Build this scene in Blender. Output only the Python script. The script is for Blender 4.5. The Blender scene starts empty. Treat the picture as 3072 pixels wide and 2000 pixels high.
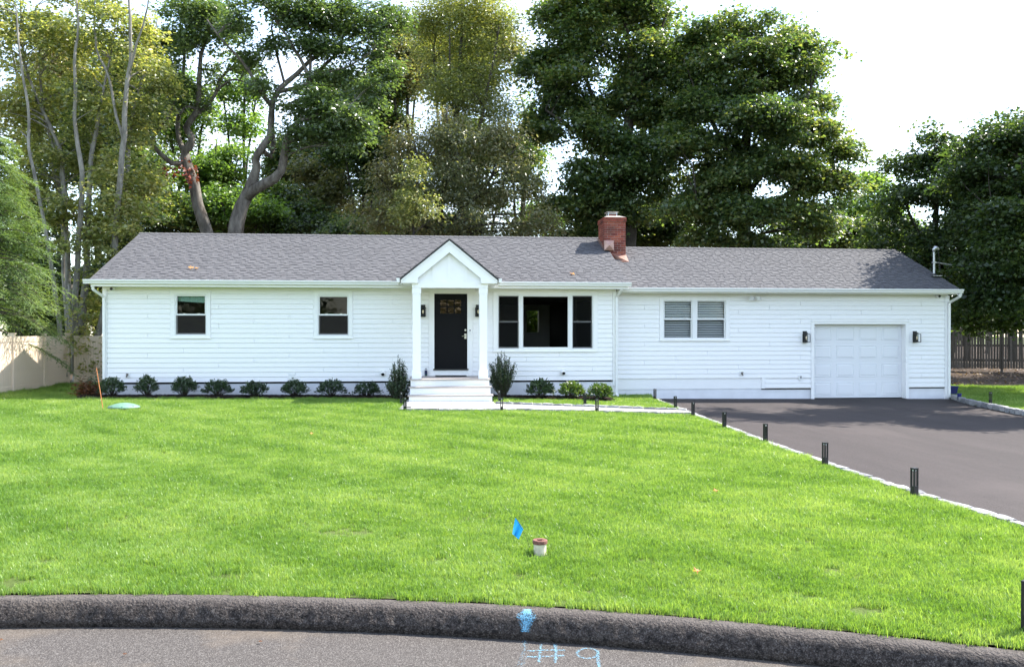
import bpy, bmesh, math, random
import numpy as np
from mathutils import Vector, Matrix, noise as mnoise

random.seed(7)
RNG = np.random.default_rng(11)
scene = bpy.context.scene
COL = scene.collection
R = math.radians

# ------------------------------------------------------------------ camera, sky, sun, exposure
FPX, U0, V0 = 2640.0, 1536.0, 1000.0            # focal length and centre in the photograph's pixels
YAW = math.atan(FPX / 27000.0)
CAM = Vector((0.0, -24.049, 1.70))
CS, SN = math.cos(YAW), math.sin(YAW)

cam_data = bpy.data.cameras.new('camera')
cam = bpy.data.objects.new('camera', cam_data)
COL.objects.link(cam)
cam.location = CAM
cam.rotation_euler = (R(90), 0, -YAW)
cam_data.sensor_width = 36.0
cam_data.lens = FPX / 3072.0 * 36.0
cam_data.clip_start = 0.1
cam_data.clip_end = 2000
scene.camera = cam

SUN_DIR = Vector((0.82, 0.31, 1.0)).normalized()   # towards the sun: behind the house, to the right
SUN_EL = math.asin(SUN_DIR.z)
SUN_AZ = math.atan2(SUN_DIR.x, SUN_DIR.y)

world = bpy.data.worlds.new('World')
scene.world = world
world.use_nodes = True
wn, wl = world.node_tree.nodes, world.node_tree.links
wn.clear()
w_out = wn.new('ShaderNodeOutputWorld')
w_bg = wn.new('ShaderNodeBackground')
w_bg.inputs['Strength'].default_value = 0.15
w_sky = wn.new('ShaderNodeTexSky')
w_sky.sky_type = 'NISHITA'
w_sky.sun_disc = False
w_sky.sun_elevation = SUN_EL
w_sky.sun_rotation = SUN_AZ
w_sky.altitude = 20
w_sky.air_density = 1.0
w_sky.dust_density = 0.6
w_sky.ozone_density = 1.0
# thin high cloud: whitish streaks mixed into the sky
w_tc = wn.new('ShaderNodeTexCoord')
w_map = wn.new('ShaderNodeMapping')
w_map.inputs['Scale'].default_value = (1.2, 1.6, 5.0)
w_noise = wn.new('ShaderNodeTexNoise')
w_noise.inputs['Scale'].default_value = 2.2
w_noise.inputs['Detail'].default_value = 7
w_noise.inputs['Roughness'].default_value = 0.6
w_ramp = wn.new('ShaderNodeMapRange')
w_ramp.inputs['From Min'].default_value = 0.42
w_ramp.inputs['From Max'].default_value = 0.72
w_ramp.inputs['To Min'].default_value = 0.10
w_ramp.inputs['To Max'].default_value = 0.65
w_mix = wn.new('ShaderNodeMix')
w_mix.data_type = 'RGBA'
w_mix.inputs['B'].default_value = (3.5, 3.35, 3.2, 1)
wl.new(w_tc.outputs['Generated'], w_map.inputs['Vector'])
wl.new(w_map.outputs['Vector'], w_noise.inputs['Vector'])
wl.new(w_noise.outputs['Fac'], w_ramp.inputs['Value'])
wl.new(w_ramp.outputs['Result'], w_mix.inputs['Factor'])
wl.new(w_sky.outputs['Color'], w_mix.inputs['A'])
wl.new(w_mix.outputs['Result'], w_bg.inputs['Color'])
wl.new(w_bg.outputs['Background'], w_out.inputs['Surface'])

sun_data = bpy.data.lights.new('sun', 'SUN')
sun_data.energy = 3.5
sun_data.angle = R(0.5)
sun_data.color = (1.0, 0.95, 0.87)
sun = bpy.data.objects.new('sun', sun_data)
COL.objects.link(sun)
sun.location = (20, 10, 30)
sun.rotation_euler = (-SUN_DIR).to_track_quat('-Z', 'Y').to_euler()

vs = scene.view_settings
scene.display_settings.display_device = 'sRGB'
vs.view_transform = 'Standard'
vs.look = 'None'
vs.exposure = 2.05
vs.gamma = 1.0
vs.use_curve_mapping = False
scene.cycles.max_bounces = 8
scene.cycles.diffuse_bounces = 4
scene.cycles.transparent_max_bounces = 12
scene.cycles.sample_clamp_indirect = 6.0

# ------------------------------------------------------------------ places: from a photograph pixel to a point at a known depth
def at(u, v, d):
    r = (u - U0) / FPX * d
    return Vector((CAM.x + r * CS + d * SN, CAM.y - r * SN + d * CS, CAM.z - (v - V0) / FPX * d))

def on_y(u, v, y):                              # on a plane parallel to the facade
    k = (u - U0) / FPX
    d = (y - CAM.y) / (CS - SN * k)
    return at(u, v, d)

def gz(x, y=0.0):                               # the plot falls a little to the right
    return -0.0075 * (max(-40.0, min(40.0, x)) + 3.0)

def on_ground(u, v, dz=0.0):
    z = 0.0
    for _ in range(6):
        d = FPX * (CAM.z - z) / (v - V0)
        p = at(u, v, d)
        z = gz(p.x) + dz
    return Vector((p.x, p.y, z))

# ------------------------------------------------------------------ object helpers
WLOC = {}

def thing(name, label, cat, loc=(0, 0, 0), group=None):
    o = bpy.data.objects.new(name, None)
    o.empty_display_size = 0.2
    COL.objects.link(o)
    o.location = loc
    WLOC[o.name] = Vector(loc)
    o['label'] = label
    o['category'] = cat
    if group:
        o['group'] = group
    return o

def tag(o, label=None, cat=None, group=None, kind=None):
    if label: o['label'] = label
    if cat: o['category'] = cat
    if group: o['group'] = group
    if kind: o['kind'] = kind
    return o

class MB:
    """collects polygons in world coordinates"""
    def __init__(self):
        self.v, self.f = [], []
    def add(self, verts, faces):
        n = len(self.v)
        self.v += [tuple(p) for p in verts]
        self.f += [tuple(i + n for i in f) for f in faces]
        return self
    def box(self, x0, x1, y0, y1, z0, z1):
        return self.add([(x0, y0, z0), (x1, y0, z0), (x1, y1, z0), (x0, y1, z0),
                         (x0, y0, z1), (x1, y0, z1), (x1, y1, z1), (x0, y1, z1)],
                        [(0, 3, 2, 1), (4, 5, 6, 7), (0, 1, 5, 4), (1, 2, 6, 5), (2, 3, 7, 6), (3, 0, 4, 7)])
    def quad(self, a, b, c, d):
        return self.add([a, b, c, d], [(0, 1, 2, 3)])
    def prism(self, poly, ext):
        """polygon (list of 3-D points) pushed along the vector ext"""
        n = len(poly)
        e = Vector(ext)
        pts = [Vector(p) for p in poly] + [Vector(p) + e for p in poly]
        fs = [tuple(range(n - 1, -1, -1)), tuple(range(n, 2 * n))]
        fs += [(i, (i + 1) % n, (i + 1) % n + n, i + n) for i in range(n)]
        return self.add(pts, fs)
    def tube(self, pts, radii, sides=8, cap=True):
        pts = [Vector(p) for p in pts]
        if not hasattr(radii, '__len__'):
            radii = [radii] * len(pts)
        rings = []
        up = Vector((0.13, 0.31, 0.94))
        for i, p in enumerate(pts):
            t = (pts[min(i + 1, len(pts) - 1)] - pts[max(i - 1, 0)])
            if t.length < 1e-9: t = Vector((0, 0, 1))
            t.normalize()
            a = t.cross(up)
            if a.length < 0.05: a = t.cross(Vector((1, 0, 0)))
            a.normalize()
            b = t.cross(a)
            rings.append([p + (a * math.cos(2 * math.pi * k / sides) + b * math.sin(2 * math.pi * k / sides)) * radii[i] for k in range(sides)])
        vs_ = [q for r_ in rings for q in r_]
        fs = []
        for i in range(len(rings) - 1):
            for k in range(sides):
                k2 = (k + 1) % sides
                fs.append((i * sides + k, i * sides + k2, (i + 1) * sides + k2, (i + 1) * sides + k))
        if cap:
            fs.append(tuple(range(sides - 1, -1, -1)))
            fs.append(tuple((len(rings) - 1) * sides + k for k in range(sides)))
        return self.add(vs_, fs)
    def lathe(self, c, prof, n=24):
        """prof: list of (radius, z) turned about the vertical axis through c"""
        vs_ = []
        for r_, z in prof:
            vs_ += [(c[0] + r_ * math.cos(2 * math.pi * k / n), c[1] + r_ * math.sin(2 * math.pi * k / n), c[2] + z) for k in range(n)]
        fs = []
        for i in range(len(prof) - 1):
            for k in range(n):
                k2 = (k + 1) % n
                fs.append((i * n + k, i * n + k2, (i + 1) * n + k2, (i + 1) * n + k))
        fs.append(tuple(range(n - 1, -1, -1)))
        fs.append(tuple((len(prof) - 1) * n + k for k in range(n)))
        return self.add(vs_, fs)
    def build(self, name, mat, parent=None, smooth=False, kind=None):
        off = WLOC[parent.name] if parent is not None else Vector((0, 0, 0))
        me = bpy.data.meshes.new(name)
        me.from_pydata([(p[0] - off.x, p[1] - off.y, p[2] - off.z) for p in self.v], [], self.f)
        me.materials.append(mat)
        if smooth:
            me.polygons.foreach_set('use_smooth', [True] * len(me.polygons))
        me.update()
        o = bpy.data.objects.new(name, me)
        COL.objects.link(o)
        if parent is not None:
            o.parent = parent
        WLOC[o.name] = off.copy()
        if kind: o['kind'] = kind
        return o

def piece(name, me, parent, loc, rot=(0, 0, 0), scale=(1, 1, 1)):
    o = bpy.data.objects.new(name, me)
    COL.objects.link(o)
    off = WLOC[parent.name]
    o.parent = parent
    o.location = Vector(loc) - off
    o.rotation_euler = rot
    o.scale = scale
    WLOC[o.name] = Vector(loc)
    return o

def copy_tree(o, parent=None):
    c = o.copy()
    COL.objects.link(c)
    if parent is not None:
        c.parent = parent
    for ch in [q for q in bpy.data.objects if q.parent == o]:
        copy_tree(ch, c)
    return c

def fast_mesh(name, verts, tris, mat, smooth=False):
    """numpy arrays -> mesh of triangles"""
    me = bpy.data.meshes.new(name)
    nv, nt = len(verts), len(tris)
    me.vertices.add(nv)
    me.vertices.foreach_set('co', np.ascontiguousarray(verts, dtype=np.float32).ravel())
    me.loops.add(nt * 3)
    me.loops.foreach_set('vertex_index', np.ascontiguousarray(tris, dtype=np.int32).ravel())
    me.polygons.add(nt)
    me.polygons.foreach_set('loop_start', np.arange(0, nt * 3, 3, dtype=np.int32))
    if smooth:
        me.polygons.foreach_set('use_smooth', np.ones(nt, dtype=bool))
    me.materials.append(mat)
    me.update(calc_edges=True)
    return me

def chamfer_box(name, sx, sy, sz, b, mat, jitter=0.0, cuts=0, seed=0, smooth=False):
    """a block centred on its base, edges broken, optionally uneven"""
    bm = bmesh.new()
    bmesh.ops.create_cube(bm, size=1)
    for v in bm.verts:
        v.co = Vector((v.co.x * sx, v.co.y * sy, (v.co.z + 0.5) * sz))
    if cuts:
        bmesh.ops.subdivide_edges(bm, edges=bm.edges[:], cuts=cuts, use_grid_fill=True)
    if b:
        ed = [e for e in bm.edges if e.calc_face_angle(0) > 0.7]
        bmesh.ops.bevel(bm, geom=ed, offset=b, segments=1, affect='EDGES')
    if jitter:
        rr = random.Random(seed)
        for v in bm.verts:
            v.co += Vector((rr.uniform(-1, 1), rr.uniform(-1, 1), rr.uniform(-1, 1))) * jitter
    me = bpy.data.meshes.new(name)
    bm.to_mesh(me)
    bm.free()
    me.materials.append(mat)
    if smooth:
        me.polygons.foreach_set('use_smooth', [True] * len(me.polygons))
    return me

# ------------------------------------------------------------------ materials
def srgb(r, g, b):
    f = lambda c: (c / 255 / 12.92) if c <= 10 else ((c / 255 + 0.055) / 1.055) ** 2.4
    return (f(r), f(g), f(b), 1)

def new_mat(name):
    m = bpy.data.materials.new(name)
    m.use_nodes = True
    nt = m.node_tree
    bsdf = nt.nodes['Principled BSDF']
    return m, nt.nodes, nt.links, bsdf

def simple(name, col, rough=0.5, spec=0.4, metal=0.0, var=0.0, scale=8.0, bump=0.0, bscale=60.0, dirt=None):
    m, n, l, b = new_mat(name)
    b.inputs['Roughness'].default_value = rough
    b.inputs['Specular IOR Level'].default_value = spec
    b.inputs['Metallic'].default_value = metal
    c = (*col[:3], 1)
    tc = n.new('ShaderNodeTexCoord')
    if var > 0:
        no = n.new('ShaderNodeTexNoise')
        no.inputs['Scale'].default_value = scale
        no.inputs['Detail'].default_value = 6
        mx = n.new('ShaderNodeMix'); mx.data_type = 'RGBA'
        d = dirt if dirt else tuple(x * (1 - var) for x in col[:3])
        mx.inputs['A'].default_value = (*d[:3], 1)
        mx.inputs['B'].default_value = tuple(min(1, x * (1 + var * 0.4)) for x in col[:3]) + (1,)
        mr = n.new('ShaderNodeMapRange')
        mr.inputs['From Min'].default_value = 0.3; mr.inputs['From Max'].default_value = 0.65
        l.new(tc.outputs['Object'], no.inputs['Vector'])
        l.new(no.outputs['Fac'], mr.inputs['Value'])
        l.new(mr.outputs['Result'], mx.inputs['Factor'])
        l.new(mx.outputs['Result'], b.inputs['Base Color'])
    else:
        b.inputs['Base Color'].default_value = c
    if bump > 0:
        nb = n.new('ShaderNodeTexNoise')
        nb.inputs['Scale'].default_value = bscale
        nb.inputs['Detail'].default_value = 5
        bp = n.new('ShaderNodeBump')
        bp.inputs['Strength'].default_value = bump
        bp.inputs['Distance'].default_value = 0.01
        l.new(tc.outputs['Object'], nb.inputs['Vector'])
        l.new(nb.outputs['Fac'], bp.inputs['Height'])
        l.new(bp.outputs['Normal'], b.inputs['Normal'])
    return m

def per_piece(name, cols, rough=0.8, grain=0.25, gscale=60.0, bump=0.3, spec=0.3, stain=None, stain_scale=1.0):
    """colour chosen per piece (object and island), with fine grain"""
    m, n, l, b = new_mat(name)
    b.inputs['Roughness'].default_value = rough
    b.inputs['Specular IOR Level'].default_value = spec
    oi = n.new('ShaderNodeObjectInfo'); ge = n.new('ShaderNodeNewGeometry')
    ad = n.new('ShaderNodeMath'); ad.operation = 'ADD'
    fr = n.new('ShaderNodeMath'); fr.operation = 'FRACT'
    l.new(oi.outputs['Random'], ad.inputs[0]); l.new(ge.outputs['Random Per Island'], ad.inputs[1])
    l.new(ad.outputs[0], fr.inputs[0])
    cr = n.new('ShaderNodeValToRGB')
    el = cr.color_ramp.elements
    el[0].position = 0; el[0].color = (*cols[0][:3], 1)
    el[1].position = 1; el[1].color = (*cols[-1][:3], 1)
    for i, c in enumerate(cols[1:-1]):
        e = el.new((i + 1) / (len(cols) - 1)); e.color = (*c[:3], 1)
    l.new(fr.outputs[0], cr.inputs['Fac'])
    no = n.new('ShaderNodeTexNoise'); no.inputs['Scale'].default_value = gscale; no.inputs['Detail'].default_value = 5
    l.new(ge.outputs['Position'], no.inputs['Vector'])
    mr = n.new('ShaderNodeMapRange')
    mr.inputs['From Min'].default_value = 0.3; mr.inputs['From Max'].default_value = 0.7
    mr.inputs['To Min'].default_value = 1 - grain; mr.inputs['To Max'].default_value = 1 + grain
    l.new(no.outputs['Fac'], mr.inputs['Value'])
    hs = n.new('ShaderNodeVectorMath'); hs.operation = 'SCALE'
    l.new(cr.outputs['Color'], hs.inputs[0]); l.new(mr.outputs['Result'], hs.inputs['Scale'])
    last = hs.outputs[0]
    if stain:
        n2 = n.new('ShaderNodeTexNoise'); n2.inputs['Scale'].default_value = stain_scale; n2.inputs['Detail'].default_value = 4
        l.new(ge.outputs['Position'], n2.inputs['Vector'])
        m2 = n.new('ShaderNodeMapRange'); m2.inputs['From Min'].default_value = 0.45; m2.inputs['From Max'].default_value = 0.75
        m2.inputs['To Max'].default_value = 0.6
        l.new(n2.outputs['Fac'], m2.inputs['Value'])
        mx = n.new('ShaderNodeMix'); mx.data_type = 'RGBA'
        mx.inputs['B'].default_value = (*stain[:3], 1)
        l.new(m2.outputs['Result'], mx.inputs['Factor']); l.new(last, mx.inputs['A'])
        last = mx.outputs['Result']
    l.new(last, b.inputs['Base Color'])
    if bump:
        bp = n.new('ShaderNodeBump'); bp.inputs['Strength'].default_value = bump; bp.inputs['Distance'].default_value = 0.006
        l.new(no.outputs['Fac'], bp.inputs['Height']); l.new(bp.outputs['Normal'], b.inputs['Normal'])
    return m

def leaf_mat(name, cols, trans=0.42, gloss=0.35, rough=0.38, patch=None, patch_scale=0.35):
    m, n, l, b = new_mat(name)
    ge = n.new('ShaderNodeNewGeometry')
    cr = n.new('ShaderNodeValToRGB')
    el = cr.color_ramp.elements
    el[0].color = (*cols[0][:3], 1); el[1].color = (*cols[-1][:3], 1)
    for i, c in enumerate(cols[1:-1]):
        e = el.new((i + 1) / (len(cols) - 1)); e.color = (*c[:3], 1)
    no = n.new('ShaderNodeTexNoise'); no.inputs['Scale'].default_value = patch_scale; no.inputs['Detail'].default_value = 3
    l.new(ge.outputs['Position'], no.inputs['Vector'])
    ad = n.new('ShaderNodeMath'); ad.operation = 'MULTIPLY_ADD'
    ad.inputs[1].default_value = 1.4; ad.inputs[2].default_value = -0.7
    l.new(no.outputs['Fac'], ad.inputs[0])
    ad2 = n.new('ShaderNodeMath'); ad2.operation = 'ADD'; ad2.use_clamp = True
    l.new(ge.outputs['Random Per Island'], ad2.inputs[0]); l.new(ad.outputs[0], ad2.inputs[1])
    l.new(ad2.outputs[0], cr.inputs['Fac'])
    l.new(cr.outputs['Color'], b.inputs['Base Color'])
    b.inputs['Roughness'].default_value = rough
    b.inputs['Specular IOR Level'].default_value = gloss
    tr = n.new('ShaderNodeBsdfTranslucent')
    sc = n.new('ShaderNodeMix'); sc.data_type = 'RGBA'; sc.blend_type = 'MULTIPLY'
    sc.inputs['Factor'].default_value = 1.0
    sc.inputs['B'].default_value = (2.5, 2.5, 1.0, 1)
    l.new(cr.outputs['Color'], sc.inputs['A']); l.new(sc.outputs['Result'], tr.inputs['Color'])
    ms = n.new('ShaderNodeMixShader'); ms.inputs[0].default_value = trans
    out = n['Material Output']
    l.new(b.outputs['BSDF'], ms.inputs[1]); l.new(tr.outputs['BSDF'], ms.inputs[2])
    l.new(ms.outputs['Shader'], out.inputs['Surface'])
    return m

M = {}
M['siding'] = simple('white_siding_paint', (0.86, 0.848, 0.835), 0.45, 0.35, var=0.025, scale=3.0, bump=0.05, bscale=90)
M['trim'] = simple('white_trim_paint', (0.865, 0.855, 0.84), 0.4, 0.4, var=0.02, scale=4.0)
M['vinyl'] = simple('white_vinyl', (0.80, 0.80, 0.79), 0.3, 0.45)
M['gutter'] = simple('white_gutter_metal', (0.80, 0.80, 0.78), 0.28, 0.5)
M['stucco'] = simple('painted_foundation', (0.74, 0.74, 0.76), 0.8, 0.2, var=0.08, scale=2.5, bump=0.35, bscale=45)
M['dark_gap'] = simple('dark_gap', (0.012, 0.012, 0.013), 0.9, 0.1)
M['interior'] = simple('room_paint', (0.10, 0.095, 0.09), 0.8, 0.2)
M['black_metal'] = simple('black_powder_coat', (0.012, 0.012, 0.013), 0.42, 0.4)
M['door'] = simple('black_door_paint', (0.006, 0.006, 0.007), 0.6, 0.12)
M['nickel'] = simple('brushed_nickel', (0.62, 0.58, 0.53), 0.28, 0.5, metal=1.0)
M['deck'] = simple('composite_decking', (0.40, 0.355, 0.33), 0.6, 0.3, var=0.1, scale=12)
M['mat'] = simple('black_rubber', (0.012, 0.012, 0.012), 0.9, 0.1)
M['shingle'] = per_piece('asphalt_shingle', [(0.082, 0.081, 0.086), (0.092, 0.091, 0.096), (0.102, 0.101, 0.106), (0.087, 0.086, 0.091)], 0.9, 0.22, 160, 0.4, 0.15, stain=(0.098, 0.097, 0.102), stain_scale=0.5)
M['brick'] = per_piece('chimney_brick', [(0.22, 0.05, 0.032), (0.30, 0.08, 0.05), (0.17, 0.04, 0.03), (0.36, 0.11, 0.065), (0.10, 0.03, 0.026)], 0.85, 0.3, 70, 0.5, 0.2, stain=(0.03, 0.02, 0.02), stain_scale=2.2)
M['mortar'] = simple('mortar', (0.36, 0.32, 0.30), 0.9, 0.1, var=0.35, scale=20)
M['cement'] = simple('cement_crown', (0.34, 0.31, 0.28), 0.9, 0.1, var=0.2, scale=15)
M['copper'] = simple('new_copper', (0.40, 0.25, 0.20), 0.45, 0.5, metal=0.75, var=0.18, scale=9)
M['galv'] = simple('galvanised_steel', (0.55, 0.56, 0.57), 0.4, 0.5, metal=0.8, var=0.15, scale=14)
M['stone'] = per_piece('granite_block', [(0.1500, 0.1500, 0.1570), (0.2550, 0.2507, 0.2465), (0.3230, 0.3145, 0.3060), (0.2210, 0.2253, 0.2295)], 0.85, 0.4, 45, 0.8, 0.25)
M['paver'] = per_piece('bluestone_slab', [(0.2664, 0.2738, 0.2664), (0.3182, 0.3108, 0.2886), (0.2886, 0.2960, 0.2960), (0.3330, 0.3182, 0.2812)], 0.8, 0.08, 12, 0.1, 0.2, stain=(0.2960, 0.2516, 0.1924), stain_scale=1.4)
M['fence_vinyl'] = simple('tan_vinyl', (0.70, 0.57, 0.44), 0.45, 0.35, var=0.05, scale=3)
M['fence_wood'] = per_piece('weathered_picket', [(0.07, 0.06, 0.05), (0.10, 0.085, 0.07), (0.13, 0.11, 0.095)], 0.9, 0.3, 30, 0.4, 0.1)
M['mulch'] = per_piece('dark_mulch', [(0.008, 0.005, 0.0045), (0.018, 0.011, 0.009), (0.03, 0.018, 0.014)], 0.95, 0.5, 60, 1.0, 0.1)
M['flag'] = None

def asphalt(name, col, speck, rough=0.9, scale=220.0, bump=0.6, bdist=0.006, sand=None, sandscale=0.8, pits=0.0):
    m, n, l, b = new_mat(name)
    b.inputs['Roughness'].default_value = rough
    b.inputs['Specular IOR Level'].default_value = 0.25
    ge = n.new('ShaderNodeNewGeometry')
    vo = n.new('ShaderNodeTexVoronoi'); vo.inputs['Scale'].default_value = scale
    l.new(ge.outputs['Position'], vo.inputs['Vector'])
    bw = n.new('ShaderNodeRGBToBW'); l.new(vo.outputs['Color'], bw.inputs['Color'])
    cr = n.new('ShaderNodeValToRGB')
    cr.color_ramp.elements[0].position = 0.2; cr.color_ramp.elements[0].color = tuple(c * 0.55 for c in col) + (1,)
    cr.color_ramp.elements[1].position = 0.85; cr.color_ramp.elements[1].color = (*speck, 1)
    e = cr.color_ramp.elements.new(0.6); e.color = (*col, 1)
    l.new(bw.outputs['Val'], cr.inputs['Fac'])
    n2 = n.new('ShaderNodeTexNoise'); n2.inputs['Scale'].default_value = sandscale; n2.inputs['Detail'].default_value = 6; n2.inputs['Roughness'].default_value = 0.65
    l.new(ge.outputs['Position'], n2.inputs['Vector'])
    last = cr.outputs['Color']
    mx = n.new('ShaderNodeMix'); mx.data_type = 'RGBA'
    mr = n.new('ShaderNodeMapRange'); mr.inputs['From Min'].default_value = 0.52; mr.inputs['From Max'].default_value = 0.75; mr.inputs['To Max'].default_value = 0.75
    l.new(n2.outputs['Fac'], mr.inputs['Value']); l.new(mr.outputs['Result'], mx.inputs['Factor'])
    l.new(last, mx.inputs['A'])
    mx.inputs['B'].default_value = (*(sand if sand else tuple(c * 1.25 for c in col)), 1)
    l.new(mx.outputs['Result'], b.inputs['Base Color'])
    bp = n.new('ShaderNodeBump'); bp.inputs['Strength'].default_value = bump; bp.inputs['Distance'].default_value = bdist
    n3 = n.new('ShaderNodeTexNoise'); n3.inputs['Scale'].default_value = scale * 0.45; n3.inputs['Detail'].default_value = 4
    l.new(ge.outputs['Position'], n3.inputs['Vector'])
    l.new(n3.outputs['Fac'], bp.inputs['Height']); l.new(bp.outputs['Normal'], b.inputs['Normal'])
    return m

M['road'] = asphalt('road_asphalt', (0.0656, 0.0576, 0.0520), (0.1440, 0.1320, 0.1200), sand=(0.1360, 0.1080, 0.0800), sandscale=0.9)
M['drive'] = asphalt('driveway_asphalt', (0.0410, 0.0325, 0.0310), (0.0600, 0.0505, 0.0485), scale=240, bump=0.4, sand=(0.0550, 0.0445, 0.0418), sandscale=0.45)
dn, dl_ = M['drive'].node_tree.nodes, M['drive'].node_tree.links
dg = dn.new('ShaderNodeNewGeometry'); dm = dn.new('ShaderNodeMapping'); dm.inputs['Scale'].default_value = (1.6, .16, 1)
dq_ = dn.new('ShaderNodeTexNoise'); dq_.inputs['Scale'].default_value = 1.0; dq_.inputs['Detail'].default_value = 7; dq_.inputs['Roughness'].default_value = .68
dl_.new(dg.outputs['Position'], dm.inputs['Vector']); dl_.new(dm.outputs['Vector'], dq_.inputs['Vector'])
dr_ = dn.new('ShaderNodeMapRange'); dr_.inputs['From Min'].default_value = .3; dr_.inputs['From Max'].default_value = .7; dr_.inputs['To Min'].default_value = .80; dr_.inputs['To Max'].default_value = 1.22
dl_.new(dq_.outputs['Fac'], dr_.inputs['Value'])
dsrc = dn['Principled BSDF'].inputs['Base Color'].links[0].from_socket
dsc = dn.new('ShaderNodeVectorMath'); dsc.operation = 'SCALE'
dl_.new(dsrc, dsc.inputs[0]); dl_.new(dr_.outputs['Result'], dsc.inputs['Scale']); dl_.new(dsc.outputs[0], dn['Principled BSDF'].inputs['Base Color'])
M['kerb'] = asphalt('kerb_asphalt', (0.056, 0.045, 0.039), (0.12, 0.105, 0.092), scale=150, bump=1.0, bdist=0.02, sand=(0.10, 0.082, 0.066), sandscale=1.4)

def glass_mat(name, refl=0.10, tint=(0.86, 0.89, 0.88), wav=0.02, wscale=2.2):
    m, n, l, b = new_mat(name)
    n.remove(b)
    out = n['Material Output']
    tr = n.new('ShaderNodeBsdfTransparent'); tr.inputs['Color'].default_value = (*tint, 1)
    gl = n.new('ShaderNodeBsdfGlossy'); gl.inputs['Roughness'].default_value = 0.02
    gl.inputs['Color'].default_value = (1, 1, 1, 1)
    lw = n.new('ShaderNodeLayerWeight'); lw.inputs['Blend'].default_value = refl
    ms = n.new('ShaderNodeMixShader')
    l.new(lw.outputs['Fresnel'], ms.inputs[0]); l.new(tr.outputs[0], ms.inputs[1]); l.new(gl.outputs[0], ms.inputs[2])
    ge = n.new('ShaderNodeNewGeometry'); no = n.new('ShaderNodeTexNoise')
    no.inputs['Scale'].default_value = wscale; no.inputs['Detail'].default_value = 2
    bp = n.new('ShaderNodeBump'); bp.inputs['Strength'].default_value = 0.35; bp.inputs['Distance'].default_value = wav
    l.new(ge.outputs['Position'], no.inputs['Vector']); l.new(no.outputs['Fac'], bp.inputs['Height'])
    l.new(bp.outputs['Normal'], gl.inputs['Normal'])
    l.new(ms.outputs[0], out.inputs['Surface'])
    return m
M['glass'] = glass_mat('window_glass', 0.26, wav=0.010)
M['glass_dark'] = glass_mat('dark_window_glass', 0.06, (0.62, 0.64, 0.64), wav=0.004)
M['door_glass'] = glass_mat('door_glass', 0.42, (0.5, 0.45, 0.4), wav=0.012, wscale=9)
M['door_glass'].node_tree.nodes['Glossy BSDF'].inputs['Color'].default_value = (.85, .60, .42, 1)
M['screen'] = simple('insect_screen', (0.010, 0.010, 0.011), 0.75, 0.15)
M['lamp_glass'] = glass_mat('lamp_glass', 0.15, (0.92, 0.93, 0.93), wav=0.0)
M['bulb'] = simple('clear_bulb', (0.75, 0.62, 0.42), 0.15, 0.6)

# foliage
M['lf_beech'] = leaf_mat('beech_leaf', [(0.085, 0.11, 0.045), (0.16, 0.19, 0.07), (0.25, 0.26, 0.115), (0.30, 0.27, 0.12)], 0.42, 0.7, 0.36)
M['lf_oak'] = leaf_mat('oak_leaf', [(0.045, 0.075, 0.034), (0.075, 0.118, 0.048), (0.13, 0.175, 0.072)], 0.38, 0.9, 0.30)
M['lf_olive'] = leaf_mat('cherry_leaf', [(0.07, 0.09, 0.045), (0.12, 0.135, 0.065), (0.19, 0.19, 0.10), (0.17, 0.14, 0.07)], 0.36, 0.8, 0.36)
M['lf_gold'] = leaf_mat('yellowing_leaf', [(0.085, 0.115, 0.045), (0.15, 0.175, 0.065), (0.22, 0.215, 0.08)], 0.42, 0.75, 0.36)
M['lf_maple'] = leaf_mat('maple_leaf', [(0.032, 0.060, 0.028), (0.058, 0.098, 0.038), (0.10, 0.145, 0.05), (0.15, 0.16, 0.055)], 0.42, 0.8, 0.36)
M['lf_dark'] = leaf_mat('dark_maple_leaf', [(0.022, 0.042, 0.018), (0.042, 0.074, 0.025), (0.075, 0.105, 0.032)], 0.38, 0.6, 0.40)
M['lf_bright'] = leaf_mat('bright_leaf', [(0.058, 0.111, 0.026), (0.091, 0.156, 0.039), (0.130, 0.195, 0.052)], 0.45, 0.4, 0.4)
M['lf_hemlock'] = leaf_mat('hemlock_needle', [(0.05, 0.09, 0.035), (0.10, 0.155, 0.06), (0.17, 0.225, 0.095)], 0.32, 0.3, 0.5)
M['lf_shrub'] = leaf_mat('holly_leaf', [(0.014, 0.030, 0.013), (0.028, 0.055, 0.02), (0.05, 0.085, 0.03)], 0.2, 0.7, 0.32)
M['lf_shrub_pale'] = leaf_mat('rhododendron_leaf', [(0.024, 0.054, 0.014), (0.054, 0.102, 0.024), (0.102, 0.144, 0.036)], 0.3, 0.5, 0.35)  # a lighter green than the holly leaf
M['lf_rust'] = leaf_mat('rusty_leaf', [(0.100, 0.045, 0.025), (0.160, 0.070, 0.035), (0.080, 0.030, 0.020)], 0.3, 0.3, 0.5)
M['lf_red'] = leaf_mat('dead_red_leaf', [(0.11, 0.03, 0.022), (0.17, 0.045, 0.03)], 0.25, 0.2, 0.5)

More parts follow.
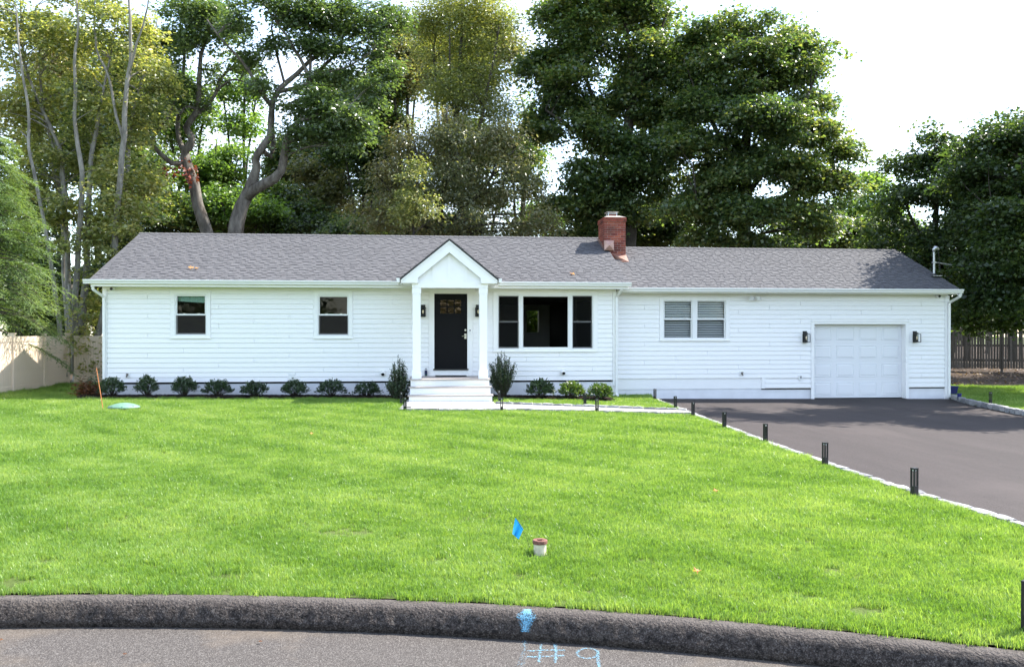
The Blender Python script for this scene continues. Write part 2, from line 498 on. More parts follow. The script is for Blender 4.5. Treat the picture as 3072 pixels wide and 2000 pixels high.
def bark(name, a, b_, scale=5.0, bump=0.8):
    m, n, l, b = new_mat(name)
    b.inputs['Roughness'].default_value = 0.9
    b.inputs['Specular IOR Level'].default_value = 0.15
    ge = n.new('ShaderNodeNewGeometry')
    mp = n.new('ShaderNodeMapping'); mp.inputs['Scale'].default_value = (1, 1, 0.3)
    no = n.new('ShaderNodeTexNoise'); no.inputs['Scale'].default_value = scale; no.inputs['Detail'].default_value = 8; no.inputs['Roughness'].default_value = 0.7
    l.new(ge.outputs['Position'], mp.inputs['Vector']); l.new(mp.outputs['Vector'], no.inputs['Vector'])
    cr = n.new('ShaderNodeValToRGB')
    cr.color_ramp.elements[0].position = 0.36; cr.color_ramp.elements[0].color = (*a, 1)
    cr.color_ramp.elements[1].position = 0.66; cr.color_ramp.elements[1].color = (*b_, 1)
    l.new(no.outputs['Fac'], cr.inputs['Fac']); l.new(cr.outputs['Color'], b.inputs['Base Color'])
    bp = n.new('ShaderNodeBump'); bp.inputs['Strength'].default_value = bump; bp.inputs['Distance'].default_value = 0.03
    l.new(no.outputs['Fac'], bp.inputs['Height']); l.new(bp.outputs['Normal'], b.inputs['Normal'])
    return m
M['bark_beech'] = bark('beech_bark', (0.12, 0.11, 0.095), (0.30, 0.28, 0.245), 7.0, 0.5)
M['bark_oak'] = bark('oak_bark', (0.055, 0.045, 0.038), (0.20, 0.18, 0.155), 5.0)
M['bark_dark'] = bark('dark_bark', (0.035, 0.03, 0.026), (0.10, 0.088, 0.075), 5.0)
M['twig'] = simple('twig', (0.06, 0.05, 0.04), 0.9, 0.1)

# ------------------------------------------------------------------ ground, road, driveway
KC = Vector((-3.1, -32.5)); KR = 14.5            # the turning circle: centre and radius of the kerb's back edge

def soil_mat(name, cols, scale=1.5, bump=0.6, fine=40.0):
    m, n, l, b = new_mat(name)
    b.inputs['Roughness'].default_value = 0.95
    b.inputs['Specular IOR Level'].default_value = 0.1
    ge = n.new('ShaderNodeNewGeometry')
    n1 = n.new('ShaderNodeTexNoise'); n1.inputs['Scale'].default_value = scale; n1.inputs['Detail'].default_value = 8; n1.inputs['Roughness'].default_value = 0.7
    l.new(ge.outputs['Position'], n1.inputs['Vector'])
    cr = n.new('ShaderNodeValToRGB'); el = cr.color_ramp.elements
    el[0].position = 0.3; el[0].color = (*cols[0], 1); el[1].position = 0.7; el[1].color = (*cols[-1], 1)
    for i, c in enumerate(cols[1:-1]):
        e = el.new(0.3 + 0.4 * (i + 1) / (len(cols) - 1)); e.color = (*c, 1)
    l.new(n1.outputs['Fac'], cr.inputs['Fac']); l.new(cr.outputs['Color'], b.inputs['Base Color'])
    n2 = n.new('ShaderNodeTexNoise'); n2.inputs['Scale'].default_value = fine; n2.inputs['Detail'].default_value = 4
    l.new(ge.outputs['Position'], n2.inputs['Vector'])
    bp = n.new('ShaderNodeBump'); bp.inputs['Strength'].default_value = bump; bp.inputs['Distance'].default_value = 0.03
    l.new(n2.outputs['Fac'], bp.inputs['Height']); l.new(bp.outputs['Normal'], b.inputs['Normal'])
    return m
M['lawn'] = soil_mat('lawn_turf', [(0.045, 0.06, 0.018), (0.07, 0.10, 0.025), (0.10, 0.12, 0.04)], 0.7)
M['forest_floor'] = soil_mat('leaf_litter_ground', [(0.035, 0.026, 0.02), (0.06, 0.042, 0.03), (0.10, 0.075, 0.055)], 2.5, 1.0, 25)
M['ground'] = soil_mat('ground_soil', [(0.05, 0.05, 0.03), (0.07, 0.08, 0.03), (0.09, 0.08, 0.05)], 0.3)

def grid_sheet(name, poly_fn, x0, x1, y0, y1, step, zfn, mat, snap=None):
    """sheet of squares kept where poly_fn(x, y) holds"""
    mb = MB()
    nx = int(round((x1 - x0) / step)); ny = int(round((y1 - y0) / step))
    idx = {}
    vs_, fs = [], []
    def vid(i, j):
        if (i, j) not in idx:
            x, y = x0 + i * step, y0 + j * step
            idx[(i, j)] = len(vs_)
            if snap: x, y = snap(x, y)
            vs_.append((x, y, zfn(x, y)))
        return idx[(i, j)]
    for i in range(nx):
        for j in range(ny):
            if poly_fn(x0 + (i + .5) * step, y0 + (j + .5) * step):
                fs.append((vid(i, j), vid(i + 1, j), vid(i + 1, j + 1), vid(i, j + 1)))
    mb.add(vs_, fs)
    return mb.build(name, mat)

g = MB()
g.add([(-400, -400, -0.75), (400, -400, -0.75), (400, 600, -0.75), (-400, 600, -0.75)], [(0, 1, 2, 3)])
tag(g.build('ground', M['ground']), 'flat soil and grass ground reaching the horizon round the plot', kind='structure')

# edges of the driveway, from the rows of granite blocks
drive_left = [on_ground(1968, 1199), on_ground(2056, 1233), on_ground(2200, 1289), on_ground(2330, 1338), on_ground(2500, 1398),
              on_ground(2760, 1484), on_ground(3072, 1578)]
drive_left = [Vector((drive_left[0].x + 0.25, 0.30, 0))] + drive_left + [Vector((5.30, -18.2, 0)), Vector((5.6, -21.2, 0))]
drive_right = [Vector((15.35, 0.35, 0)), on_ground(2888, 1199), on_ground(2940, 1211), on_ground(3072, 1237)]
drive_right += [Vector((13.9, -9, 0)), Vector((13.2, -16, 0)), Vector((12.6, -22.5, 0)), Vector((12.2, -27, 0))]

def poly_x(pl, y):
    for a, b in zip(pl[:-1], pl[1:]):
        if min(a.y, b.y) <= y <= max(a.y, b.y):
            t = 0 if abs(b.y - a.y) < 1e-6 else (y - a.y) / (b.y - a.y)
            return a.x + (b.x - a.x) * t
    return pl[0].x if y > pl[0].y else pl[-1].x

def lawn_z(x, y):
    return gz(x) + 0.012 * mnoise.noise(Vector((x * 0.5, y * 0.5, 0)))

# back yard and everything round the house
def yard_ok(x, y):
    return (Vector((x, y)) - KC).length > KR + 0.1
def yard_z(x, y):
    return gz(x) - 0.06
XL0 = -8.3
def snap_kerb(x, y):
    q = Vector((x, y)) - KC
    if q.length < KR + .02:
        q = KC + q.normalized() * (KR + .012)
        return q.x, q.y
    return x, y
mbg = grid_sheet('lawn', lambda x, y: (Vector((x, y)) - KC).length > KR - 0.16 and not (poly_x(drive_left, y) - 0.05 < x < poly_x(drive_right, y) and y < 0.3) and y < 6 and not (XL0 < x < 15.2 and y > .12),
                 -40, 42, -36, 6, 0.25, lambda x, y: lawn_z(x, y) if x < 14 else lawn_z(x, y) - 0.03, M['lawn'], snap_kerb)
tag(mbg, 'mown bright green front lawn between house, driveway and street kerb', kind='structure')

o = grid_sheet('forest_floor', lambda x, y: y >= 5.9, -70, 90, 5, 95, 2.5,
               lambda x, y: gz(x) - 0.02 + (0.35 * max(0, min(1, (y - 7) / 8)) if x > 17 else 0.0) + 0.04 * mnoise.noise(Vector((x * .3, y * .3, 2))), M['forest_floor'])
tag(o, 'brown leaf littered ground under the trees behind the house', kind='structure')

mb = MB()
ys = np.linspace(0.42, -27, 56)
for a, b in zip(ys[:-1], ys[1:]):
    xa0, xa1, xb0, xb1 = poly_x(drive_left, a), poly_x(drive_right, a), poly_x(drive_left, b), poly_x(drive_right, b)
    n = 8
    for k in range(n):
        t0, t1 = k / n, (k + 1) / n
        pts = [(xa0 + (xa1 - xa0) * t0, a), (xa0 + (xa1 - xa0) * t1, a), (xb0 + (xb1 - xb0) * t1, b), (xb0 + (xb1 - xb0) * t0, b)]
        mb.quad(*[(x, y, gz(x) - 0.075) for x, y in (pts[3], pts[2], pts[1], pts[0])])
tag(mb.build('driveway', M['drive']), 'wide dark asphalt driveway leading to the garage', kind='structure')

# road: the turning circle
mb = MB()
n = 96
vs_, fs = [(KC.x, KC.y, gz(KC.x) - 0.165)], []
for rr in (7.0, 11.0, KR - 0.1):
    for k in range(n):
        a = 2 * math.pi * k / n
        x, y = KC.x + rr * math.cos(a), KC.y + rr * math.sin(a)
        vs_.append((x, y, gz(x) - 0.165))
for k in range(n):
    fs.append((0, 1 + k, 1 + (k + 1) % n))
    for j in range(2):
        fs.append((1 + j * n + k, 1 + (j + 1) * n + k, 1 + (j + 1) * n + (k + 1) % n, 1 + j * n + (k + 1) % n))
mb.add(vs_, fs)
tag(mb.build('road', M['road']), 'grey asphalt street surface along the lawn edge', kind='structure')

# kerb: a rough asphalt berm swept round the circle
prof = [(0.03, -0.12), (0.02, -0.012), (-0.02, 0.002), (-0.07, 0.002), (-0.105, -0.005), (-0.128, -0.020), (-0.147, -0.045), (-0.162, -0.075), (-0.176, -0.105), (-0.184, -0.125), (-0.176, -0.145), (-0.160, -0.18)]
a0, a1 = math.radians(54.2), math.radians(182)
NA = 1500
vs_, fs = [], []
for i in range(NA + 1):
    a = a0 + (a1 - a0) * i / NA
    for j, (dr, dz) in enumerate(prof):
        rr = KR + dr
        x, y = KC.x + rr * math.cos(a), KC.y + rr * math.sin(a)
        z = gz(x) + dz
        if 1 < j < len(prof) - 1:
            q = Vector((x * 14, y * 14, z * 14))
            w = 0.003 + 0.009 * max(0, (j - 4) / 5)
            nn = mnoise.noise(q) * w + mnoise.noise(q * 2.6) * w * 0.9 - max(0, mnoise.noise(q * 1.7 + Vector((9, 2, 4))) - .25) * w * 2.2
            nn += 0.012 * mnoise.noise(Vector((x * 0.8, y * 0.8, 5)))
            x -= nn * math.cos(a) * 0.8; y -= nn * math.sin(a) * 0.8; z += nn * 0.7
        vs_.append((x, y, z))
m_ = len(prof)
for i in range(NA):
    for j in range(m_ - 1):
        fs.append((i * m_ + j, i * m_ + j + 1, (i + 1) * m_ + j + 1, (i + 1) * m_ + j))
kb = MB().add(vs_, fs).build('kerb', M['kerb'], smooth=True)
da = kb.data.attributes.new('sunlit_top', 'FLOAT', 'POINT')  # sunlit look of the kerb's flat top, painted in as a paler colour
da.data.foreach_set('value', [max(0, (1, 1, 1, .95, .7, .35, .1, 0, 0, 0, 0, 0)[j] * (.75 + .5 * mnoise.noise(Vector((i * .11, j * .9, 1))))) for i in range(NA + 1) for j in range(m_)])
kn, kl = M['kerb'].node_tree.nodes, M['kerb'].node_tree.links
ka = kn.new('ShaderNodeAttribute'); ka.attribute_name = 'sunlit_top'
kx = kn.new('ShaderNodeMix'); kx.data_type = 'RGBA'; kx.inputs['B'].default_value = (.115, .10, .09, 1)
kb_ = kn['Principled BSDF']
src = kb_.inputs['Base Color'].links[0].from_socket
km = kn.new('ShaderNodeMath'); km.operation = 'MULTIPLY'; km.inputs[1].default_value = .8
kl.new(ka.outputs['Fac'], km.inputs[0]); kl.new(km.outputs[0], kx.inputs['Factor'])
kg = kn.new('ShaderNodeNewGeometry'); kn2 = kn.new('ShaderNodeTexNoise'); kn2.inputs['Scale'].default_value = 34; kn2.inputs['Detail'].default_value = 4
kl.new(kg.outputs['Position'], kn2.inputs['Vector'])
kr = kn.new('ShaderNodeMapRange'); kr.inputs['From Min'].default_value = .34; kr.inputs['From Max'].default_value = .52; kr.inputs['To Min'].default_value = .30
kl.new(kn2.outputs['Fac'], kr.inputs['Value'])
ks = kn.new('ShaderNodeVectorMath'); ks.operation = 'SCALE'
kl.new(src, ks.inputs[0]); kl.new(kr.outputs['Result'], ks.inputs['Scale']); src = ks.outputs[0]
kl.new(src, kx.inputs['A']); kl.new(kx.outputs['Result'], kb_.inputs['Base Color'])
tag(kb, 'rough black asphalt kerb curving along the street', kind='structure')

# ------------------------------------------------------------------ the house
XL, XR = -8.45, 5.26                              # main wall
GY = 0.35                                         # garage wing front wall
GXL, GXR = XR, on_y(2847, 1000, GY).x
EAVE_Y, EAVE_Z, PITCH = -0.50, 3.06, 0.407
RIDGE_Y = 3.62
RIDGE_Z = EAVE_Z + PITCH * (RIDGE_Y - EAVE_Y)
GEAVE_Y, GEAVE_Z = -0.10, 2.95
GRIDGE_Y = 3.42
GRIDGE_Z = GEAVE_Z + 0.42 * (GRIDGE_Y - GEAVE_Y)
ROOF_XL, ROOF_XR = on_y(266, 840, EAVE_Y).x, on_y(1890, 850, EAVE_Y).x
GROOF_XR = on_y(2882, 868, GEAVE_Y).x
BACK_Y = 7.25

house = thing('ranch_house', 'single storey white clapboard house with grey shingle roof, black front door and attached garage', 'house', (0, 0, 0))

def rect(u0, v0, u1, v1, y):
    a, b = on_y(u0, v0, y), on_y(u1, v1, y)
    return (a.x, b.x, b.z, a.z)                   # x0, x1, z0, z1

W1 = rect(511.6, 869, 631.9, 1014.4, 0)
W2 = rect(941, 869, 1058.4, 1015, 0)
DR = rect(1287, 866, 1418, 1123.5, 0)
WB = rect(1479.4, 870, 1793, 1054.4, 0)
WG = rect(1978.5, 890, 2188, 1022, GY)
GD = rect(2432.7, 962.7, 2725.5, 1196, GY)
FRIEZE_Z = 2.845
SID_Z0 = 0.413
GFRIEZE_Z = on_y(2400, 889, GY).z
GSID_Z0 = on_y(2100, 1133.8, GY).z
GSID_Z1 = on_y(2350, 1162.5, GY).z
STEP_X0, STEP_X1 = on_y(2285, 1100, GY).x, on_y(2295, 1100, GY).x
PORCH_Z = 0.55

def wall_holes(mb, x0, x1, z0, z1, y0, y1, holes):
    xs = sorted(set([x0, x1] + [h[0] for h in holes] + [h[1] for h in holes]))
    for a, b in zip(xs[:-1], xs[1:]):
        if b <= x0 or a >= x1: continue
        hs = sorted([(h[2], h[3]) for h in holes if h[0] < (a + b) / 2 < h[1]])
        z = z0
        for h0, h1 in hs:
            if h0 > z: mb.box(a, b, y0, y1, z, h0)
            z = max(z, h1)
        if z < z1: mb.box(a, b, y0, y1, z, z1)

def inset(r_, t): return (r_[0] + t, r_[1] - t, r_[2] + t, r_[3] - t)

# wall core (sheathing, gables, back and ends) and rooms
mb = MB()
hole_list = [inset(W1, .07), inset(W2, .07), (DR[0] + .1, DR[1] - .1, DR[2] + .06, DR[3] - .1), inset(WB, .09)]
wall_holes(mb, XL + .02, XR - .02, SID_Z0, 2.93, 0.012, 0.10, hole_list)
wall_holes(mb, GXL, GXR - .02, GSID_Z1 - .02, 2.86, GY + .012, GY + .10, [inset(WG, .07), (GD[0] + .1, GD[1] - .1, -1, GD[3] - .1)])
rw0, rw1 = on_y(1576, 999, BACK_Y), on_y(1616, 930, BACK_Y)
wall_holes(mb, XL + .02, GXR - .02, -.3, 2.93, BACK_Y - .12, BACK_Y, [(rw0.x, rw1.x, rw0.z, rw1.z)])
for x, yy0, yr, zr, ez in ((XL + .02, 0.02, RIDGE_Y, RIDGE_Z, 2.93), (XR - .14, 0.02, RIDGE_Y, RIDGE_Z, 2.93), (GXR - .14, GY + .02, GRIDGE_Y, GRIDGE_Z, 2.80)):
    mb.prism([(x, yy0, -.3), (x, BACK_Y - .13, -.3), (x, BACK_Y - .13, ez), (x, yr, zr - .14), (x, yy0, ez)], (0.12, 0, 0))
wall = mb.build('wall', M['siding'], house)

M['tint_glass'] = glass_mat('tinted_rear_glass', .05, (.30, .31, .30), wav=0)
rwin = MB()
for q in ((rw0.x - .03, rw0.x + .03, rw0.z, rw1.z), (rw1.x - .03, rw1.x + .03, rw0.z, rw1.z), (rw0.x + .031, rw1.x - .031, rw0.z - .03, rw0.z + .03), (rw0.x + .031, rw1.x - .031, rw1.z - .03, rw1.z + .03)):
    rwin.box(q[0], q[1], BACK_Y - .16, BACK_Y - .02, q[2], q[3])
rwin = rwin.build('window', M['vinyl'], house)
MB().quad((rw0.x, BACK_Y - .08, rw0.z), (rw1.x, BACK_Y - .08, rw0.z), (rw1.x, BACK_Y - .08, rw1.z), (rw0.x, BACK_Y - .08, rw1.z)).build('pane', M['tint_glass'], rwin)
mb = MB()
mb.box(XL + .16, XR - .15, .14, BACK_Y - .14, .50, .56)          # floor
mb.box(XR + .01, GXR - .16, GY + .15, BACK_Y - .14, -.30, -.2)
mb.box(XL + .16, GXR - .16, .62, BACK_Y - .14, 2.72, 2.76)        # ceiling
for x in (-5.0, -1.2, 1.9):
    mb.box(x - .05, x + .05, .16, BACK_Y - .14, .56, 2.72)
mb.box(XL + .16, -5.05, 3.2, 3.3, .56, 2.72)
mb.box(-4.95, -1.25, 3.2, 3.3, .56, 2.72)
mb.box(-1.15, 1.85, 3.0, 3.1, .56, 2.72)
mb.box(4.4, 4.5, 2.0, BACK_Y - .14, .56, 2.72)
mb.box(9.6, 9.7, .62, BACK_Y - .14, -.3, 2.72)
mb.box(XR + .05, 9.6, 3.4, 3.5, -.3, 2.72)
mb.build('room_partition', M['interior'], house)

# foundation
for q in ((XL + .03, XR - .03, 0.03, .14, -.4, SID_Z0 - .024), (GXL + .01, STEP_X0, GY + .03, GY + .14, -.6, GSID_Z0 - .024),
          (STEP_X0 + .004, GD[0] + .03, GY + .04, GY + .14, -.6, GSID_Z1 - .024), (GD[1] - .03, GXR - .03, GY + .03, GY + .14, -.6, GSID_Z1 - .024)):
    MB().box(*q).build('foundation', M['stucco'], house)
for q in ((XL + .05, XR - .05, 0.02, .05, SID_Z0 - .05, SID_Z0 + .03), (GXL + .02, STEP_X0, GY + .02, GY + .05, GSID_Z0 - .05, GSID_Z0 + .03),
          (STEP_X0, GD[0], GY + .02, GY + .05, GSID_Z1 - .05, GSID_Z1 + .03), (GD[1], GXR - .05, GY + .02, GY + .05, GSID_Z1 - .05, GSID_Z1 + .03)):
    MB().box(*q).build('starter_gap', M['dark_gap'], house)

# clapboards, one object each
bm_board = bpy.data.meshes.new('siding_board')
T0, T1 = 0.002, 0.020
bm_board.from_pydata([(0, -T1, 0), (1, -T1, 0), (1, 0.011, 0), (0, 0.011, 0), (0, -T0, 1), (1, -T0, 1), (1, 0.011, 1), (0, 0.011, 1)], [],
                     [(0, 3, 2, 1), (4, 5, 6, 7), (0, 1, 5, 4), (1, 2, 6, 5), (2, 3, 7, 6), (3, 0, 4, 7)])
bm_board.materials.append(M['siding'])
EXPO = 0.1297
def clapboards(x0, x1, z0, z1, y, holes, jo, j0):
    z, k = z0, 0
    while z < z1 - 0.01:
        zt = min(z + EXPO, z1)
        segs = [(x0, x1)]
        for h in holes:
            if h[2] < z + EXPO * .5 < h[3]:
                new = []
                for a, b in segs:
                    if h[1] <= a or h[0] >= b: new.append((a, b)); continue
                    if h[0] - a > .01: new.append((a, h[0]))
                    if b - h[1] > .01: new.append((h[1], b))
                segs = new
        j = jo + (j0 + k) % 4 * 0.915
        joints = [j + 3.66 * q for q in range(-8, 9)]
        for a, b in segs:
            cuts = [a] + [q for q in joints if a + .15 < q < b - .15] + [b]
            for c, d in zip(cuts[:-1], cuts[1:]):
                piece('siding_board', bm_board, wall, (c + .003, y + random.uniform(-.0008, .0008), z), (0, 0, 0), (d - c - .006, 1, zt - z - .004))
        z += EXPO; k += 1
clapboards(XL + .115, XR - .10, SID_Z0, FRIEZE_Z, 0.0, [W1, W2, DR, WB], -7.31 - .915 * 1, 0)
clapboards(GXL + .01, GXR - .135, GSID_Z0, GFRIEZE_Z, GY, [WG, GD], GXL + 1.8, 0)
clapboards(STEP_X1, GD[0], GSID_Z1 + .003, GSID_Z0 - .012, GY, [], GXL + 40.5, 0)
clapboards(GD[1], GXR - .135, GSID_Z1 + .003, GSID_Z0 - .012, GY, [], GXL + 40.5, 0)

# corner boards, frieze, step trim
def trim_box(name, *a, mat='trim'):
    return MB().box(*a).build(name, M[mat], house)
trim_box('corner_board', XL, XL + .113, -.024, .02, .20, 2.93)
trim_box('corner_board', XR - .098, XR, -.024, .34, .25, 2.93)
trim_box('corner_board', GXR - .133, GXR, GY - .024, GY + .05, gz(GXR) - .10, 2.80)
trim_box('frieze_board', XL + .114, XR - .099, -.020, .012, FRIEZE_Z + .001, 2.928)
trim_box('frieze_board', GXL + .001, GXR - .134, GY - .020, GY + .012, GFRIEZE_Z + .001, 2.84)
trim_box('step_trim', STEP_X0, STEP_X1 - .002, GY - .024, GY + .02, GSID_Z1 - .02, GSID_Z0 - .002)

# soffit, fascia
def soffit(x0, x1, ey, wy, z, ez):
    MB().box(x0, x1, ey + .022, wy - .026, z, z + .02).build('soffit', M['trim'], house)
    MB().box(x0, x1, ey, ey + .02, z - .012, ez - .005).build('fascia', M['trim'], house)
soffit(ROOF_XL + .06, ROOF_XR - .05, EAVE_Y + .03, 0.0, 2.925, EAVE_Z)
soffit(XR + .02, GROOF_XR - .05, GEAVE_Y + .03, GY, 2.838, GEAVE_Z)
# rake boards on the three gable ends
def rake(x0, x1, ey, ez, ry, rz):
    MB().prism([(x0, ey + .05, ez - .16), (x0, ry, rz - .16), (x0, ry, rz - .02), (x0, ey + .05, ez - .02)], (x1 - x0, 0, 0)).build('rake_board', M['trim'], house)
rake(ROOF_XL + .03, ROOF_XL + .055, EAVE_Y, EAVE_Z, RIDGE_Y, RIDGE_Z)
rake(ROOF_XR - .045, ROOF_XR - .02, EAVE_Y, EAVE_Z, RIDGE_Y, RIDGE_Z)
rake(GROOF_XR - .045, GROOF_XR - .02, GEAVE_Y, GEAVE_Z, GRIDGE_Y, GRIDGE_Z)

# gutters with rolled lips and downspouts
def gutter(x0, x1, y, zt):
    pf = [(0, 0), (0, -.105), (-.07, -.105), (-.085, -.09), (-.085, -.068), (-.105, -.045), (-.118, -.022), (-.118, -.004), (-.125, 0.0), (-.122, .006), (-.112, .004), (-.110, -.02), (-.096, -.045), (-.078, -.066), (-.078, -.086), (-.066, -.097), (-.008, -.097), (-.008, 0)]
    return MB().prism([(x0, y + a, zt + b) for a, b in pf], (x1 - x0, 0, 0)).build('gutter', M['gutter'], house)
PGX0, PGX1 = on_y(1205, 840, -0.5).x + .02, on_y(1497, 840, -0.5).x - .02
gutter(ROOF_XL - .12, PGX0, EAVE_Y + .028, EAVE_Z + .02)
gutter(PGX1, ROOF_XR + .03, EAVE_Y + .028, EAVE_Z + .02)
gutter(XR + .05, GROOF_XR + .05, GEAVE_Y + .028, GEAVE_Z + .012)
def downspout(pts, w=.062, t=.045):
    mb = MB()
    for a, b in zip(pts[:-1], pts[1:]):
        a, b = Vector(a), Vector(b)
        dv = (b - a).normalized()
        s = Vector((1, 0, 0)) if abs(dv.x) < .9 else Vector((0, 0, 1))
        if abs(dv.z) < .99 and abs(dv.x) > .05:
            s = Vector((dv.z, 0, -dv.x)).normalized()
        q = dv.cross(s).normalized()
        mb.prism([a + s * w / 2 + q * t / 2, a - s * w / 2 + q * t / 2, a - s * w / 2 - q * t / 2, a + s * w / 2 - q * t / 2], b - a)
    return mb.build('downspout', M['gutter'], house)
downspout([(XL - .10, -.42, 2.96), (XL - .10, -.40, 2.84), (XL + .05, -.06, 2.66), (XL + .05, -.055, .12), (XL + .05, -.20, .03)])
downspout([(XR + .05, -.42, 2.96), (XR + .05, -.40, 2.88), (XR + .0, -.06, 2.72), (XR + .0, -.055, .02), (XR + .02, -.22, -.04)])
downspout([(GXR + .06, GEAVE_Y - .03, 2.85), (GXR + .05, GEAVE_Y, 2.76), (GXR - .03, GY - .06, 2.60), (GXR - .03, GY - .055, -.16)])

# ---- roofs
def roof_deck(x0, x1, ey, ez, ry, rz, by, name='roof'):
    mb = MB()
    t = .03
    mb.prism([(x0, ey, ez - t), (x1, ey, ez - t), (x1, ry, rz - t), (x0, ry, rz - t)], (0, 0, t))
    bz = rz - (rz - ez) / (ry - ey) * (by - ry)
    mb.prism([(x0, ry + .001, rz - t), (x1, ry + .001, rz - t), (x1, by, bz - t), (x0, by, bz - t)], (0, 0, t))
    return mb.build(name, M['shingle'], house)
main_roof = roof_deck(ROOF_XL, ROOF_XR, EAVE_Y, EAVE_Z, RIDGE_Y, RIDGE_Z, BACK_Y + .45)
garage_roof = roof_deck(XR - .1, GROOF_XR, GEAVE_Y, GEAVE_Z, GRIDGE_Y, GRIDGE_Z, BACK_Y + .35)

CH_Y0 = 2.33
CH_X0, CH_X1 = on_y(1813, 700, CH_Y0).x, on_y(1877, 700, CH_Y0).x
CH_Y1 = CH_Y0 + .93
PX = on_y(1348.4, 720, -1.8).x                    # porch axis
def shingles(roof, x0, x1, ey, ez, ry, rz, n_obj, skip, seed):
    rr = random.Random(seed)
    sl = math.hypot(ry - ey, rz - ez)
    es = Vector((0, (ry - ey) / sl, (rz - ez) / sl))
    nn = Vector((0, -es.z, es.y))
    e = .143
    nc = int(sl / e)
    field = MB()
    for i in range(nc + 1):
        s0, s1 = i * e - .012, min((i + 1) * e + .02, sl - .005)
        if s0 > sl - .03: break
        x = x0 - rr.uniform(0, .9)
        while x < x1:                              # laminate strips, one metre each
            a, b = max(x, x0), min(x + .985, x1)
            if b - a > .02 and not skip((a + b) / 2, ey + es.y * (s0 + .07)):
                o0 = Vector((0, ey, ez))
                def P(xx, s, h): return (xx, *(o0 + es * s + nn * h)[1:])
                field.add([P(a, s0, .006), P(b, s0, .006), P(b, s1, .001), P(a, s1, .001), P(a, s0, -.004), P(b, s0, -.004)], [(0, 1, 2, 3), (4, 5, 1, 0)])
            x += .988
        x = x0 + rr.uniform(0.01, .2)
        while x < x1 - .08:                        # the raised tabs
            w = rr.choice((.11, .14, .16, .19, .23, .26))
            a, b = x, min(x + w, x1)
            if not skip((a + b) / 2, ey + es.y * (s0 + .07)):
                tp = rr.uniform(.0, .004)
                st = min(s0 + e + .006, sl - .005)
                sb = s0 - .003
                pts = [P(a, sb, .0155), P(b, sb, .0155), P(b - tp, st, .007), P(a + tp, st, .007), P(a, sb, .003), P(b, sb, .003), P(b - tp, st, .001), P(a + tp, st, .001)]
                fc = [(0, 1, 2, 3), (4, 5, 1, 0), (5, 6, 2, 1), (7, 4, 0, 3)]
                if i < n_obj:
                    c = Vector(P((a + b) / 2, s0, .01))
                    t = MB().add(pts, fc)
                    me = bpy.data.meshes.new('shingle')
                    me.from_pydata([tuple(Vector(p) - c) for p in t.v], [], t.f)
                    me.materials.append(M['shingle'])
                    piece('shingle', me, roof, c)
                else:
                    field.add(pts, fc)
            x += w + rr.choice((.09, .12, .15, .19))
    field.build('shingle_field', M['shingle'], roof, kind='stuff')
    mb = MB()                                      # ridge caps
    x = x0
    while x < x1 - .1:
        w = .155
        z = rz + .022 + .006
        mb.add([(x, ry - .13, rz - .13 * (rz - ez) / (ry - ey) + .026), (x + w, ry - .13, rz - .13 * (rz - ez) / (ry - ey) + .018), (x + w, ry, z - .008), (x, ry, z),
                (x, ry + .13, rz - .13 * (rz - ez) / (ry - ey) + .026), (x + w, ry + .13, rz - .13 * (rz - ez) / (ry - ey) + .018),
                (x, ry - .13, rz - .13 * (rz - ez) / (ry - ey)), (x + w, ry - .13, rz - .13 * (rz - ez) / (ry - ey))],
               [(0, 1, 2, 3), (3, 2, 5, 4), (6, 7, 1, 0)])
        x += w - .004
    mb.build('ridge_cap', M['shingle'], roof)

P_EZ, P_RZ, P_HW = 3.09, 4.07, 1.20               # porch roof: eave and ridge height, half width
def skip_main(x, y):
    if CH_X0 - .04 < x < CH_X1 + .04 and CH_Y0 - .03 < y: return True
    zroof = EAVE_Z + PITCH * (y - EAVE_Y)
    pz = P_RZ - (P_RZ - P_EZ) / P_HW * abs(x - PX)
    return pz > zroof + .03 and abs(x - PX) < P_HW
def skip_gar(x, y):
    return (CH_X0 - .04 < x < CH_X1 + .02 and CH_Y0 - .03 < y < CH_Y1 + .02) or (x < ROOF_XR - .25)
shingles(main_roof, ROOF_XL - .015, ROOF_XR + .015, EAVE_Y - .01, EAVE_Z, RIDGE_Y, RIDGE_Z, 4, skip_main, 3)
shingles(garage_roof, XR - .08, GROOF_XR + .015, GEAVE_Y - .01, GEAVE_Z, GRIDGE_Y, GRIDGE_Z, 3, skip_gar, 4)

# ---- chimney
ch_z0, ch_z1 = 3.5, on_y(1845, 650, CH_Y0).z
mb = MB()
mb.box(CH_X0 + .008, CH_X1 - .008, CH_Y0 + .008, CH_Y1 - .008, ch_z0, ch_z1 - .01)
chim = mb.build('chimney', M['mortar'], house)
bme = chamfer_box('brick', 1, .10, 1, 0, M['brick'])
def brick_run(axis, fixed, a0, a1, z, h, off, L=.205, out=1):
    x = a0 - off
    while x < a1 - .01:
        s, e2 = max(x, a0), min(x + L - .010, a1)
        if e2 - s > .03:
            j = random.uniform(-.002, .002)
            if axis == 'x':
                piece('brick', bme, chim, ((s + e2) / 2, fixed + .05 + j, z), (0, 0, 0), (e2 - s, 1, h))
            else:
                piece('brick', bme, chim, (fixed + out * (.05 + j), (s + e2) / 2, z), (0, 0, R(90)), (e2 - s, 1, h))
        x += L
z, k = 3.86, 0
ch = .0690
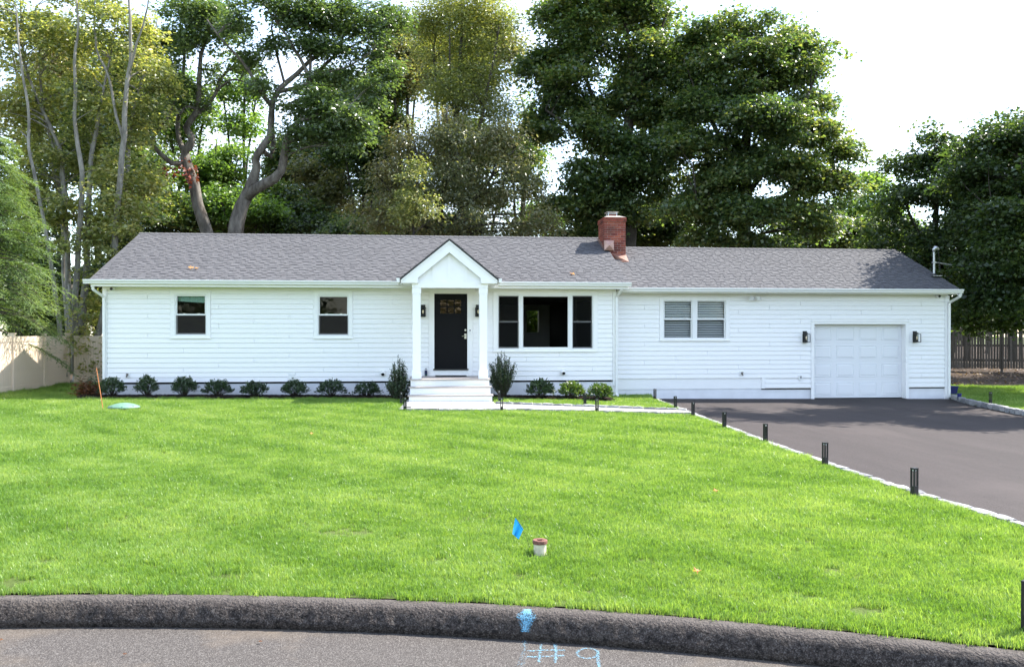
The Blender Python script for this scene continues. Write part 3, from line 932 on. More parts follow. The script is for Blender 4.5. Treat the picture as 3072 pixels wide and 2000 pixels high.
while z < ch_z1 - .02:
    top2 = z > ch_z1 - .155
    g_ = .022 if top2 else 0
    brick_run('x', CH_Y0 - g_, CH_X0 - g_, CH_X1 + g_, z, ch - .010, .1025 * (k % 2))
    if z > 4.2:
        brick_run('y', CH_X0 - g_, CH_Y0 + .103 - g_, CH_Y1 + g_, z, ch - .010, .1025 * ((k + 1) % 2), out=1)
    brick_run('y', CH_X1 + g_, CH_Y0 + .103 - g_, CH_Y1 + g_, z, ch - .010, .1025 * ((k + 1) % 2), out=-1)
    z += ch; k += 1
ctop = z
mb = MB()
mb.add([(CH_X0 - .01, CH_Y0 - .01, ctop), (CH_X1 + .01, CH_Y0 - .01, ctop), (CH_X1 + .01, CH_Y1 + .01, ctop), (CH_X0 - .01, CH_Y1 + .01, ctop),
        (CH_X0 + .15, CH_Y0 + .2, ctop + .07), (CH_X1 - .15, CH_Y0 + .2, ctop + .07), (CH_X1 - .15, CH_Y1 - .2, ctop + .07), (CH_X0 + .15, CH_Y1 - .2, ctop + .07)],
       [(3, 2, 1, 0), (4, 5, 6, 7), (0, 1, 5, 4), (1, 2, 6, 5), (2, 3, 7, 6), (3, 0, 4, 7)])
mb.build('chimney_crown', M['cement'], chim)
fx, fy = (CH_X0 + CH_X1) / 2 - .02, CH_Y0 + .42
MB().box(fx - .12, fx + .12, fy - .14, fy + .14, ctop + .05, ctop + .12).build('flue_tile', M['brick'], chim)
mb = MB()
for sx in (-.13, .13):
    for sy in (-.15, .15):
        mb.box(fx + sx - .012, fx + sx + .012, fy + sy - .012, fy + sy + .012, ctop + .04, ctop + .19)
for q in range(7):
    xx = fx - .09 + q * .03
    mb.box(xx - .004, xx + .004, fy - .154, fy - .148, ctop + .12, ctop + .19)
    mb.box(fx - .139, fx - .133, fy - .12 + q * .04 - .004, fy - .12 + q * .04 + .004, ctop + .12, ctop + .19)
mb.build('spark_screen', M['galv'], chim)
MB().add([(fx - .19, fy - .21, ctop + .19), (fx + .19, fy - .21, ctop + .19), (fx + .19, fy + .21, ctop + .19), (fx - .19, fy + .21, ctop + .19),
          (fx - .14, fy, ctop + .225), (fx + .14, fy, ctop + .225)],
         [(3, 2, 1, 0), (0, 1, 5, 4), (1, 2, 5), (2, 3, 4, 5), (3, 0, 4)]).build('flue_cap', M['galv'], chim)
# copper flashing: a pyramid saddle box on the main roof side, corner piece and apron over the garage roof
cb0, cb1 = on_y(1812, 751, CH_Y0 - .06), on_y(1840.5, 722, CH_Y0 - .06)
mb = MB()
yb, yf = CH_Y0 - .01, CH_Y0 - .13
mb.add([(cb0.x, yf, cb0.z), (cb1.x, yf, cb0.z), (cb1.x, yf + .03, cb1.z), (cb0.x, yf + .03, cb1.z), ((cb0.x + cb1.x) / 2, yf - .05, (cb0.z + cb1.z) / 2),
        (cb0.x, yb, cb0.z), (cb1.x, yb, cb0.z), (cb1.x, yb, cb1.z), (cb0.x, yb, cb1.z)],
       [(0, 1, 4), (1, 2, 4), (2, 3, 4), (3, 0, 4), (0, 5, 6, 1), (1, 6, 7, 2), (2, 7, 8, 3), (3, 8, 5, 0)])
mb.build('copper_saddle', M['copper'], chim)
gzr = lambda y: GEAVE_Z + .42 * (y - GEAVE_Y)
zc = gzr(CH_Y0)
MB().add([(CH_X0 + .33, CH_Y0 - .012, zc - .02), (CH_X1 + .012, CH_Y0 - .012, zc - .02), (CH_X1 + .012, CH_Y0 - .012, zc + .12), (CH_X0 + .3, CH_Y0 - .012, zc + .12),
          (CH_X1 + .02, CH_Y0 - .34, gzr(CH_Y0 - .34) + .03), (CH_X1 - .16, CH_Y0 - .34, gzr(CH_Y0 - .34) + .03)],
         [(0, 1, 2, 3), (3, 2, 4), (0, 3, 4, 5)]).build('copper_apron', M['copper'], chim)
mb = MB()
st = .0
yy = CH_Y0 - .02
while yy < CH_Y1 - .05:
    zt = min(EAVE_Z + PITCH * (yy - EAVE_Y), RIDGE_Z) + .03
    mb.box(CH_X0 - .012, CH_X0 - .004, yy, yy + .19, zt - .05, zt + .12)
    yy += .17
mb.build('step_flashing', M['copper'], chim)

# ---- windows
def window(r_, y, sashes, name='window', label=None, rec=.035):
    """r_: outer casing; sashes: list of (x0, x1, zb, zm, zt, fixed)"""
    x0, x1, z0, z1 = r_
    mb = MB()
    cw = .105
    zb = z0 + .055
    mb.box(x0, x0 + cw, y - .026, y + .012, zb + .001, z1)
    mb.box(x1 - cw, x1, y - .026, y + .012, zb + .001, z1)
    mb.box(x0 + cw, x1 - cw, y - .026, y + .012, z1 - .105, z1)
    mb.box(x0, x1, y - .030, y + .012, z0, zb)
    w = mb.build(name, M['trim'], house)
    if label: w['label'] = label
    MB().box(x0 - .01, x1 + .01, y - .052, y - .0305, z0 - .006, z0 + .022).build('sill', M['trim'], w)
    edges = sorted([x0 + cw] + [s[0] for s in sashes[1:]] + [x1 - cw] + [s[1] for s in sashes[:-1]])
    fr = MB()
    for a, b in zip(edges[::2], edges[1::2]):
        pass
    prev = x0 + cw
    for s in sashes:                               # frame stock between and round the sashes
        fr.box(prev, s[0], y - .018, y + .09, zb, z1 - .105)
        fr.box(s[0], s[1], y - .018, y + .09, s[4], z1 - .105)
        fr.box(s[0], s[1], y - .022, y + .09, zb, s[2])
        prev = s[1]
    fr.box(prev, x1 - cw, y - .018, y + .09, zb, z1 - .105)
    fr.build('frame', M['vinyl'], w)
    for (a, b, zlo, zm, zhi, fixed) in sashes:
        t = .032
        if fixed:
            s = MB()
            s.box(a, a + t, y, y + .03, zlo, zhi); s.box(b - t, b, y, y + .03, zlo, zhi)
            s.box(a + t, b - t, y, y + .03, zlo, zlo + t); s.box(a + t, b - t, y, y + .03, zhi - t, zhi)
            s.build('sash', M['vinyl'], w)
            MB().quad((a + t, y + .018, zlo + t), (b - t, y + .018, zlo + t), (b - t, y + .018, zhi - t), (a + t, y + .018, zhi - t)).build('pane', M['glass_dark'], w)
        else:
            for (lo, hi, yy_, mt) in ((zm - .02, zhi, y + .012, 'glass'), (zlo, zm + .02, y + .046, 'glass_dark')):
                s = MB()
                s.box(a, a + t, yy_, yy_ + .028, lo, hi); s.box(b - t, b, yy_, yy_ + .028, lo, hi)
                s.box(a + t, b - t, yy_, yy_ + .028, lo, lo + t + .008); s.box(a + t, b - t, yy_, yy_ + .028, hi - t, hi)
                s.build('sash', M['vinyl'], w)
                MB().quad((a + t, yy_ + .016, lo + t), (b - t, yy_ + .016, lo + t), (b - t, yy_ + .016, hi - t), (a + t, yy_ + .016, hi - t)).build('pane', M[mt], w)
            lk = MB()
            for fx_ in (.27, .75):
                xx = a + (b - a) * fx_
                lk.box(xx - .03, xx + .03, y + .005, y + .035, zm + .021, zm + .036)
            lk.build('sash_lock', M['nickel'], w)
    return w

def screen(w, a, b, lo, hi, y):
    s = MB()
    s.quad((a, y, lo), (b, y, lo), (b, y, hi), (a, y, hi))
    return s
# insect screens: fine dark mesh, modelled as a see-through sheet
def screen_mat():
    m, n, l, b = new_mat('insect_screen_mesh')
    b.inputs['Base Color'].default_value = (0.006, 0.006, 0.006, 1); b.inputs['Specular IOR Level'].default_value = .05
    b.inputs['Roughness'].default_value = 0.7
    tr = n.new('ShaderNodeBsdfTransparent')
    ms = n.new('ShaderNodeMixShader'); ms.inputs[0].default_value = 0.62
    l.new(tr.outputs[0], ms.inputs[1]); l.new(b.outputs[0], ms.inputs[2]); l.new(ms.outputs[0], n['Material Output'].inputs['Surface'])
    return m
M['screen_mesh'] = screen_mat()
M['screen_light'] = screen_mat()
M['screen_light'].name = 'worn_insect_screen'
M['screen_light'].node_tree.nodes['Principled BSDF'].inputs['Base Color'].default_value = (.040, .035, .031, 1)

def px_sash(u0, u1, vb, vm, vt, y, fixed=False):
    a, b = on_y(u0, vt, y), on_y(u1, vb, y)
    zm = on_y((u0 + u1) / 2, vm, y).z
    return (a.x, b.x, b.z, zm, a.z, fixed)
w1 = window(W1, 0, [px_sash(527.5, 618, 1003.5, 943.5, 884.5, 0)], label='double hung window with a mint green valance')
w2 = window(W2, 0, [px_sash(955.5, 1045, 1004.5, 944, 886.5, 0)], label='double hung window with bare dark glass')
wb = window(WB, 0, [px_sash(1494.5, 1557, 1045, 965, 886, 0), px_sash(1566, 1707, 1044.5, 965, 885.5, 0, True), px_sash(1716.5, 1777.5, 1045, 965, 886, 0)],
            label='wide picture window with narrow sash windows at both sides')
wg = window(WG, GY, [px_sash(1991, 2077, 1016.5, 957, 901, GY), px_sash(2090, 2177, 1016.5, 957, 901, GY)], label='pair of sash windows with white blinds')
for w, s in ((w1, px_sash(527.5, 618, 1003.5, 943.5, 884.5, 0)), (w2, px_sash(955.5, 1045, 1004.5, 944, 886.5, 0))):
    MB().quad((s[0] + .012, .006, s[2] + .012), (s[1] - .012, .006, s[2] + .012), (s[1] - .012, .006, s[3] - .02), (s[0] + .012, .006, s[3] - .02)).build('insect_screen', M['screen_light'], w)
for s in (px_sash(1494.5, 1557, 1045, 965, 886, 0), px_sash(1716.5, 1777.5, 1045, 965, 886, 0)):
    MB().quad((s[0] + .012, .004, s[2] + .012), (s[1] - .012, .004, s[2] + .012), (s[1] - .012, .004, s[4] - .012), (s[0] + .012, .004, s[4] - .012)).build('insect_screen', M['screen_mesh'], wb)

# ---- front door
x0, x1, z0, z1 = DR
dd = rect(1302.8, 880.6, 1402, 1107.5, 0.0)
mb = MB()
mb.box(x0, dd[0], -.028, .10, PORCH_Z, z1)
mb.box(dd[1], x1, -.028, .10, PORCH_Z, z1)
mb.box(dd[0], dd[1], -.028, .10, dd[3], z1)
mb.box(dd[0], dd[1], -.020, .10, PORCH_Z, dd[2] - .02)
mb.build('door_casing', M['trim'], house)
MB().box(dd[0] - .03, dd[1] + .03, -.05, .06, dd[2] - .02, dd[2] + .018).build('threshold', M['black_metal'], house)
lx0, lx1 = on_y(1319, 900, 0.03).x, on_y(1385, 900, 0.03).x
lz0, lz1 = on_y(1350, 941.7, 0.03).z, on_y(1350, 898, 0.03).z
mb = MB()
wall_holes(mb, dd[0] + .004, dd[1] - .004, dd[2] + .02, dd[3] - .004, .020, .062,
           [(lx0 + (lx1 - lx0) * (k + .085) / 3, lx0 + (lx1 - lx0) * (k + .915) / 3, lz0 + (lz1 - lz0) * (j + .075) / 2 + .0, lz0 + (lz1 - lz0) * (j + .925) / 2) for k in range(3) for j in range(2)])
mb.box(lx0 - .05, lx1 + .05, .008, .0195, lz0 - .06, lz0 - .035)
door = mb.build('front_door', M['door'], house)
for k in range(3):
    for j in range(2):
        a, b = lx0 + (lx1 - lx0) * (k + .085) / 3, lx0 + (lx1 - lx0) * (k + .915) / 3
        c, d = lz0 + (lz1 - lz0) * (j + .075) / 2, lz0 + (lz1 - lz0) * (j + .925) / 2
        MB().quad((a, .036, c), (b, .036, c), (b, .036, d), (a, .036, d)).build('pane', M['door_glass'], door)
hx, hz = on_y(1396.5, 1006, 0).x, on_y(1396.5, 1007, 0).z
mb = MB()
mb.box(hx - .03, hx + .03, .012, .0198, hz - .08, hz + .06)
mb.tube([(hx, .015, hz), (hx, -.035, hz), (hx - .03, -.045, hz + .005), (hx - .075, -.045, hz - .012), (hx - .10, -.045, hz - .005)], [.012, .012, .011, .010, .008], 8)
mb.build('door_handle', M['nickel'], door, smooth=False)
MB().tube([(hx, .0195, hz + .155), (hx, -.012, hz + .155)], [.032, .028], 16).build('deadbolt', M['nickel'], door)

# ---- porch
CY = -1.52                                         # column centre line
FY = -1.72                                         # platform front
cl = (on_y(1238, 1000, CY - .1).x, on_y(1261.5, 1000, CY - .1).x)
cr_ = (on_y(1438.5, 1000, CY - .1).x, on_y(1461.5, 1000, CY - .1).x)
col_top = on_y(1250, 863, CY - .12).z
for a, b in (cl, cr_):
    c = (a + b) / 2
    w = .1
    mb = MB().box(c - w, c + w, CY - w, CY + w, PORCH_Z + .001, col_top)
    colm = mb.build('porch_column', M['trim'], house)
    MB().box(c - w - .02, c + w + .02, CY - w - .02, CY + w + .02, PORCH_Z, PORCH_Z + .20).build('column_base', M['trim'], colm)
    MB().box(c - w - .013, c + w + .013, CY - w - .013, CY + w + .013, col_top - .145, col_top).build('column_cap', M['trim'], colm)
px0, px1 = cl[0] - .05, cr_[1] + .05
# platform and treads
mb = MB()
mb.box(px0 + .0, px1 - .0, FY + .03, -.03, -.15, PORCH_Z - .03)
mb.build('porch_base', M['trim'], house)
n_dk = 11
dw = (0 - .035 - FY + .02) / n_dk
for q in range(n_dk):
    ya = FY - .02 + q * dw
    MB().box(px0 - .025, px1 + .025, ya + .002, ya + dw - .002, PORCH_Z - .028, PORCH_Z).build('deck_board', M['deck'], house)
stz = [.37, .18]
for k, zt in enumerate(stz):
    yf = FY - .29 * (k + 1)
    e_ = .03 + .02 * k
    MB().box(px0 - e_ + .02, px1 + e_ - .02, yf + .03, yf + .32 - .001 + .0, -.15, zt - .032).build('riser', M['trim'], house)
    MB().box(px0 - e_ - .012, px1 + e_ + .012, yf, yf + .318, zt - .030, zt).build('tread', M['deck'], house)
# porch beam and gable
GFY = CY - .16
beam_z0, beam_z1 = col_top + .001, on_y(1300, 849, GFY).z
bx0, bx1 = cl[0] - .02, cr_[1] + .02
mb = MB()
mb.box(bx0, bx1, CY - .125, CY + .11, beam_z0, beam_z1 + .05)
mb.box(bx0, bx0 + .21, CY + .111, -.03, beam_z0 + .0, beam_z1)
mb.box(bx1 - .21, bx1, CY + .111, -.03, beam_z0 + .0, beam_z1)
mb.build('porch_beam', M['trim'], house)
MB().box(bx0 + .211, bx1 - .211, CY + .112, -.035, beam_z0 + .06, beam_z0 + .08).build('porch_ceiling', M['trim'], house)
sl = (P_RZ - P_EZ) / P_HW
gz1 = beam_z1
# gable field
MB().prism([(bx0, CY - .10, gz1 + .051), (bx1, CY - .10, gz1 + .051), (PX, CY - .10, P_RZ - .10)], (0, .05, 0)).build('gable_panel', M['trim'], house)
for u, w in ((1300.5, .035), (1348.4, .045), (1398, .035)):
    bxx = on_y(u, 800, CY - .1).x
    zt = P_RZ - .14 - sl * abs(bxx - PX) - .0
    MB().box(bxx - w, bxx + w, CY - .118, CY - .1005, gz1 + .052, zt).build('batten', M['trim'], house)
# rake boards of the gable with level returns
RT = .30
for s in (-1, 1):
    xo = PX + s * P_HW
    ret_in = on_y(1254.5, 849, GFY).x if s < 0 else on_y(1442, 849, GFY).x
    zb_ = gz1 - .002
    zin = P_RZ - .02 - RT - sl * abs(ret_in - PX)
    MB().prism([(PX, GFY - .06, P_RZ - .02), (xo, GFY - .06, P_EZ - .02), (xo, GFY - .06, zb_), (ret_in, GFY - .06, zb_), (ret_in, GFY - .06, zin), (PX, GFY - .06, P_RZ - .02 - RT)], (0, .055, 0)).build('gable_rake', M['trim'], house)
    MB().prism([(PX, GFY - .085, P_RZ - .022), (xo + s * .02, GFY - .085, P_EZ - .022 - sl * .02), (xo + s * .02, GFY - .085, P_EZ - .085), (PX, GFY - .085, P_RZ - .085)], (0, .024, 0)).build('rake_moulding', M['trim'], house)
    # roof slope running back into the main roof
    yb_r = EAVE_Y + (P_RZ - EAVE_Z) / PITCH
    yb_e = EAVE_Y + (P_EZ - EAVE_Z) / PITCH
    mb = MB()
    xo2 = xo + s * .04
    ze = P_EZ - sl * .04
    a_, b_, c_, d_ = (PX, GFY - .12, P_RZ), (xo2, GFY - .12, ze), (xo2, yb_e + .1, ze), (PX, yb_r + .05, P_RZ)
    mb.prism([a_, b_, c_, d_] if s > 0 else [d_, c_, b_, a_], (0, 0, .025))
    pr = mb.build('porch_roof', M['shingle'], house)
    fm = MB()
    L_ = math.hypot(P_HW + .04, sl * (P_HW + .04))
    nc = int(L_ / .143)
    for i in range(nc):
        t0, t1 = i * .143 / L_, min(1, (i + 1.1) * .143 / L_)
        def Q(t, y, h): return (xo2 + (PX - xo2) * t, y, ze + (P_RZ - ze) * t + .027 + h)
        ybk = lambda t: yb_e + (yb_r - yb_e) * t + .08
        yq = GFY - .13
        while yq < ybk(t0) - .05:
            ye = min(yq + random.choice((.14, .18, .22)), ybk(t0))
            hh = random.choice((.006, .014))
            q = [Q(t0, yq, hh), Q(t0, ye, hh), Q(t1, ye, .002), Q(t1, yq, .002), Q(t0, yq, 0), Q(t0, ye, 0)]
            fm.add(q, [(3, 2, 1, 0), (0, 1, 5, 4)] if s < 0 else [(0, 1, 2, 3), (4, 5, 1, 0)])
            yq = ye
    fm.build('shingle_field', M['shingle'], pr, kind='stuff')
    # short side gutters of the porch
    gx = xo + s * .05
    mb = MB()
    pf = [(0, 0), (s * .085, 0), (s * .06, -.10), (0, -.105)]
    mb.prism([(gx + a, GFY - .10, P_EZ + b) for a, b in pf], (0, 1.15, 0))
    mb.build('porch_gutter', M['gutter'], house)
    MB().box(min(xo - s * .02, ret_in), max(xo - s * .02, ret_in), GFY, EAVE_Y - .02 + .0, zb_ - .015, zb_ + .001).build('porch_soffit', M['trim'], house)
    MB().box(min(xo, xo + s * .02), max(xo, xo + s * .02), GFY - .06, EAVE_Y - .02, zb_, P_EZ - .03).build('porch_fascia', M['trim'], house)

# ---- garage door: four sections of four raised panels
jx0, jx1 = on_y(2442, 1000, GY).x, on_y(2716, 1000, GY).x
gt = on_y(2580, 972, GY).z
gb = gz(12) - .075
mb = MB()
mb.box(GD[0], jx0, GY - .03, GY + .012, gb, gt)
mb.box(jx1, GD[1], GY - .03, GY + .012, gb, gt)
mb.box(GD[0], GD[1], GY - .03, GY + .012, gt + .001, GD[3])
mb.box(GD[0] - .012, GD[1] + .012, GY - .045, GY - .0305, GD[3] - .02, GD[3] + .012)
mb.box(jx0 - .02, jx0, GY + .013, GY + .24, gb, gt); mb.box(jx1, jx1 + .02, GY + .013, GY + .24, gb, gt)
mb.box(jx0 - .02, jx1 + .02, GY + .013, GY + .24, gt + .001, gt + .02)
mb.build('garage_casing', M['trim'], house)
gdy = GY + .20
M['gdoor'] = simple('garage_door_steel', (0.78, 0.78, 0.79), 0.4, 0.4, bump=0.04, bscale=120)
mb = MB()
mb.box(jx0, jx1, gdy + .012, gdy + .05, gb + .012, gt)
gdoor = mb.build('garage_door', M['gdoor'], house)
sh = (gt - gb - .02) / 4
for i in range(4):
    za = gb + .015 + i * sh
    sec = MB().box(jx0 + .003, jx1 - .003, gdy, gdy + .0115, za + .003, za + sh - .003).build('door_section', M['gdoor'], gdoor)
    pw = (jx1 - jx0) / 4
    for j in range(4):
        a, b = jx0 + j * pw + .075, jx0 + (j + 1) * pw - .075
        c, d = za + .075, za + sh - .075
        p = MB()
        # a sunk border and a raised field
        y_o, y_g, y_f = gdy - .0005, gdy - .014, gdy - .010
        p.add([(a, y_o, c), (b, y_o, c), (b, y_o, d), (a, y_o, d),
               (a + .012, y_g, c + .012), (b - .012, y_g, c + .012), (b - .012, y_g, d - .012), (a + .012, y_g, d - .012),
               (a + .03, gdy - .002, c + .03), (b - .03, gdy - .002, c + .03), (b - .03, gdy - .002, d - .03), (a + .03, gdy - .002, d - .03),
               (a + .055, y_f - .004, c + .055), (b - .055, y_f - .004, c + .055), (b - .055, y_f - .004, d - .055), (a + .055, y_f - .004, d - .055)],
              [(0, 1, 5, 4), (1, 2, 6, 5), (2, 3, 7, 6), (3, 0, 4, 7), (4, 5, 9, 8), (5, 6, 10, 9), (6, 7, 11, 10), (7, 4, 8, 11),
               (8, 9, 13, 12), (9, 10, 14, 13), (10, 11, 15, 14), (11, 8, 12, 15), (12, 13, 14, 15)])
        p.build('raised_panel', M['gdoor'], gdoor)
MB().box(jx0, jx1, gdy - .005, gdy + .04, gb - .004, gb + .0145).build('door_seal', M['mat'], gdoor)

# ------------------------------------------------------------------ things fixed to or standing by the house
def lantern(x, y, zt, label, group):
    t = thing('wall_lantern', label, 'wall lamp', (x, y, zt - .17), group)
    MB().box(x - .06, x + .06, y - .02, y, zt - .33, zt).build('back_plate', M['black_metal'], t)
    mb = MB()
    c = .075
    yc = y - .02 - c - .02
    for sx in (-1, 1):
        for sy in (-1, 1):
            mb.box(x + sx * c - .007, x + sx * c + .007, yc + sy * c - .007, yc + sy * c + .007, zt - .31, zt - .08)
    for zz in (zt - .315, zt - .085):
        for s in (-1, 1):
            mb.box(x - c, x + c, yc + s * c - .008, yc + s * c + .008, zz - .007, zz + .007)
            mb.box(x + s * c - .008, x + s * c + .008, yc - c, yc + c, zz - .0065, zz + .0065)
    mb.box(x - .03, x + .03, yc - .03, y - .02, zt - .075, zt - .045)
    mb.box(x - .035, x + .035, yc - .035, yc + .035, zt - .315, zt - .30)
    mb.build('cage', M['black_metal'], t)
    MB().tube([(x, yc, zt - .30), (x, yc, zt - .25)], .018, 10).build('lamp_holder', M['black_metal'], t)
    MB().lathe((x, yc, zt - .25), [(.008, 0), (.02, .03), (.026, .06), (.02, .09), (.006, .11)], 12).build('bulb', M['bulb'], t, smooth=True)
    return t
for u0, v0, yy_, lab in ((1269, 914, 0, 'black box lantern on the wall left of the front door'),
                         (1434, 914, 0, 'black box lantern half hidden behind the porch column right of the front door'),
                         (2414, 993, GY, 'black box lantern on the wall left of the garage door'),
                         (2744, 993, GY, 'black box lantern on the wall right of the garage door')):
    p = on_y(u0, v0, yy_ - .02)
    MB().box(p.x - .08, p.x + .08, yy_ - .022, yy_ + .01, p.z - .35, p.z + .02).build('lantern_mount', M['trim'], house)
    lantern(p.x, yy_ - .022, p.z, lab, 'black wall lanterns')

def seccam(u, v, y, label):
    p = on_y(u, v, y - .12)
    t = thing('security_camera', label, 'security camera', (p.x, y, p.z), 'security cameras')
    mb = MB().tube([(p.x, y + .005, p.z + .035), (p.x, y - .03, p.z + .035)], .035, 14)
    mb.tube([(p.x, y - .03, p.z + .035), (p.x, y - .06, p.z)], .014, 8)
    mb.build('mount', M['vinyl'], t)
    MB().tube([(p.x, y - .02, p.z + .004), (p.x, y - .15, p.z)], [.046, .046], 18).build('housing', M['vinyl'], t)
    MB().tube([(p.x, y - .150, p.z), (p.x, y - .158, p.z)], [.042, .036], 18).build('lens', M['black_metal'], t)
seccam(335, 866, -.02, 'small white camera with black lens under the eave by the left downspout')
seccam(2817, 888.5, GY - .02, 'small white camera with black lens under the eave by the garage corner')

p = on_y(2262, 894, GY - .08)
t = thing('flood_light', 'white twin head flood light on the garage wall under the eave', 'flood light', (p.x, GY, p.z))
MB().tube([(p.x, GY - .016, p.z), (p.x, GY - .06, p.z)], [.05, .045], 14).build('base', M['vinyl'], t)
for s in (-1, 1):
    h = MB().tube([(p.x + s * .03, GY - .05, p.z), (p.x + s * .08, GY - .08, p.z + .02)], .012, 8)
    h.tube([(p.x + s * .07, GY - .06, p.z + .03), (p.x + s * .09, GY - .13, p.z + .01), (p.x + s * .125, GY - .19, p.z - .03)], [.035, .055, .06], 14)
    hh = h.build('lamp_head', M['vinyl'], t)
MB().lathe((p.x, GY - .09, p.z - .07), [(.02, 0), (.03, .02), (.03, .05)], 12).build('motion_sensor', M['vinyl'], t)

def hosebib(u, v, y, label):
    p = on_y(u, v, y - .03)
    t = thing('hose_tap', label, 'tap', (p.x, y, p.z), 'outdoor hose taps')
    MB().box(p.x - .06, p.x + .06, y - .03, y + .01, p.z - .06, p.z + .06).build('mount_block', M['vinyl'], t)
    mb = MB().tube([(p.x, y - .03, p.z), (p.x, y - .09, p.z), (p.x, y - .12, p.z - .04)], [.02, .02, .017], 8)
    mb.tube([(p.x - .03, y - .075, p.z + .035), (p.x + .03, y - .075, p.z + .035)], .01, 6)
    mb.tube([(p.x, y - .075, p.z), (p.x, y - .075, p.z + .035)], .008, 6)
    mb.build('spout', simple('old_brass', (0.10, 0.085, 0.06), 0.4, 0.5, metal=.6), t)
hosebib(383, 1125, -.005, 'outdoor tap on a white block low on the wall near the left corner')
hosebib(2225, 1120, GY - .005, 'outdoor tap on a white block on the garage wing wall')

def hood_vent(u, v, y, label):
    p = on_y(u, v, y - .05)
    t = thing('dryer_vent', label, 'vent', (p.x, y, p.z), 'round wall vents')
    MB().box(p.x - .075, p.x + .075, y - .022, y + .01, p.z - .07, p.z + .085).build('plate', M['vinyl'], t)
    MB().tube([(p.x, y - .02, p.z + .02), (p.x, y - .07, p.z + .012), (p.x, y - .12, p.z - .02)], [.055, .055, .05], 16).build('hood', M['vinyl'], t)
    MB().tube([(p.x, y - .120, p.z - .02), (p.x, y - .124, p.z - .022)], [.043, .043], 16).build('opening', M['dark_gap'], t)
hood_vent(1149, 1120, -.005, 'white hooded vent on the wall beside the tall shrub left of the porch')
hood_vent(1690, 1117, -.005, 'white hooded vent on the wall below the picture window')
p = on_y(876.5, 1128, 0)
t = thing('wall_outlet_cover', 'square white cover low on the wall below the second window', 'cover', (p.x, 0, p.z))
MB().box(p.x - .09, p.x + .09, -.024, .0, p.z - .095, p.z + .095).build('frame', M['vinyl'], t)
MB().box(p.x - .062, p.x + .062, -.034, -.0245, p.z - .067, p.z + .067).build('flap', M['vinyl'], t)
p = on_y(2400, 1132, GY)
t = thing('outdoor_socket', 'small white weatherproof socket box left of the garage door', 'socket', (p.x, GY, p.z))
MB().box(p.x - .045, p.x + .045, GY - .06, GY, p.z - .075, p.z + .075).build('box', M['vinyl'], t)
MB().box(p.x - .012, p.x + .016, GY - .064, GY - .0605, p.z - .03, p.z + .045).build('window', M['dark_gap'], t)
p = on_y(1410, 996, -.03)
t = thing('doorbell', 'slim white video doorbell with black camera eye beside the front door', 'doorbell', (p.x, -.03, p.z))
MB().box(p.x - .026, p.x + .026, -.052, -.0285, p.z - .075, p.z + .075).build('body', M['vinyl'], t)
MB().tube([(p.x, -.0525, p.z + .05), (p.x, -.056, p.z + .05)], .019, 14).build('camera_eye', M['black_metal'], t)

# mat and key lock box on the porch
a, b = on_y(1306, 1125, -.35).x, on_y(1399, 1125, -.35).x
t = MB().box(a, b, -.62, -.12, PORCH_Z + .001, PORCH_Z + .016).build('doormat', M['mat'])
tag(t, 'thin black doormat on the porch in front of the door', 'doormat')
p = on_y(1278, 1124, -.06)
t = thing('key_lock_box', 'navy padlock shaped key box on the porch floor left of the door', 'lock box', (p.x, -.08, PORCH_Z))
M['navy'] = simple('navy_plastic', (0.012, 0.02, 0.06), .4, .4)
me = chamfer_box('body', .075, .045, .15, .012, M['navy'])
piece('body', me, t, (p.x, -.08, PORCH_Z + .001))
arc = [(p.x + .024 * math.cos(q), -.08, PORCH_Z + .17 + .032 * math.sin(q)) for q in np.linspace(0, math.pi, 9)]
MB().tube([(p.x + .024, -.08, PORCH_Z + .14)] + arc + [(p.x - .024, -.08, PORCH_Z + .14)], .008, 8).build('shackle', M['navy'], t)
MB().tube([(p.x, -.103, PORCH_Z + .03), (p.x, -.106, PORCH_Z + .03)], .012, 10).build('status_light', simple('green_dot', (.1, .35, .1), .4), t)

# blinds and valance inside the windows
M['blind'] = simple('white_blind_slat', (0.84, 0.84, 0.82), 0.5, 0.3)
for k, s in enumerate((px_sash(1991, 2077, 1016.5, 957, 901, GY), px_sash(2090, 2177, 1016.5, 957, 901, GY))):
    t = thing('window_blind', ('white slatted blind in the left one of the paired garage wing windows', 'white slatted blind in the right one of the paired garage wing windows')[k], 'blind', ((s[0] + s[1]) / 2, GY + .13, s[4]), 'white window blinds')
    z = s[4] - .02
    while z > s[2] + .03:
        mb = MB()
        mb.prism([(s[0] + .01, GY + .112, z - .020), (s[0] + .01, GY + .115, z - .024), (s[0] + .01, GY + .150, z + .018), (s[0] + .01, GY + .147, z + .022)], (s[1] - s[0] - .02, 0, 0))
        mb.build('slat', M['blind'], t)
        z -= .066
    MB().box(s[0] + .01, s[1] - .01, GY + .11, GY + .16, s[4] - .012, s[4] + .03).build('head_rail', M['blind'], t)
s = px_sash(527.5, 618, 1003.5, 943.5, 884.5, 0)
mb = MB()
nn_ = 24
for i in range(nn_):
    xa, xb = s[0] + .02 + (s[1] - s[0] - .04) * i / nn_, s[0] + .02 + (s[1] - s[0] - .04) * (i + 1) / nn_
    ya, yb = .14 + .012 * math.sin(i * 1.3), .14 + .012 * math.sin((i + 1) * 1.3)
    za, zb = s[4] - .16 - .045 * i / nn_, s[4] - .16 - .045 * (i + 1) / nn_
    mb.quad((xa, ya, za), (xb, yb, zb), (xb, yb, s[4]), (xa, ya, s[4]))
M['valance'] = simple('mint_fabric', (0.42, 0.62, 0.52), .9, .1, var=.45, scale=70)
tag(mb.build('curtain_valance', M['valance']), 'mint green speckled valance inside the leftmost window', 'curtain')

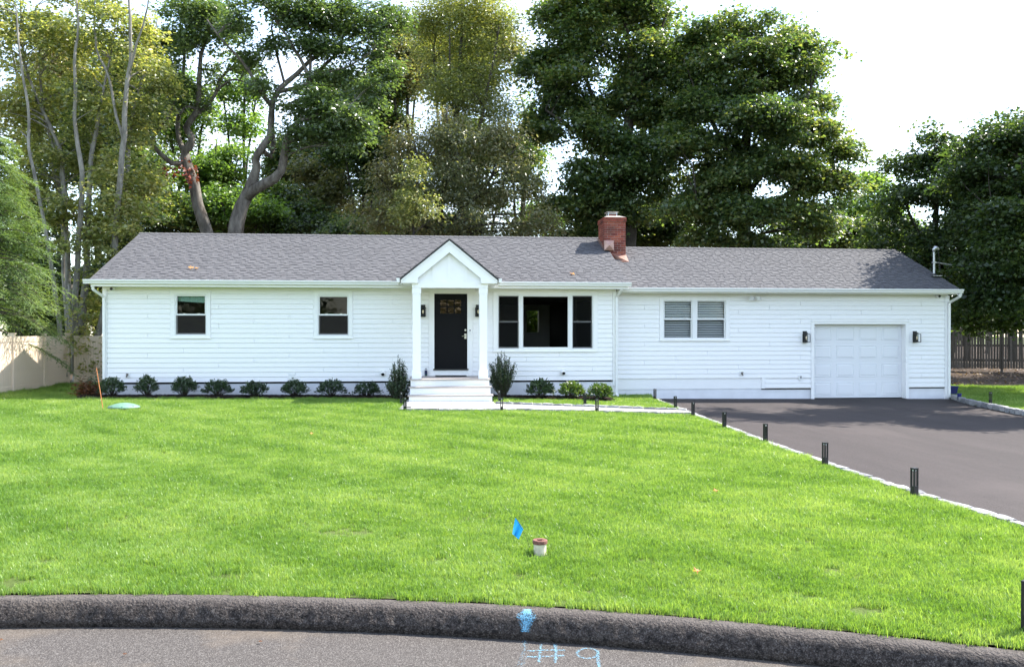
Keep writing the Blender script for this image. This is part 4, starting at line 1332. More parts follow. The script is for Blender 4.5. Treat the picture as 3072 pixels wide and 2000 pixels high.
# service mast on the garage roof
p = on_y(2802, 822, 1.0)
gy_m = 1.0
mz = gzr(gy_m) + .02
t = thing('service_mast', 'grey electrical service mast with hooded cap on the garage roof', 'service mast', (p.x, gy_m, mz))
zt = on_y(2802, 752, gy_m).z
MB().tube([(p.x, gy_m, mz - .1), (p.x, gy_m, zt)], .032, 12).build('pipe', M['galv'], t)
MB().lathe((p.x, gy_m, mz - .02), [(.10, 0), (.09, .03), (.05, .07), (.036, .08)], 14).build('boot', M['black_metal'], t)
MB().box(p.x - .14, p.x + .14, gy_m - .2, gy_m + .15, mz - .02, mz - .008).build('flashing', M['galv'], t)
MB().tube([(p.x, gy_m, zt - .04), (p.x, gy_m, zt + .04), (p.x + .03, gy_m, zt + .085), (p.x + .09, gy_m, zt + .085), (p.x + .135, gy_m, zt + .04), (p.x + .14, gy_m, zt + .015)], [.045, .055, .06, .055, .045, .03], 12).build('weatherhead', M['galv'], t, smooth=True)
zc = on_y(2806, 787, gy_m).z
MB().tube([(p.x + .12, gy_m, zt + .03), (p.x + .13, gy_m - .02, zt - .1), (p.x + .16, gy_m - .02, zc + .12), (p.x + .17, gy_m - .02, zc - .1), (p.x + .20, gy_m - .02, zc - .26), (p.x + .16, gy_m - .02, zc - .2), (p.x + .14, gy_m - .02, zc - .02)], .008, 6).build('drip_loop', M['black_metal'], t)
MB().box(p.x - .045, p.x + .045, gy_m - .045, gy_m + .045, zc - .025, zc + .025).build('clamp', M['galv'], t)
e = at(3420, 745, 40)
c0 = Vector((p.x + .05, gy_m, zc))
cp = []
for i in range(61):
    q = i / 60
    w = c0.lerp(e, q)
    w.z -= 4 * .55 * q * (1 - q)
    w.z += .012 * math.sin(q * 190)
    cp.append(w)
tag(MB().tube(cp, .017, 6).build('power_cable', simple('cable_sheath', (.42, .42, .42), .6, .3)), 'twisted overhead cable running from the service mast to the right', 'cable')

# ------------------------------------------------------------------ stones, path, beds
stone_me = [chamfer_box('stone', 1, 1, 1, .0, M['stone'], 0, 1, 0) for _ in range(1)]
stone_me = []
for sd in range(7):
    bm = bmesh.new()
    bmesh.ops.create_cube(bm, size=1)
    bmesh.ops.subdivide_edges(bm, edges=bm.edges[:], cuts=2, use_grid_fill=True)
    rr = random.Random(sd)
    for v in bm.verts:
        c = v.co.copy()
        k = sum(1 for q in c if abs(q) > .49)
        sh_ = {3: .90, 2: .95, 1: 1.0}.get(k, 1)
        v.co = Vector((c.x * (sh_ + .015), c.y * sh_, c.z * sh_)) + Vector((rr.uniform(-1, 1) * .035, rr.uniform(-1, 1) * .05, rr.uniform(-1, 1) * .05))
        v.co.z += .5
    me = bpy.data.meshes.new('stone'); bm.to_mesh(me); bm.free()
    me.materials.append(M['stone'])
    me.polygons.foreach_set('use_smooth', [False] * len(me.polygons))
    stone_me.append(me)

def edging(pts, label, L=.27, w=.13, h=.13, top=.045, name='stone_edging'):
    pts = [Vector((p[0], p[1], 0)) for p in pts]
    t = thing(name, label, 'edging', (pts[0].x, pts[0].y, gz(pts[0].x)), 'granite block edgings')
    carry = 0.0
    for a, b in zip(pts[:-1], pts[1:]):
        d = (b - a); ln = d.length; d.normalize()
        s = carry
        while s < ln:
            l_ = L * random.uniform(.82, 1.15)
            c = a + d * (s + l_ / 2)
            z = gz(c.x) + top - h + random.uniform(-.006, .006)
            piece('stone', random.choice(stone_me), t, (c.x, c.y, z), (0, 0, math.atan2(d.y, d.x) + random.uniform(-.03, .03) + random.choice((0, math.pi))), (l_ - .012, w * random.uniform(.9, 1.1), h))
            s += l_
        carry = s - ln
    return t

def G(u, v): return on_ground(u, v)
# walkway outline
lwL0, lwL1 = G(1230, 1204), G(1204, 1232)
front = [G(1204, 1233), G(1300, 1233.5), G(1555, 1233), G(1750, 1237), G(1900, 1241), G(2062, 1244)]
back = [G(1487, 1216), G(1600, 1220), G(1750, 1225), G(1900, 1231), G(2048, 1236)]
edging(front, 'row of rough granite blocks along the front of the paved walk', top=.062, h=.16)
edging(back, 'row of rough granite blocks between the paved walk and the narrow grass strip', top=.095, h=.17)
edging([G(1487, 1214), G(1500, 1211)], 'single granite block at the corner of the bottom porch step')
edging([lwL0, lwL1], 'short row of granite blocks at the left end of the paved landing')
bed_edge = [G(1487, 1196), G(1545, 1199), G(1620, 1201), G(1700, 1203), G(1790, 1206), G(1850, 1208)]
edging(bed_edge, 'row of pale granite blocks edging the planting bed below the picture window', L=.25, w=.10, h=.10, top=.03)
edging(drive_left[1:3], 'short row of granite blocks between the grass strip and the driveway', top=.03, w=.12)
edging(drive_left[2:10], 'long row of pale granite blocks between the lawn and the driveway', top=.028, w=.13, L=.3)
edging(drive_right[:6], 'row of granite blocks along the far side of the driveway', top=.06, w=.15, L=.34)

# paving slabs
def inter(pl, x):
    for a, b in zip(pl[:-1], pl[1:]):
        if min(a.x, b.x) <= x <= max(a.x, b.x) and abs(b.x - a.x) > 1e-6:
            return a.y + (b.y - a.y) * (x - a.x) / (b.x - a.x)
    return pl[0].y if x < pl[0].x else pl[-1].y
walk = thing('walkway', 'pale bluestone slab walk from the porch steps to the driveway', 'path', (0, -3.2, 0))
walk['kind'] = 'structure'
del walk['category']
step_front = FY - .58
bed = MB()
def slab(poly, t=.05, top=.052):
    c = sum((Vector(p) for p in poly), Vector((0, 0))) / len(poly)
    z = gz(c.x) + top + random.uniform(-.002, .002)
    MB().prism([(p[0], p[1], z - t) for p in poly], (0, 0, t)).build('slab', M['paver'], walk)
xs_end = poly_x(drive_left, -5.2) - .05
# landing: two courses in front of the steps
x = lwL1.x + .12
gap = .006
lx1_ = G(1487, 1216).x
yf = lambda x: inter(front, x) + .07
yk = lambda x: inter(back, x) - .07
row_mid = lambda x: yf(x) + .62
for course, cuts in ((0, [0, .62, 1.10, 1.75, 2.3]), (1, [0, 1.05, 1.85, 2.35])):
    xs = [lwL1.x + .1 + (.10 if course == 0 else .0) + q for q in cuts]
    xs[-1] = lx1_
    for a, b in zip(xs[:-1], xs[1:]):
        y0a, y0b = (yf(a), yf(b)) if course == 0 else (row_mid(a) + gap, row_mid(b) + gap)
        y1a, y1b = (row_mid(a) - gap, row_mid(b) - gap) if course == 0 else (step_front + .02, step_front + .02)
        if y1a - y0a > .05:
            slab([(a + gap, y0a), (b - gap, y0b), (b - gap, y1b), (a + gap, y1a)])
x = lx1_ + .0
while x < xs_end:
    w = random.choice((.62, .78, .92))
    b = min(x + w, xs_end)
    slab([(x + gap, yf(x)), (b - gap, yf(b)), (b - gap + .0, yk(b)), (x + gap, yk(x))])
    x = b
# bedding under the slabs
mb = MB()
pf_ = [(p.x, p.y) for p in front]
pb_ = [(lwL0.x, lwL0.y + .05), (lx1_, step_front + .1)] + [(p.x, p.y) for p in back]
poly = pf_ + pb_[::-1]
mb.add([(p[0], p[1], gz(p[0]) + .022) for p in poly], [tuple(range(len(poly)))])
mb.build('path_bedding', simple('stone_dust', (.16, .155, .145), .95, .1, var=.2, scale=30), walk)

# mulch beds
def bed_sheet(name, x0, x1, yfn, label):
    mb = MB()
    n_ = int((x1 - x0) / .12)
    for i in range(n_):
        xa, xb = x0 + (x1 - x0) * i / n_, x0 + (x1 - x0) * (i + 1) / n_
        for j in range(8):
            q = []
            for xx, t_ in ((xa, j / 8), (xb, j / 8), (xb, (j + 1) / 8), (xa, (j + 1) / 8)):
                y = yfn(xx) * (1 - t_) + .03 * t_
                z = gz(xx) + .035 + .05 * math.sin(math.pi * min(1, t_ * 1.2 + .1)) + .02 * mnoise.noise(Vector((xx * 9, y * 9, 0)))
                if t_ == 0: z = gz(xx) - .01
                q.append((xx, y, z))
            mb.quad(*q)
    o = mb.build(name, M['mulch'])
    tag(o, label, kind='structure')
    return o
mul_front_L = lambda x: -1.02 + .06 * math.sin(x * 1.7)
bed_sheet('mulch_bed', XL - .3, px0 - .02, mul_front_L, 'dark mulch bed along the front wall left of the porch')
be = sorted([(p.x, p.y) for p in bed_edge])
bed_sheet('mulch_bed', px1 + .03, be[-1][0], lambda x: np.interp(x, [q[0] for q in be], [q[1] for q in be]) + .03, 'dark mulch bed below the picture window')

# mulch chips: loose bark scattered in both beds (geometry, one mass)
NCH = 5000
cx = np.concatenate([RNG.uniform(XL - .3, px0, 3600), RNG.uniform(px1, be[-1][0], NCH - 3600)])
ty = RNG.random(NCH)
cyf = np.array([mul_front_L(x) if x < px0 else np.interp(x, [q[0] for q in be], [q[1] for q in be]) + .03 for x in cx])
cy = cyf * (1 - ty)
czz = np.array([gz(x) for x in cx]) + .05 + .05 * np.sin(np.pi * np.minimum(1, ty * 1.2 + .1))
def chips(px_, py_, pz_, L, W, tilt=.5):
    n_ = len(px_)
    a = RNG.uniform(0, 2 * np.pi, n_)
    d = np.stack([np.cos(a), np.sin(a), RNG.normal(0, tilt, n_)], 1); d /= np.linalg.norm(d, axis=1)[:, None]
    s = np.stack([-np.sin(a), np.cos(a), RNG.normal(0, tilt, n_)], 1); s /= np.linalg.norm(s, axis=1)[:, None]
    p = np.stack([px_, py_, pz_], 1)
    L_ = L * RNG.uniform(.5, 1.3, n_)[:, None]; W_ = W * RNG.uniform(.5, 1.3, n_)[:, None]
    v = np.stack([p - d * L_ / 2, p + s * W_ / 2, p + d * L_ / 2, p - s * W_ / 2], 1).reshape(-1, 3)
    b = np.arange(n_)[:, None] * 4
    tr = np.concatenate([b + [0, 1, 2], b + [0, 2, 3]], 1).reshape(-1, 3)
    return v, tr
v, tr = chips(cx, cy, czz, .06, .02)
o = bpy.data.objects.new('mulch_chips', fast_mesh('mulch_chips', v, tr, M['mulch']))
COL.objects.link(o)
tag(o, 'loose dark bark chips lying in the planting beds', kind='stuff')

# ------------------------------------------------------------------ path lights
def path_light_proto():
    t = thing('path_light', '', 'path light', (0, 0, 0), 'black bollard path lights')
    w, H = .029, .245
    MB().box(-w, w, -w, w, -.05, .085).build('base', M['black_metal'], t)
    for sx in (-1, 1):
        for sy in (-1, 1):
            c = w - .008
            MB().box(sx * c - .008, sx * c + .008, sy * c - .008, sy * c + .008, .0855, H - .012).build('post', M['black_metal'], t)
    mb = MB()
    mb.box(-w - .0005, w + .0005, -w - .0005, w + .0005, H - .0115, H)
    mb.build('cap', M['black_metal'], t)
    MB().lathe((0, 0, H - .035), [(.012, 0), (.02, .01), (.02, .023)], 10).build('lamp', M['vinyl'], t)
    return t
pl0 = path_light_proto()
PL = [(1203.7, 1214, 'black bollard light left of the porch steps, the one nearer the wall'),
      (1214.8, 1233, 'black bollard light at the front left corner of the paved landing'),
      (1498, 1207, 'black bollard light on the grass strip just right of the porch steps'),
      (1505, 1234, 'black bollard light on the front edge of the walk near the porch steps'),
      (1754.8, 1216, 'black bollard light on the grass strip below the picture window'),
      (1791, 1238, 'black bollard light on the front edge of the walk, halfway along'),
      (1964.5, 1201, 'black bollard light by the foundation where the driveway edging starts'),
      (2026.5, 1227, 'black bollard light on the driveway corner of the grass strip'),
      (2079, 1248, 'black bollard light where the walk meets the driveway'),
      (2173, 1284, 'black bollard light at the lawn edge, first one streetward from the walk end'),
      (2296, 1327, 'black bollard light at the lawn edge, second one streetward from the walk end'),
      (2475, 1395, 'black bollard light at the lawn edge, third one streetward from the walk end'),
      (2743, 1487, 'black bollard light nearest the street in the row beside the driveway'),
      (3084, 1898, 'black bollard light close to the kerb, cut by the picture edge'),
      (2971.5, 1210, 'black bollard light on the shaded grass beyond the driveway')]
PL_POS = []
for i, (u, v, lab) in enumerate(PL):
    o = pl0 if i == 0 else copy_tree(pl0)
    q = on_ground(u, v, .01)
    o.location = (q.x, q.y, gz(q.x) + .015)
    if i < 8: o.scale = (1.0, 1.0, 1.22)
    o.rotation_euler = (random.uniform(-.02, .02), random.uniform(-.02, .02), random.choice((0, .3, .6, .15, .05)))
    o['label'] = lab
    PL_POS.append(q)

# ------------------------------------------------------------------ small things on the lawn
q = G(367, 1231)
t = thing('tank_lid', 'round green plastic tank lid with dark rim on the lawn', 'tank lid', (q.x, q.y, gz(q.x)))
M['lid'] = simple('faded_green_plastic', (.13, .24, .175), .55, .3, var=.2, scale=6)
MB().lathe((q.x, q.y + .1, gz(q.x) + .05), [(.33, 0), (.335, .02), (.30, .045), (.2, .085), (.1, .105), (.02, .112)], 28).build('dome', M['lid'], t, smooth=True)
MB().lathe((q.x, q.y + .1, gz(q.x) - .02), [(.30, 0), (.30, .068)], 28).build('riser', M['black_metal'], t)
mb = MB()
for k in range(8):
    a = k * math.pi / 4 + .2
    mb.tube([(q.x + .3 * math.cos(a), q.y + .1 + .3 * math.sin(a), gz(q.x) + .08), (q.x + .3 * math.cos(a), q.y + .1 + .3 * math.sin(a), gz(q.x) + .105)], .014, 6)
mb.build('bolt', M['lid'], t)

q = G(311, 1233); tp = at(289, 1103, (G(311, 1233) - CAM).dot(Vector((SN, CS, 0))))
tag(MB().tube([q - Vector((0, 0, .05)), tp], [.009, .008], 8).build('marker_stake', simple('orange_fibreglass', (.55, .20, .08), .5, .3)),
    'thin orange marker rod leaning over the lawn by the tank lid', 'marker rod')

q = G(1598, 1656)
d_ = (q - CAM).dot(Vector((SN, CS, 0)))
top = at(1545, 1549, d_ + .05)
t = thing('marker_flag', 'small blue utility flag on a bent wire in the lawn', 'flag', tuple(q))
MB().tube([q - Vector((0, 0, .03)), q.lerp(top, .5) + Vector((.012, 0, .0)), top], [.0016] * 3, 5).build('wire', M['black_metal'], t)
m, n_, l_, b_ = new_mat('blue_flag_plastic')
b_.inputs['Base Color'].default_value = (.015, .24, .62, 1); b_.inputs['Roughness'].default_value = .35
tr_ = n_.new('ShaderNodeBsdfTranslucent'); tr_.inputs['Color'].default_value = (.02, .32, .75, 1)
ms_ = n_.new('ShaderNodeMixShader'); ms_.inputs[0].default_value = .45
l_.new(b_.outputs[0], ms_.inputs[1]); l_.new(tr_.outputs[0], ms_.inputs[2]); l_.new(ms_.outputs[0], n_['Material Output'].inputs['Surface'])
M['flag'] = m
R3, F3 = Vector((CS, -SN, 0)), Vector((SN, CS, 0))
px2m = d_ / FPX
poly = [(1546, 1550), (1570, 1583), (1568, 1590), (1552, 1616), (1535, 1602)]
def fl(u, v, dd_=0): return at(u, v, d_ + .05 + dd_)
nf = 10
vs_, fs = [], []
for i in range(nf + 1):
    s_ = i / nf                                     # from the wire edge to the free corner
    for j in range(7):
        t_ = j / 6
        A = Vector((1546, 1550)).lerp(Vector((1537, 1600)), s_)
        B = Vector((1570, 1586)).lerp(Vector((1556, 1617)), s_)
        C = A.lerp(B, t_)
        vs_.append(fl(C.x, C.y, .013 * math.sin(t_ * 9 + s_ * 2) * (.3 + s_)))
for i in range(nf):
    for j in range(6):
        fs.append((i * 7 + j, i * 7 + j + 1, (i + 1) * 7 + j + 1, (i + 1) * 7 + j))
MB().add(vs_, fs).build('flag_cloth', M['flag'], t, smooth=True)

q = G(1622.5, 1668)
t = thing('cleanout_pipe', 'short cream plastic pipe with rusty brown cap standing in the lawn', 'pipe', (q.x, q.y + .05, q.z))
M['cream'] = simple('cream_pvc', (.62, .56, .42), .5, .3, var=.2, scale=25)
M['rustcap'] = simple('rusty_cap', (.20, .095, .075), .8, .2, var=.4, scale=60, bump=.6, bscale=90)
ctr = (q.x, q.y + .05, gz(q.x))
MB().lathe(ctr, [(.050, -.05), (.050, .094)], 24).build('pipe', M['cream'], t, smooth=False)
cp_ = MB().lathe(ctr, [(.056, .088), (.0585, .091), (.0585, .114), (.054, .119), (.03, .117), (.028, .113)], 28)
cp_.box(ctr[0] - .016, ctr[0] + .016, ctr[1] - .016, ctr[1] + .016, ctr[2] + .113, ctr[2] + .126)
cp_.build('cap', M['rustcap'], t)

# white cable lying at the foot of the tall shrub
cpts = [G(1172, 1150 + 35)]
cb = []
base = G(1165, 1196)
for i in range(40):
    a = i * .55
    r_ = .20 + .05 * math.sin(i * 1.9)
    cb.append((base.x - .25 + r_ * 1.3 * math.cos(a), base.y + .02 + r_ * .45 * math.sin(a), gz(base.x) + .045 + .012 * (i % 3)))
cb += [(base.x + .06, base.y + .1, .08), (base.x + .10, base.y + .2, .12), (base.x - .02, base.y + .35, .2), (base.x, -.06, .38)]
tag(MB().tube(cb, .008, 5).build('garden_cable', M['vinyl']), 'loose coil of white cable on the grass by the tall shrub', 'cable')

# fallen leaves
def fallen(loc, nrm, s, label, mat='lf_rust', rot=0):
    n_ = Vector(nrm).normalized()
    a = n_.orthogonal().normalized()
    b = n_.cross(a)
    vs_ = [tuple(n_ * s * .25)]
    N = 10
    for k in range(N):
        r_ = s * (1.0 if k % 2 == 0 else .45)
        an = 2 * math.pi * k / N + rot
        vs_.append(tuple(a * r_ * math.cos(an) + b * r_ * math.sin(an) + n_ * s * (.1 + .35 * (k % 3))))
    me = bpy.data.meshes.new('fallen_leaf')
    me.from_pydata(vs_, [], [(0, k + 1, (k + 1) % N + 1) for k in range(N)])
    me.materials.append(M[mat])
    o = bpy.data.objects.new('fallen_leaf', me)
    COL.objects.link(o); o.location = loc
    tag(o, label, 'leaf', 'fallen leaves')
M['lf_tan'] = leaf_mat('dry_tan_leaf', [(.42, .20, .10), (.5, .28, .15)], .3, .2, .6)
def on_roof(u, v):
    for i in range(200):
        y = EAVE_Y + i * .02
        p = on_y(u, v, y)
        if p.z <= EAVE_Z + PITCH * (y - EAVE_Y) + .03: return p
    return p
nr = (0, -PITCH, 1)
fallen(on_roof(574, 805), nr, .085, 'dry orange leaf on the roof above the leftmost window', 'lf_tan')
fallen(on_roof(579, 807) + Vector((.10, 0, .01)), nr, .06, 'smaller dry leaf touching the orange one on the roof above the leftmost window', 'lf_tan', .5)
fallen(on_roof(1717, 823), nr, .085, 'dry orange leaf on the roof right of the porch gable', 'lf_tan', 1)
for u, v, lab in ((2147, 1487, 'small reddish leaf on the lawn beside the driveway'), (935, 1310, 'small tan leaf on the far lawn'), (2090, 1736, 'small brown leaf in the lawn between pipe and kerb')):
    q = G(u, v); fallen((q.x, q.y, q.z + .05), (0, -.3, 1), .035, lab, 'lf_tan')
for u, v, lab in ((782, 1927, 'small red leaf on the street below the kerb'), (375, 1965, 'pale tan leaf on the street'), (4, 1922, 'small brown leaf on the street at the picture edge')):
    z = -.165
    q = on_ground(u, v, -.16); fallen((q.x, q.y, q.z + .006), (0, 0, 1), .014, lab, 'lf_rust')

# spray paint mark on kerb and street
def spray_mat():
    m, n, l, b = new_mat('blue_spray_paint')
    b.inputs['Base Color'].default_value = (.20, .52, .72, 1)
    b.inputs['Roughness'].default_value = .8
    ge = n.new('ShaderNodeNewGeometry')
    no = n.new('ShaderNodeTexNoise'); no.inputs['Scale'].default_value = 120; no.inputs['Detail'].default_value = 3
    l.new(ge.outputs['Position'], no.inputs['Vector'])
    at_ = n.new('ShaderNodeAttribute'); at_.attribute_name = 'cover'
    sm = n.new('ShaderNodeMath'); sm.operation = 'ADD'
    l.new(no.outputs['Fac'], sm.inputs[0]); l.new(at_.outputs['Fac'], sm.inputs[1])
    mr = n.new('ShaderNodeMapRange'); mr.inputs['From Min'].default_value = .95; mr.inputs['From Max'].default_value = 1.25; mr.inputs['To Max'].default_value = .75
    l.new(sm.outputs[0], mr.inputs['Value'])
    tr = n.new('ShaderNodeBsdfTransparent'); ms = n.new('ShaderNodeMixShader')
    l.new(mr.outputs['Result'], ms.inputs[0]); l.new(tr.outputs[0], ms.inputs[1]); l.new(b.outputs[0], ms.inputs[2])
    l.new(ms.outputs[0], n['Material Output'].inputs['Surface'])
    return m
M['spray'] = spray_mat()
def kerb_surf(x, y):
    r_ = (Vector((x, y)) - KC).length - KR
    pr = [(-.9, -.165), (-.186, -.165), (-.1855, -.125)] + sorted([p for p in prof[1:9]])
    for (r0, z0), (r1, z1) in zip(pr[:-1], pr[1:]):
        if r0 <= r_ <= r1: return gz(x) + z0 + (z1 - z0) * (r_ - r0) / max(1e-6, r1 - r0)
    return gz(x) - .165
SV, SF, SC = [], [], []
def stroke(pts, w, lift=.004, cov=.55, surf=None):
    """a soft-edged ribbon on the ground through points (x, y)"""
    pts = [Vector(p) for p in pts]
    dense = [pts[0]]
    for a, b in zip(pts[:-1], pts[1:]):
        k = max(1, int((b - a).length / .012))
        dense += [a.lerp(b, (i + 1) / k) for i in range(k)]
    n0 = len(SV)
    for i, p in enumerate(dense):
        t = dense[min(i + 1, len(dense) - 1)] - dense[max(i - 1, 0)]
        t.normalize(); s = Vector((-t.y, t.x))
        for k in (-1, -.5, 0, .5, 1):
            q = p + s * w * k
            z = (surf(q.x, q.y) if surf else gz(q.x) - .165) + lift
            SV.append((q.x, q.y, z)); SC.append({-1: 0, -.5: cov * .8, 0: cov, .5: cov * .8, 1: 0}[k])
    for i in range(len(dense) - 1):
        for k in range(4):
            SF.append((n0 + i * 5 + k, n0 + i * 5 + k + 1, n0 + (i + 1) * 5 + k + 1, n0 + (i + 1) * 5 + k))
def RD(u, v):
    q = on_ground(u, v, -.165); return (q.x, q.y)
stroke([RD(1575, 1915), RD(1572, 1950), RD(1562, 2010)], .045, cov=.42)
stroke([RD(1583, 1953), RD(1640, 1950), RD(1696, 1951)], .022)
stroke([RD(1578, 1971), RD(1640, 1969), RD(1696, 1966)], .022)
stroke([RD(1624, 1932), RD(1620, 1960), RD(1617, 1986)], .018)
stroke([RD(1666, 1932), RD(1668, 1960), RD(1667, 1988)], .022)
lp = [RD(1763 + 31 * math.cos(a), 1960 + 15 * math.sin(a)) for a in np.linspace(.3, 2 * math.pi + .3, 26)]
stroke(lp, .018)
stroke([RD(1793, 1950), RD(1794, 1975), RD(1799, 2012)], .02)
me = bpy.data.meshes.new('spray_mark'); me.from_pydata(SV, [], SF); me.materials.append(M['spray'])
ca = me.attributes.new('cover', 'FLOAT', 'POINT'); ca.data.foreach_set('value', SC)
o = bpy.data.objects.new('spray_mark', me); COL.objects.link(o)
tag(o, 'light blue sprayed number nine mark on the street', 'paint mark')
# on the kerb
SV, SF, SC = [], [], []
ck = on_ground(1580, 1850, -.03)
tdir = (Vector((ck.x, ck.y)) - KC).normalized()
ang = math.atan2(tdir.y, tdir.x)
NI, NJ = 26, 30
for i in range(NI + 1):
    for j in range(NJ + 1):
        dr = -.005 - .176 * j / NJ
        da = (i / NI - .5) * .30 / KR
        rr_ = KR + dr
        x, y = KC.x + rr_ * math.cos(ang + da), KC.y + rr_ * math.sin(ang + da)
        hh = max(0, 1 - abs(i / NI - .5) * 2.2)
        tj = j / NJ
        wdt = .45 + .55 * math.exp(-((tj - .76) / .10) ** 2)
        cv = max(0, 1 - abs(i / NI - .5) / (.42 * wdt)) * min(1, max(0, (tj - .40) / .12)) * .8
        SV.append((x + tdir.x * -.010, y + tdir.y * -.010, kerb_surf(x, y) + .012)); SC.append(min(.62, cv * 1.1))
for i in range(NI):
    for j in range(NJ):
        a = i * (NJ + 1) + j
        SF.append((a, a + 1, a + NJ + 2, a + NJ + 1))
me = bpy.data.meshes.new('spray_mark'); me.from_pydata(SV, [], SF); me.materials.append(M['spray'])
ca = me.attributes.new('cover', 'FLOAT', 'POINT'); ca.data.foreach_set('value', SC)
o = bpy.data.objects.new('spray_mark', me); COL.objects.link(o)
tag(o, 'light blue sprayed blotch on the kerb face', 'paint mark')

# blue things by the garage corner
q = on_y(2856, 1188, 1.2)
t = thing('blue_bin', 'deep blue plastic bin mostly hidden behind the garage corner', 'bin', (q.x, 1.2, gz(q.x)))
M['blue'] = simple('blue_plastic', (.012, .016, .11), .45, .4)
MB().add([(q.x - .3, 1.0, gz(q.x) - .05), (q.x + .02, 1.0, gz(q.x) - .05), (q.x + .02, 1.4, gz(q.x) - .05), (q.x - .3, 1.4, gz(q.x) - .05),
          (q.x - .33, .97, gz(q.x) + .23), (q.x + .05, .97, gz(q.x) + .23), (q.x + .05, 1.43, gz(q.x) + .23), (q.x - .33, 1.43, gz(q.x) + .23)],
         [(0, 3, 2, 1), (4, 5, 6, 7), (0, 1, 5, 4), (1, 2, 6, 5), (2, 3, 7, 6), (3, 0, 4, 7)]).build('body', M['blue'], t)
MB().box(q.x - .35, q.x + .07, .95, 1.45, gz(q.x) + .2305, gz(q.x) + .26).build('rim', M['blue'], t)
q = G(2888, 1198)
t = thing('blue_pot', 'small dark blue pot beside the driveway edging by the garage corner', 'pot', (q.x, q.y + .15, gz(q.x)))
MB().lathe((q.x, q.y + .15, gz(q.x) - .03), [(.045, 0), (.055, .12), (.06, .17), (.062, .19), (.05, .19), (.045, .15)], 16).build('body', M['blue'], t, smooth=True)

# ------------------------------------------------------------------ vegetation helpers
def unit(v):
    return v / np.maximum(1e-9, np.linalg.norm(v, axis=-1, keepdims=True))

def leaves_arrays(p, d, nrm, L, W, fold=.18):
    """one folded four-corner leaf per point: p base, d direction, nrm face normal"""
    d = unit(d)
    s = unit(np.cross(d, nrm))
    up = np.cross(s, d)
    L = L[:, None]; W = W[:, None]
    mid = p + d * L * .45
    v = np.stack([p, mid + s * W * .5 + up * W * fold, p + d * L - up * L * .06, mid - s * W * .5 + up * W * fold], 1).reshape(-1, 3)
    b = np.arange(len(p))[:, None] * 4
    t = np.concatenate([b + [0, 1, 2], b + [0, 2, 3]], 1).reshape(-1, 3)
    return v, t

class Leaves:
    def __init__(self): self.v, self.t, self.n = [], [], 0
    def add(self, v, t):
        self.v.append(v); self.t.append(t + self.n); self.n += len(v)
    def build(self, name, mat, parent):
        if not self.v: return None
        v = np.concatenate(self.v); t = np.concatenate(self.t)
        v = v - np.array(WLOC[parent.name])
        o = bpy.data.objects.new(name, fast_mesh(name, v, t, mat))
        COL.objects.link(o); o.parent = parent
        WLOC[o.name] = WLOC[parent.name].copy()
        return o

def blob_clusters(c, r, n, shell=.5, flat=1.0):
    """cluster centres in an uneven ellipsoid made of smaller lobes, more of them towards its skin"""
    r = np.array(r)
    nl = max(5, min(26, int(n / 14)))
    lu = unit(RNG.normal(size=(nl, 3)))
    lc = lu * RNG.uniform(.30, .90, nl)[:, None]
    lr = RNG.uniform(.30, .56, nl)
    k = RNG.integers(0, nl, n)
    u = unit(RNG.normal(size=(n, 3)))
    u[:, 2] += .25
    rad = (shell + (1 - shell) * RNG.random(n) ** .6)
    q = lc[k] + u * (rad * lr[k])[:, None] * np.array([1.05, 1.05, .95])
    return c + q * r, unit(u * .6 + unit(q) * .6)

def spray(lv, cc, out, nleaf, size, aspect, sig, flat, droop=.25, up=.75, lvar=.45):
    """leaves in flattened clumps about each cluster centre"""
    n = len(cc)
    k = np.maximum(1, RNG.poisson(nleaf, n))
    idx = np.repeat(np.arange(n), k)
    N = len(idx)
    sg = sig * RNG.uniform(.6, 1.35, n)[idx]
    off = np.clip(RNG.normal(size=(N, 3)), -1.75, 1.75) * np.stack([sg, sg, sg * flat], 1)
    o2 = out.copy(); o2[:, 2] *= .3; o2 = unit(o2 + 1e-6)
    # clumps tilt outward and down
    tl = (off * o2[idx]).sum(1)
    off[:, 2] -= .35 * np.maximum(0, tl)
    p = cc[idx] + off
    hd = RNG.normal(size=(N, 3)) * .7 + o2[idx] * .9
    hd[:, 2] = hd[:, 2] * .35 - droop
    nr = RNG.normal(size=(N, 3)) * .55 + np.array([0, 0, up]) + out[idx] * .35
    L = size * RNG.uniform(1 - lvar, 1 + lvar, N)
    lv.add(*leaves_arrays(p, hd, nr, L, L * aspect * RNG.uniform(.8, 1.2, N)))

def smooth_path(pts, n):
    pts = [Vector(p) for p in pts]
    if len(pts) < 3:
        return [pts[0].lerp(pts[-1], i / n) for i in range(n + 1)]
    out = []
    m = len(pts) - 1
    for i in range(n + 1):
        t = i / n * m
        k = min(int(t), m - 1); f = t - k
        p0, p1, p2, p3 = pts[max(k - 1, 0)], pts[k], pts[k + 1], pts[min(k + 2, m)]
        out.append(.5 * ((2 * p1) + (p2 - p0) * f + (2 * p0 - 5 * p1 + 4 * p2 - p3) * f * f + (3 * p1 - p0 - 3 * p2 + p3) * f ** 3))
    return out

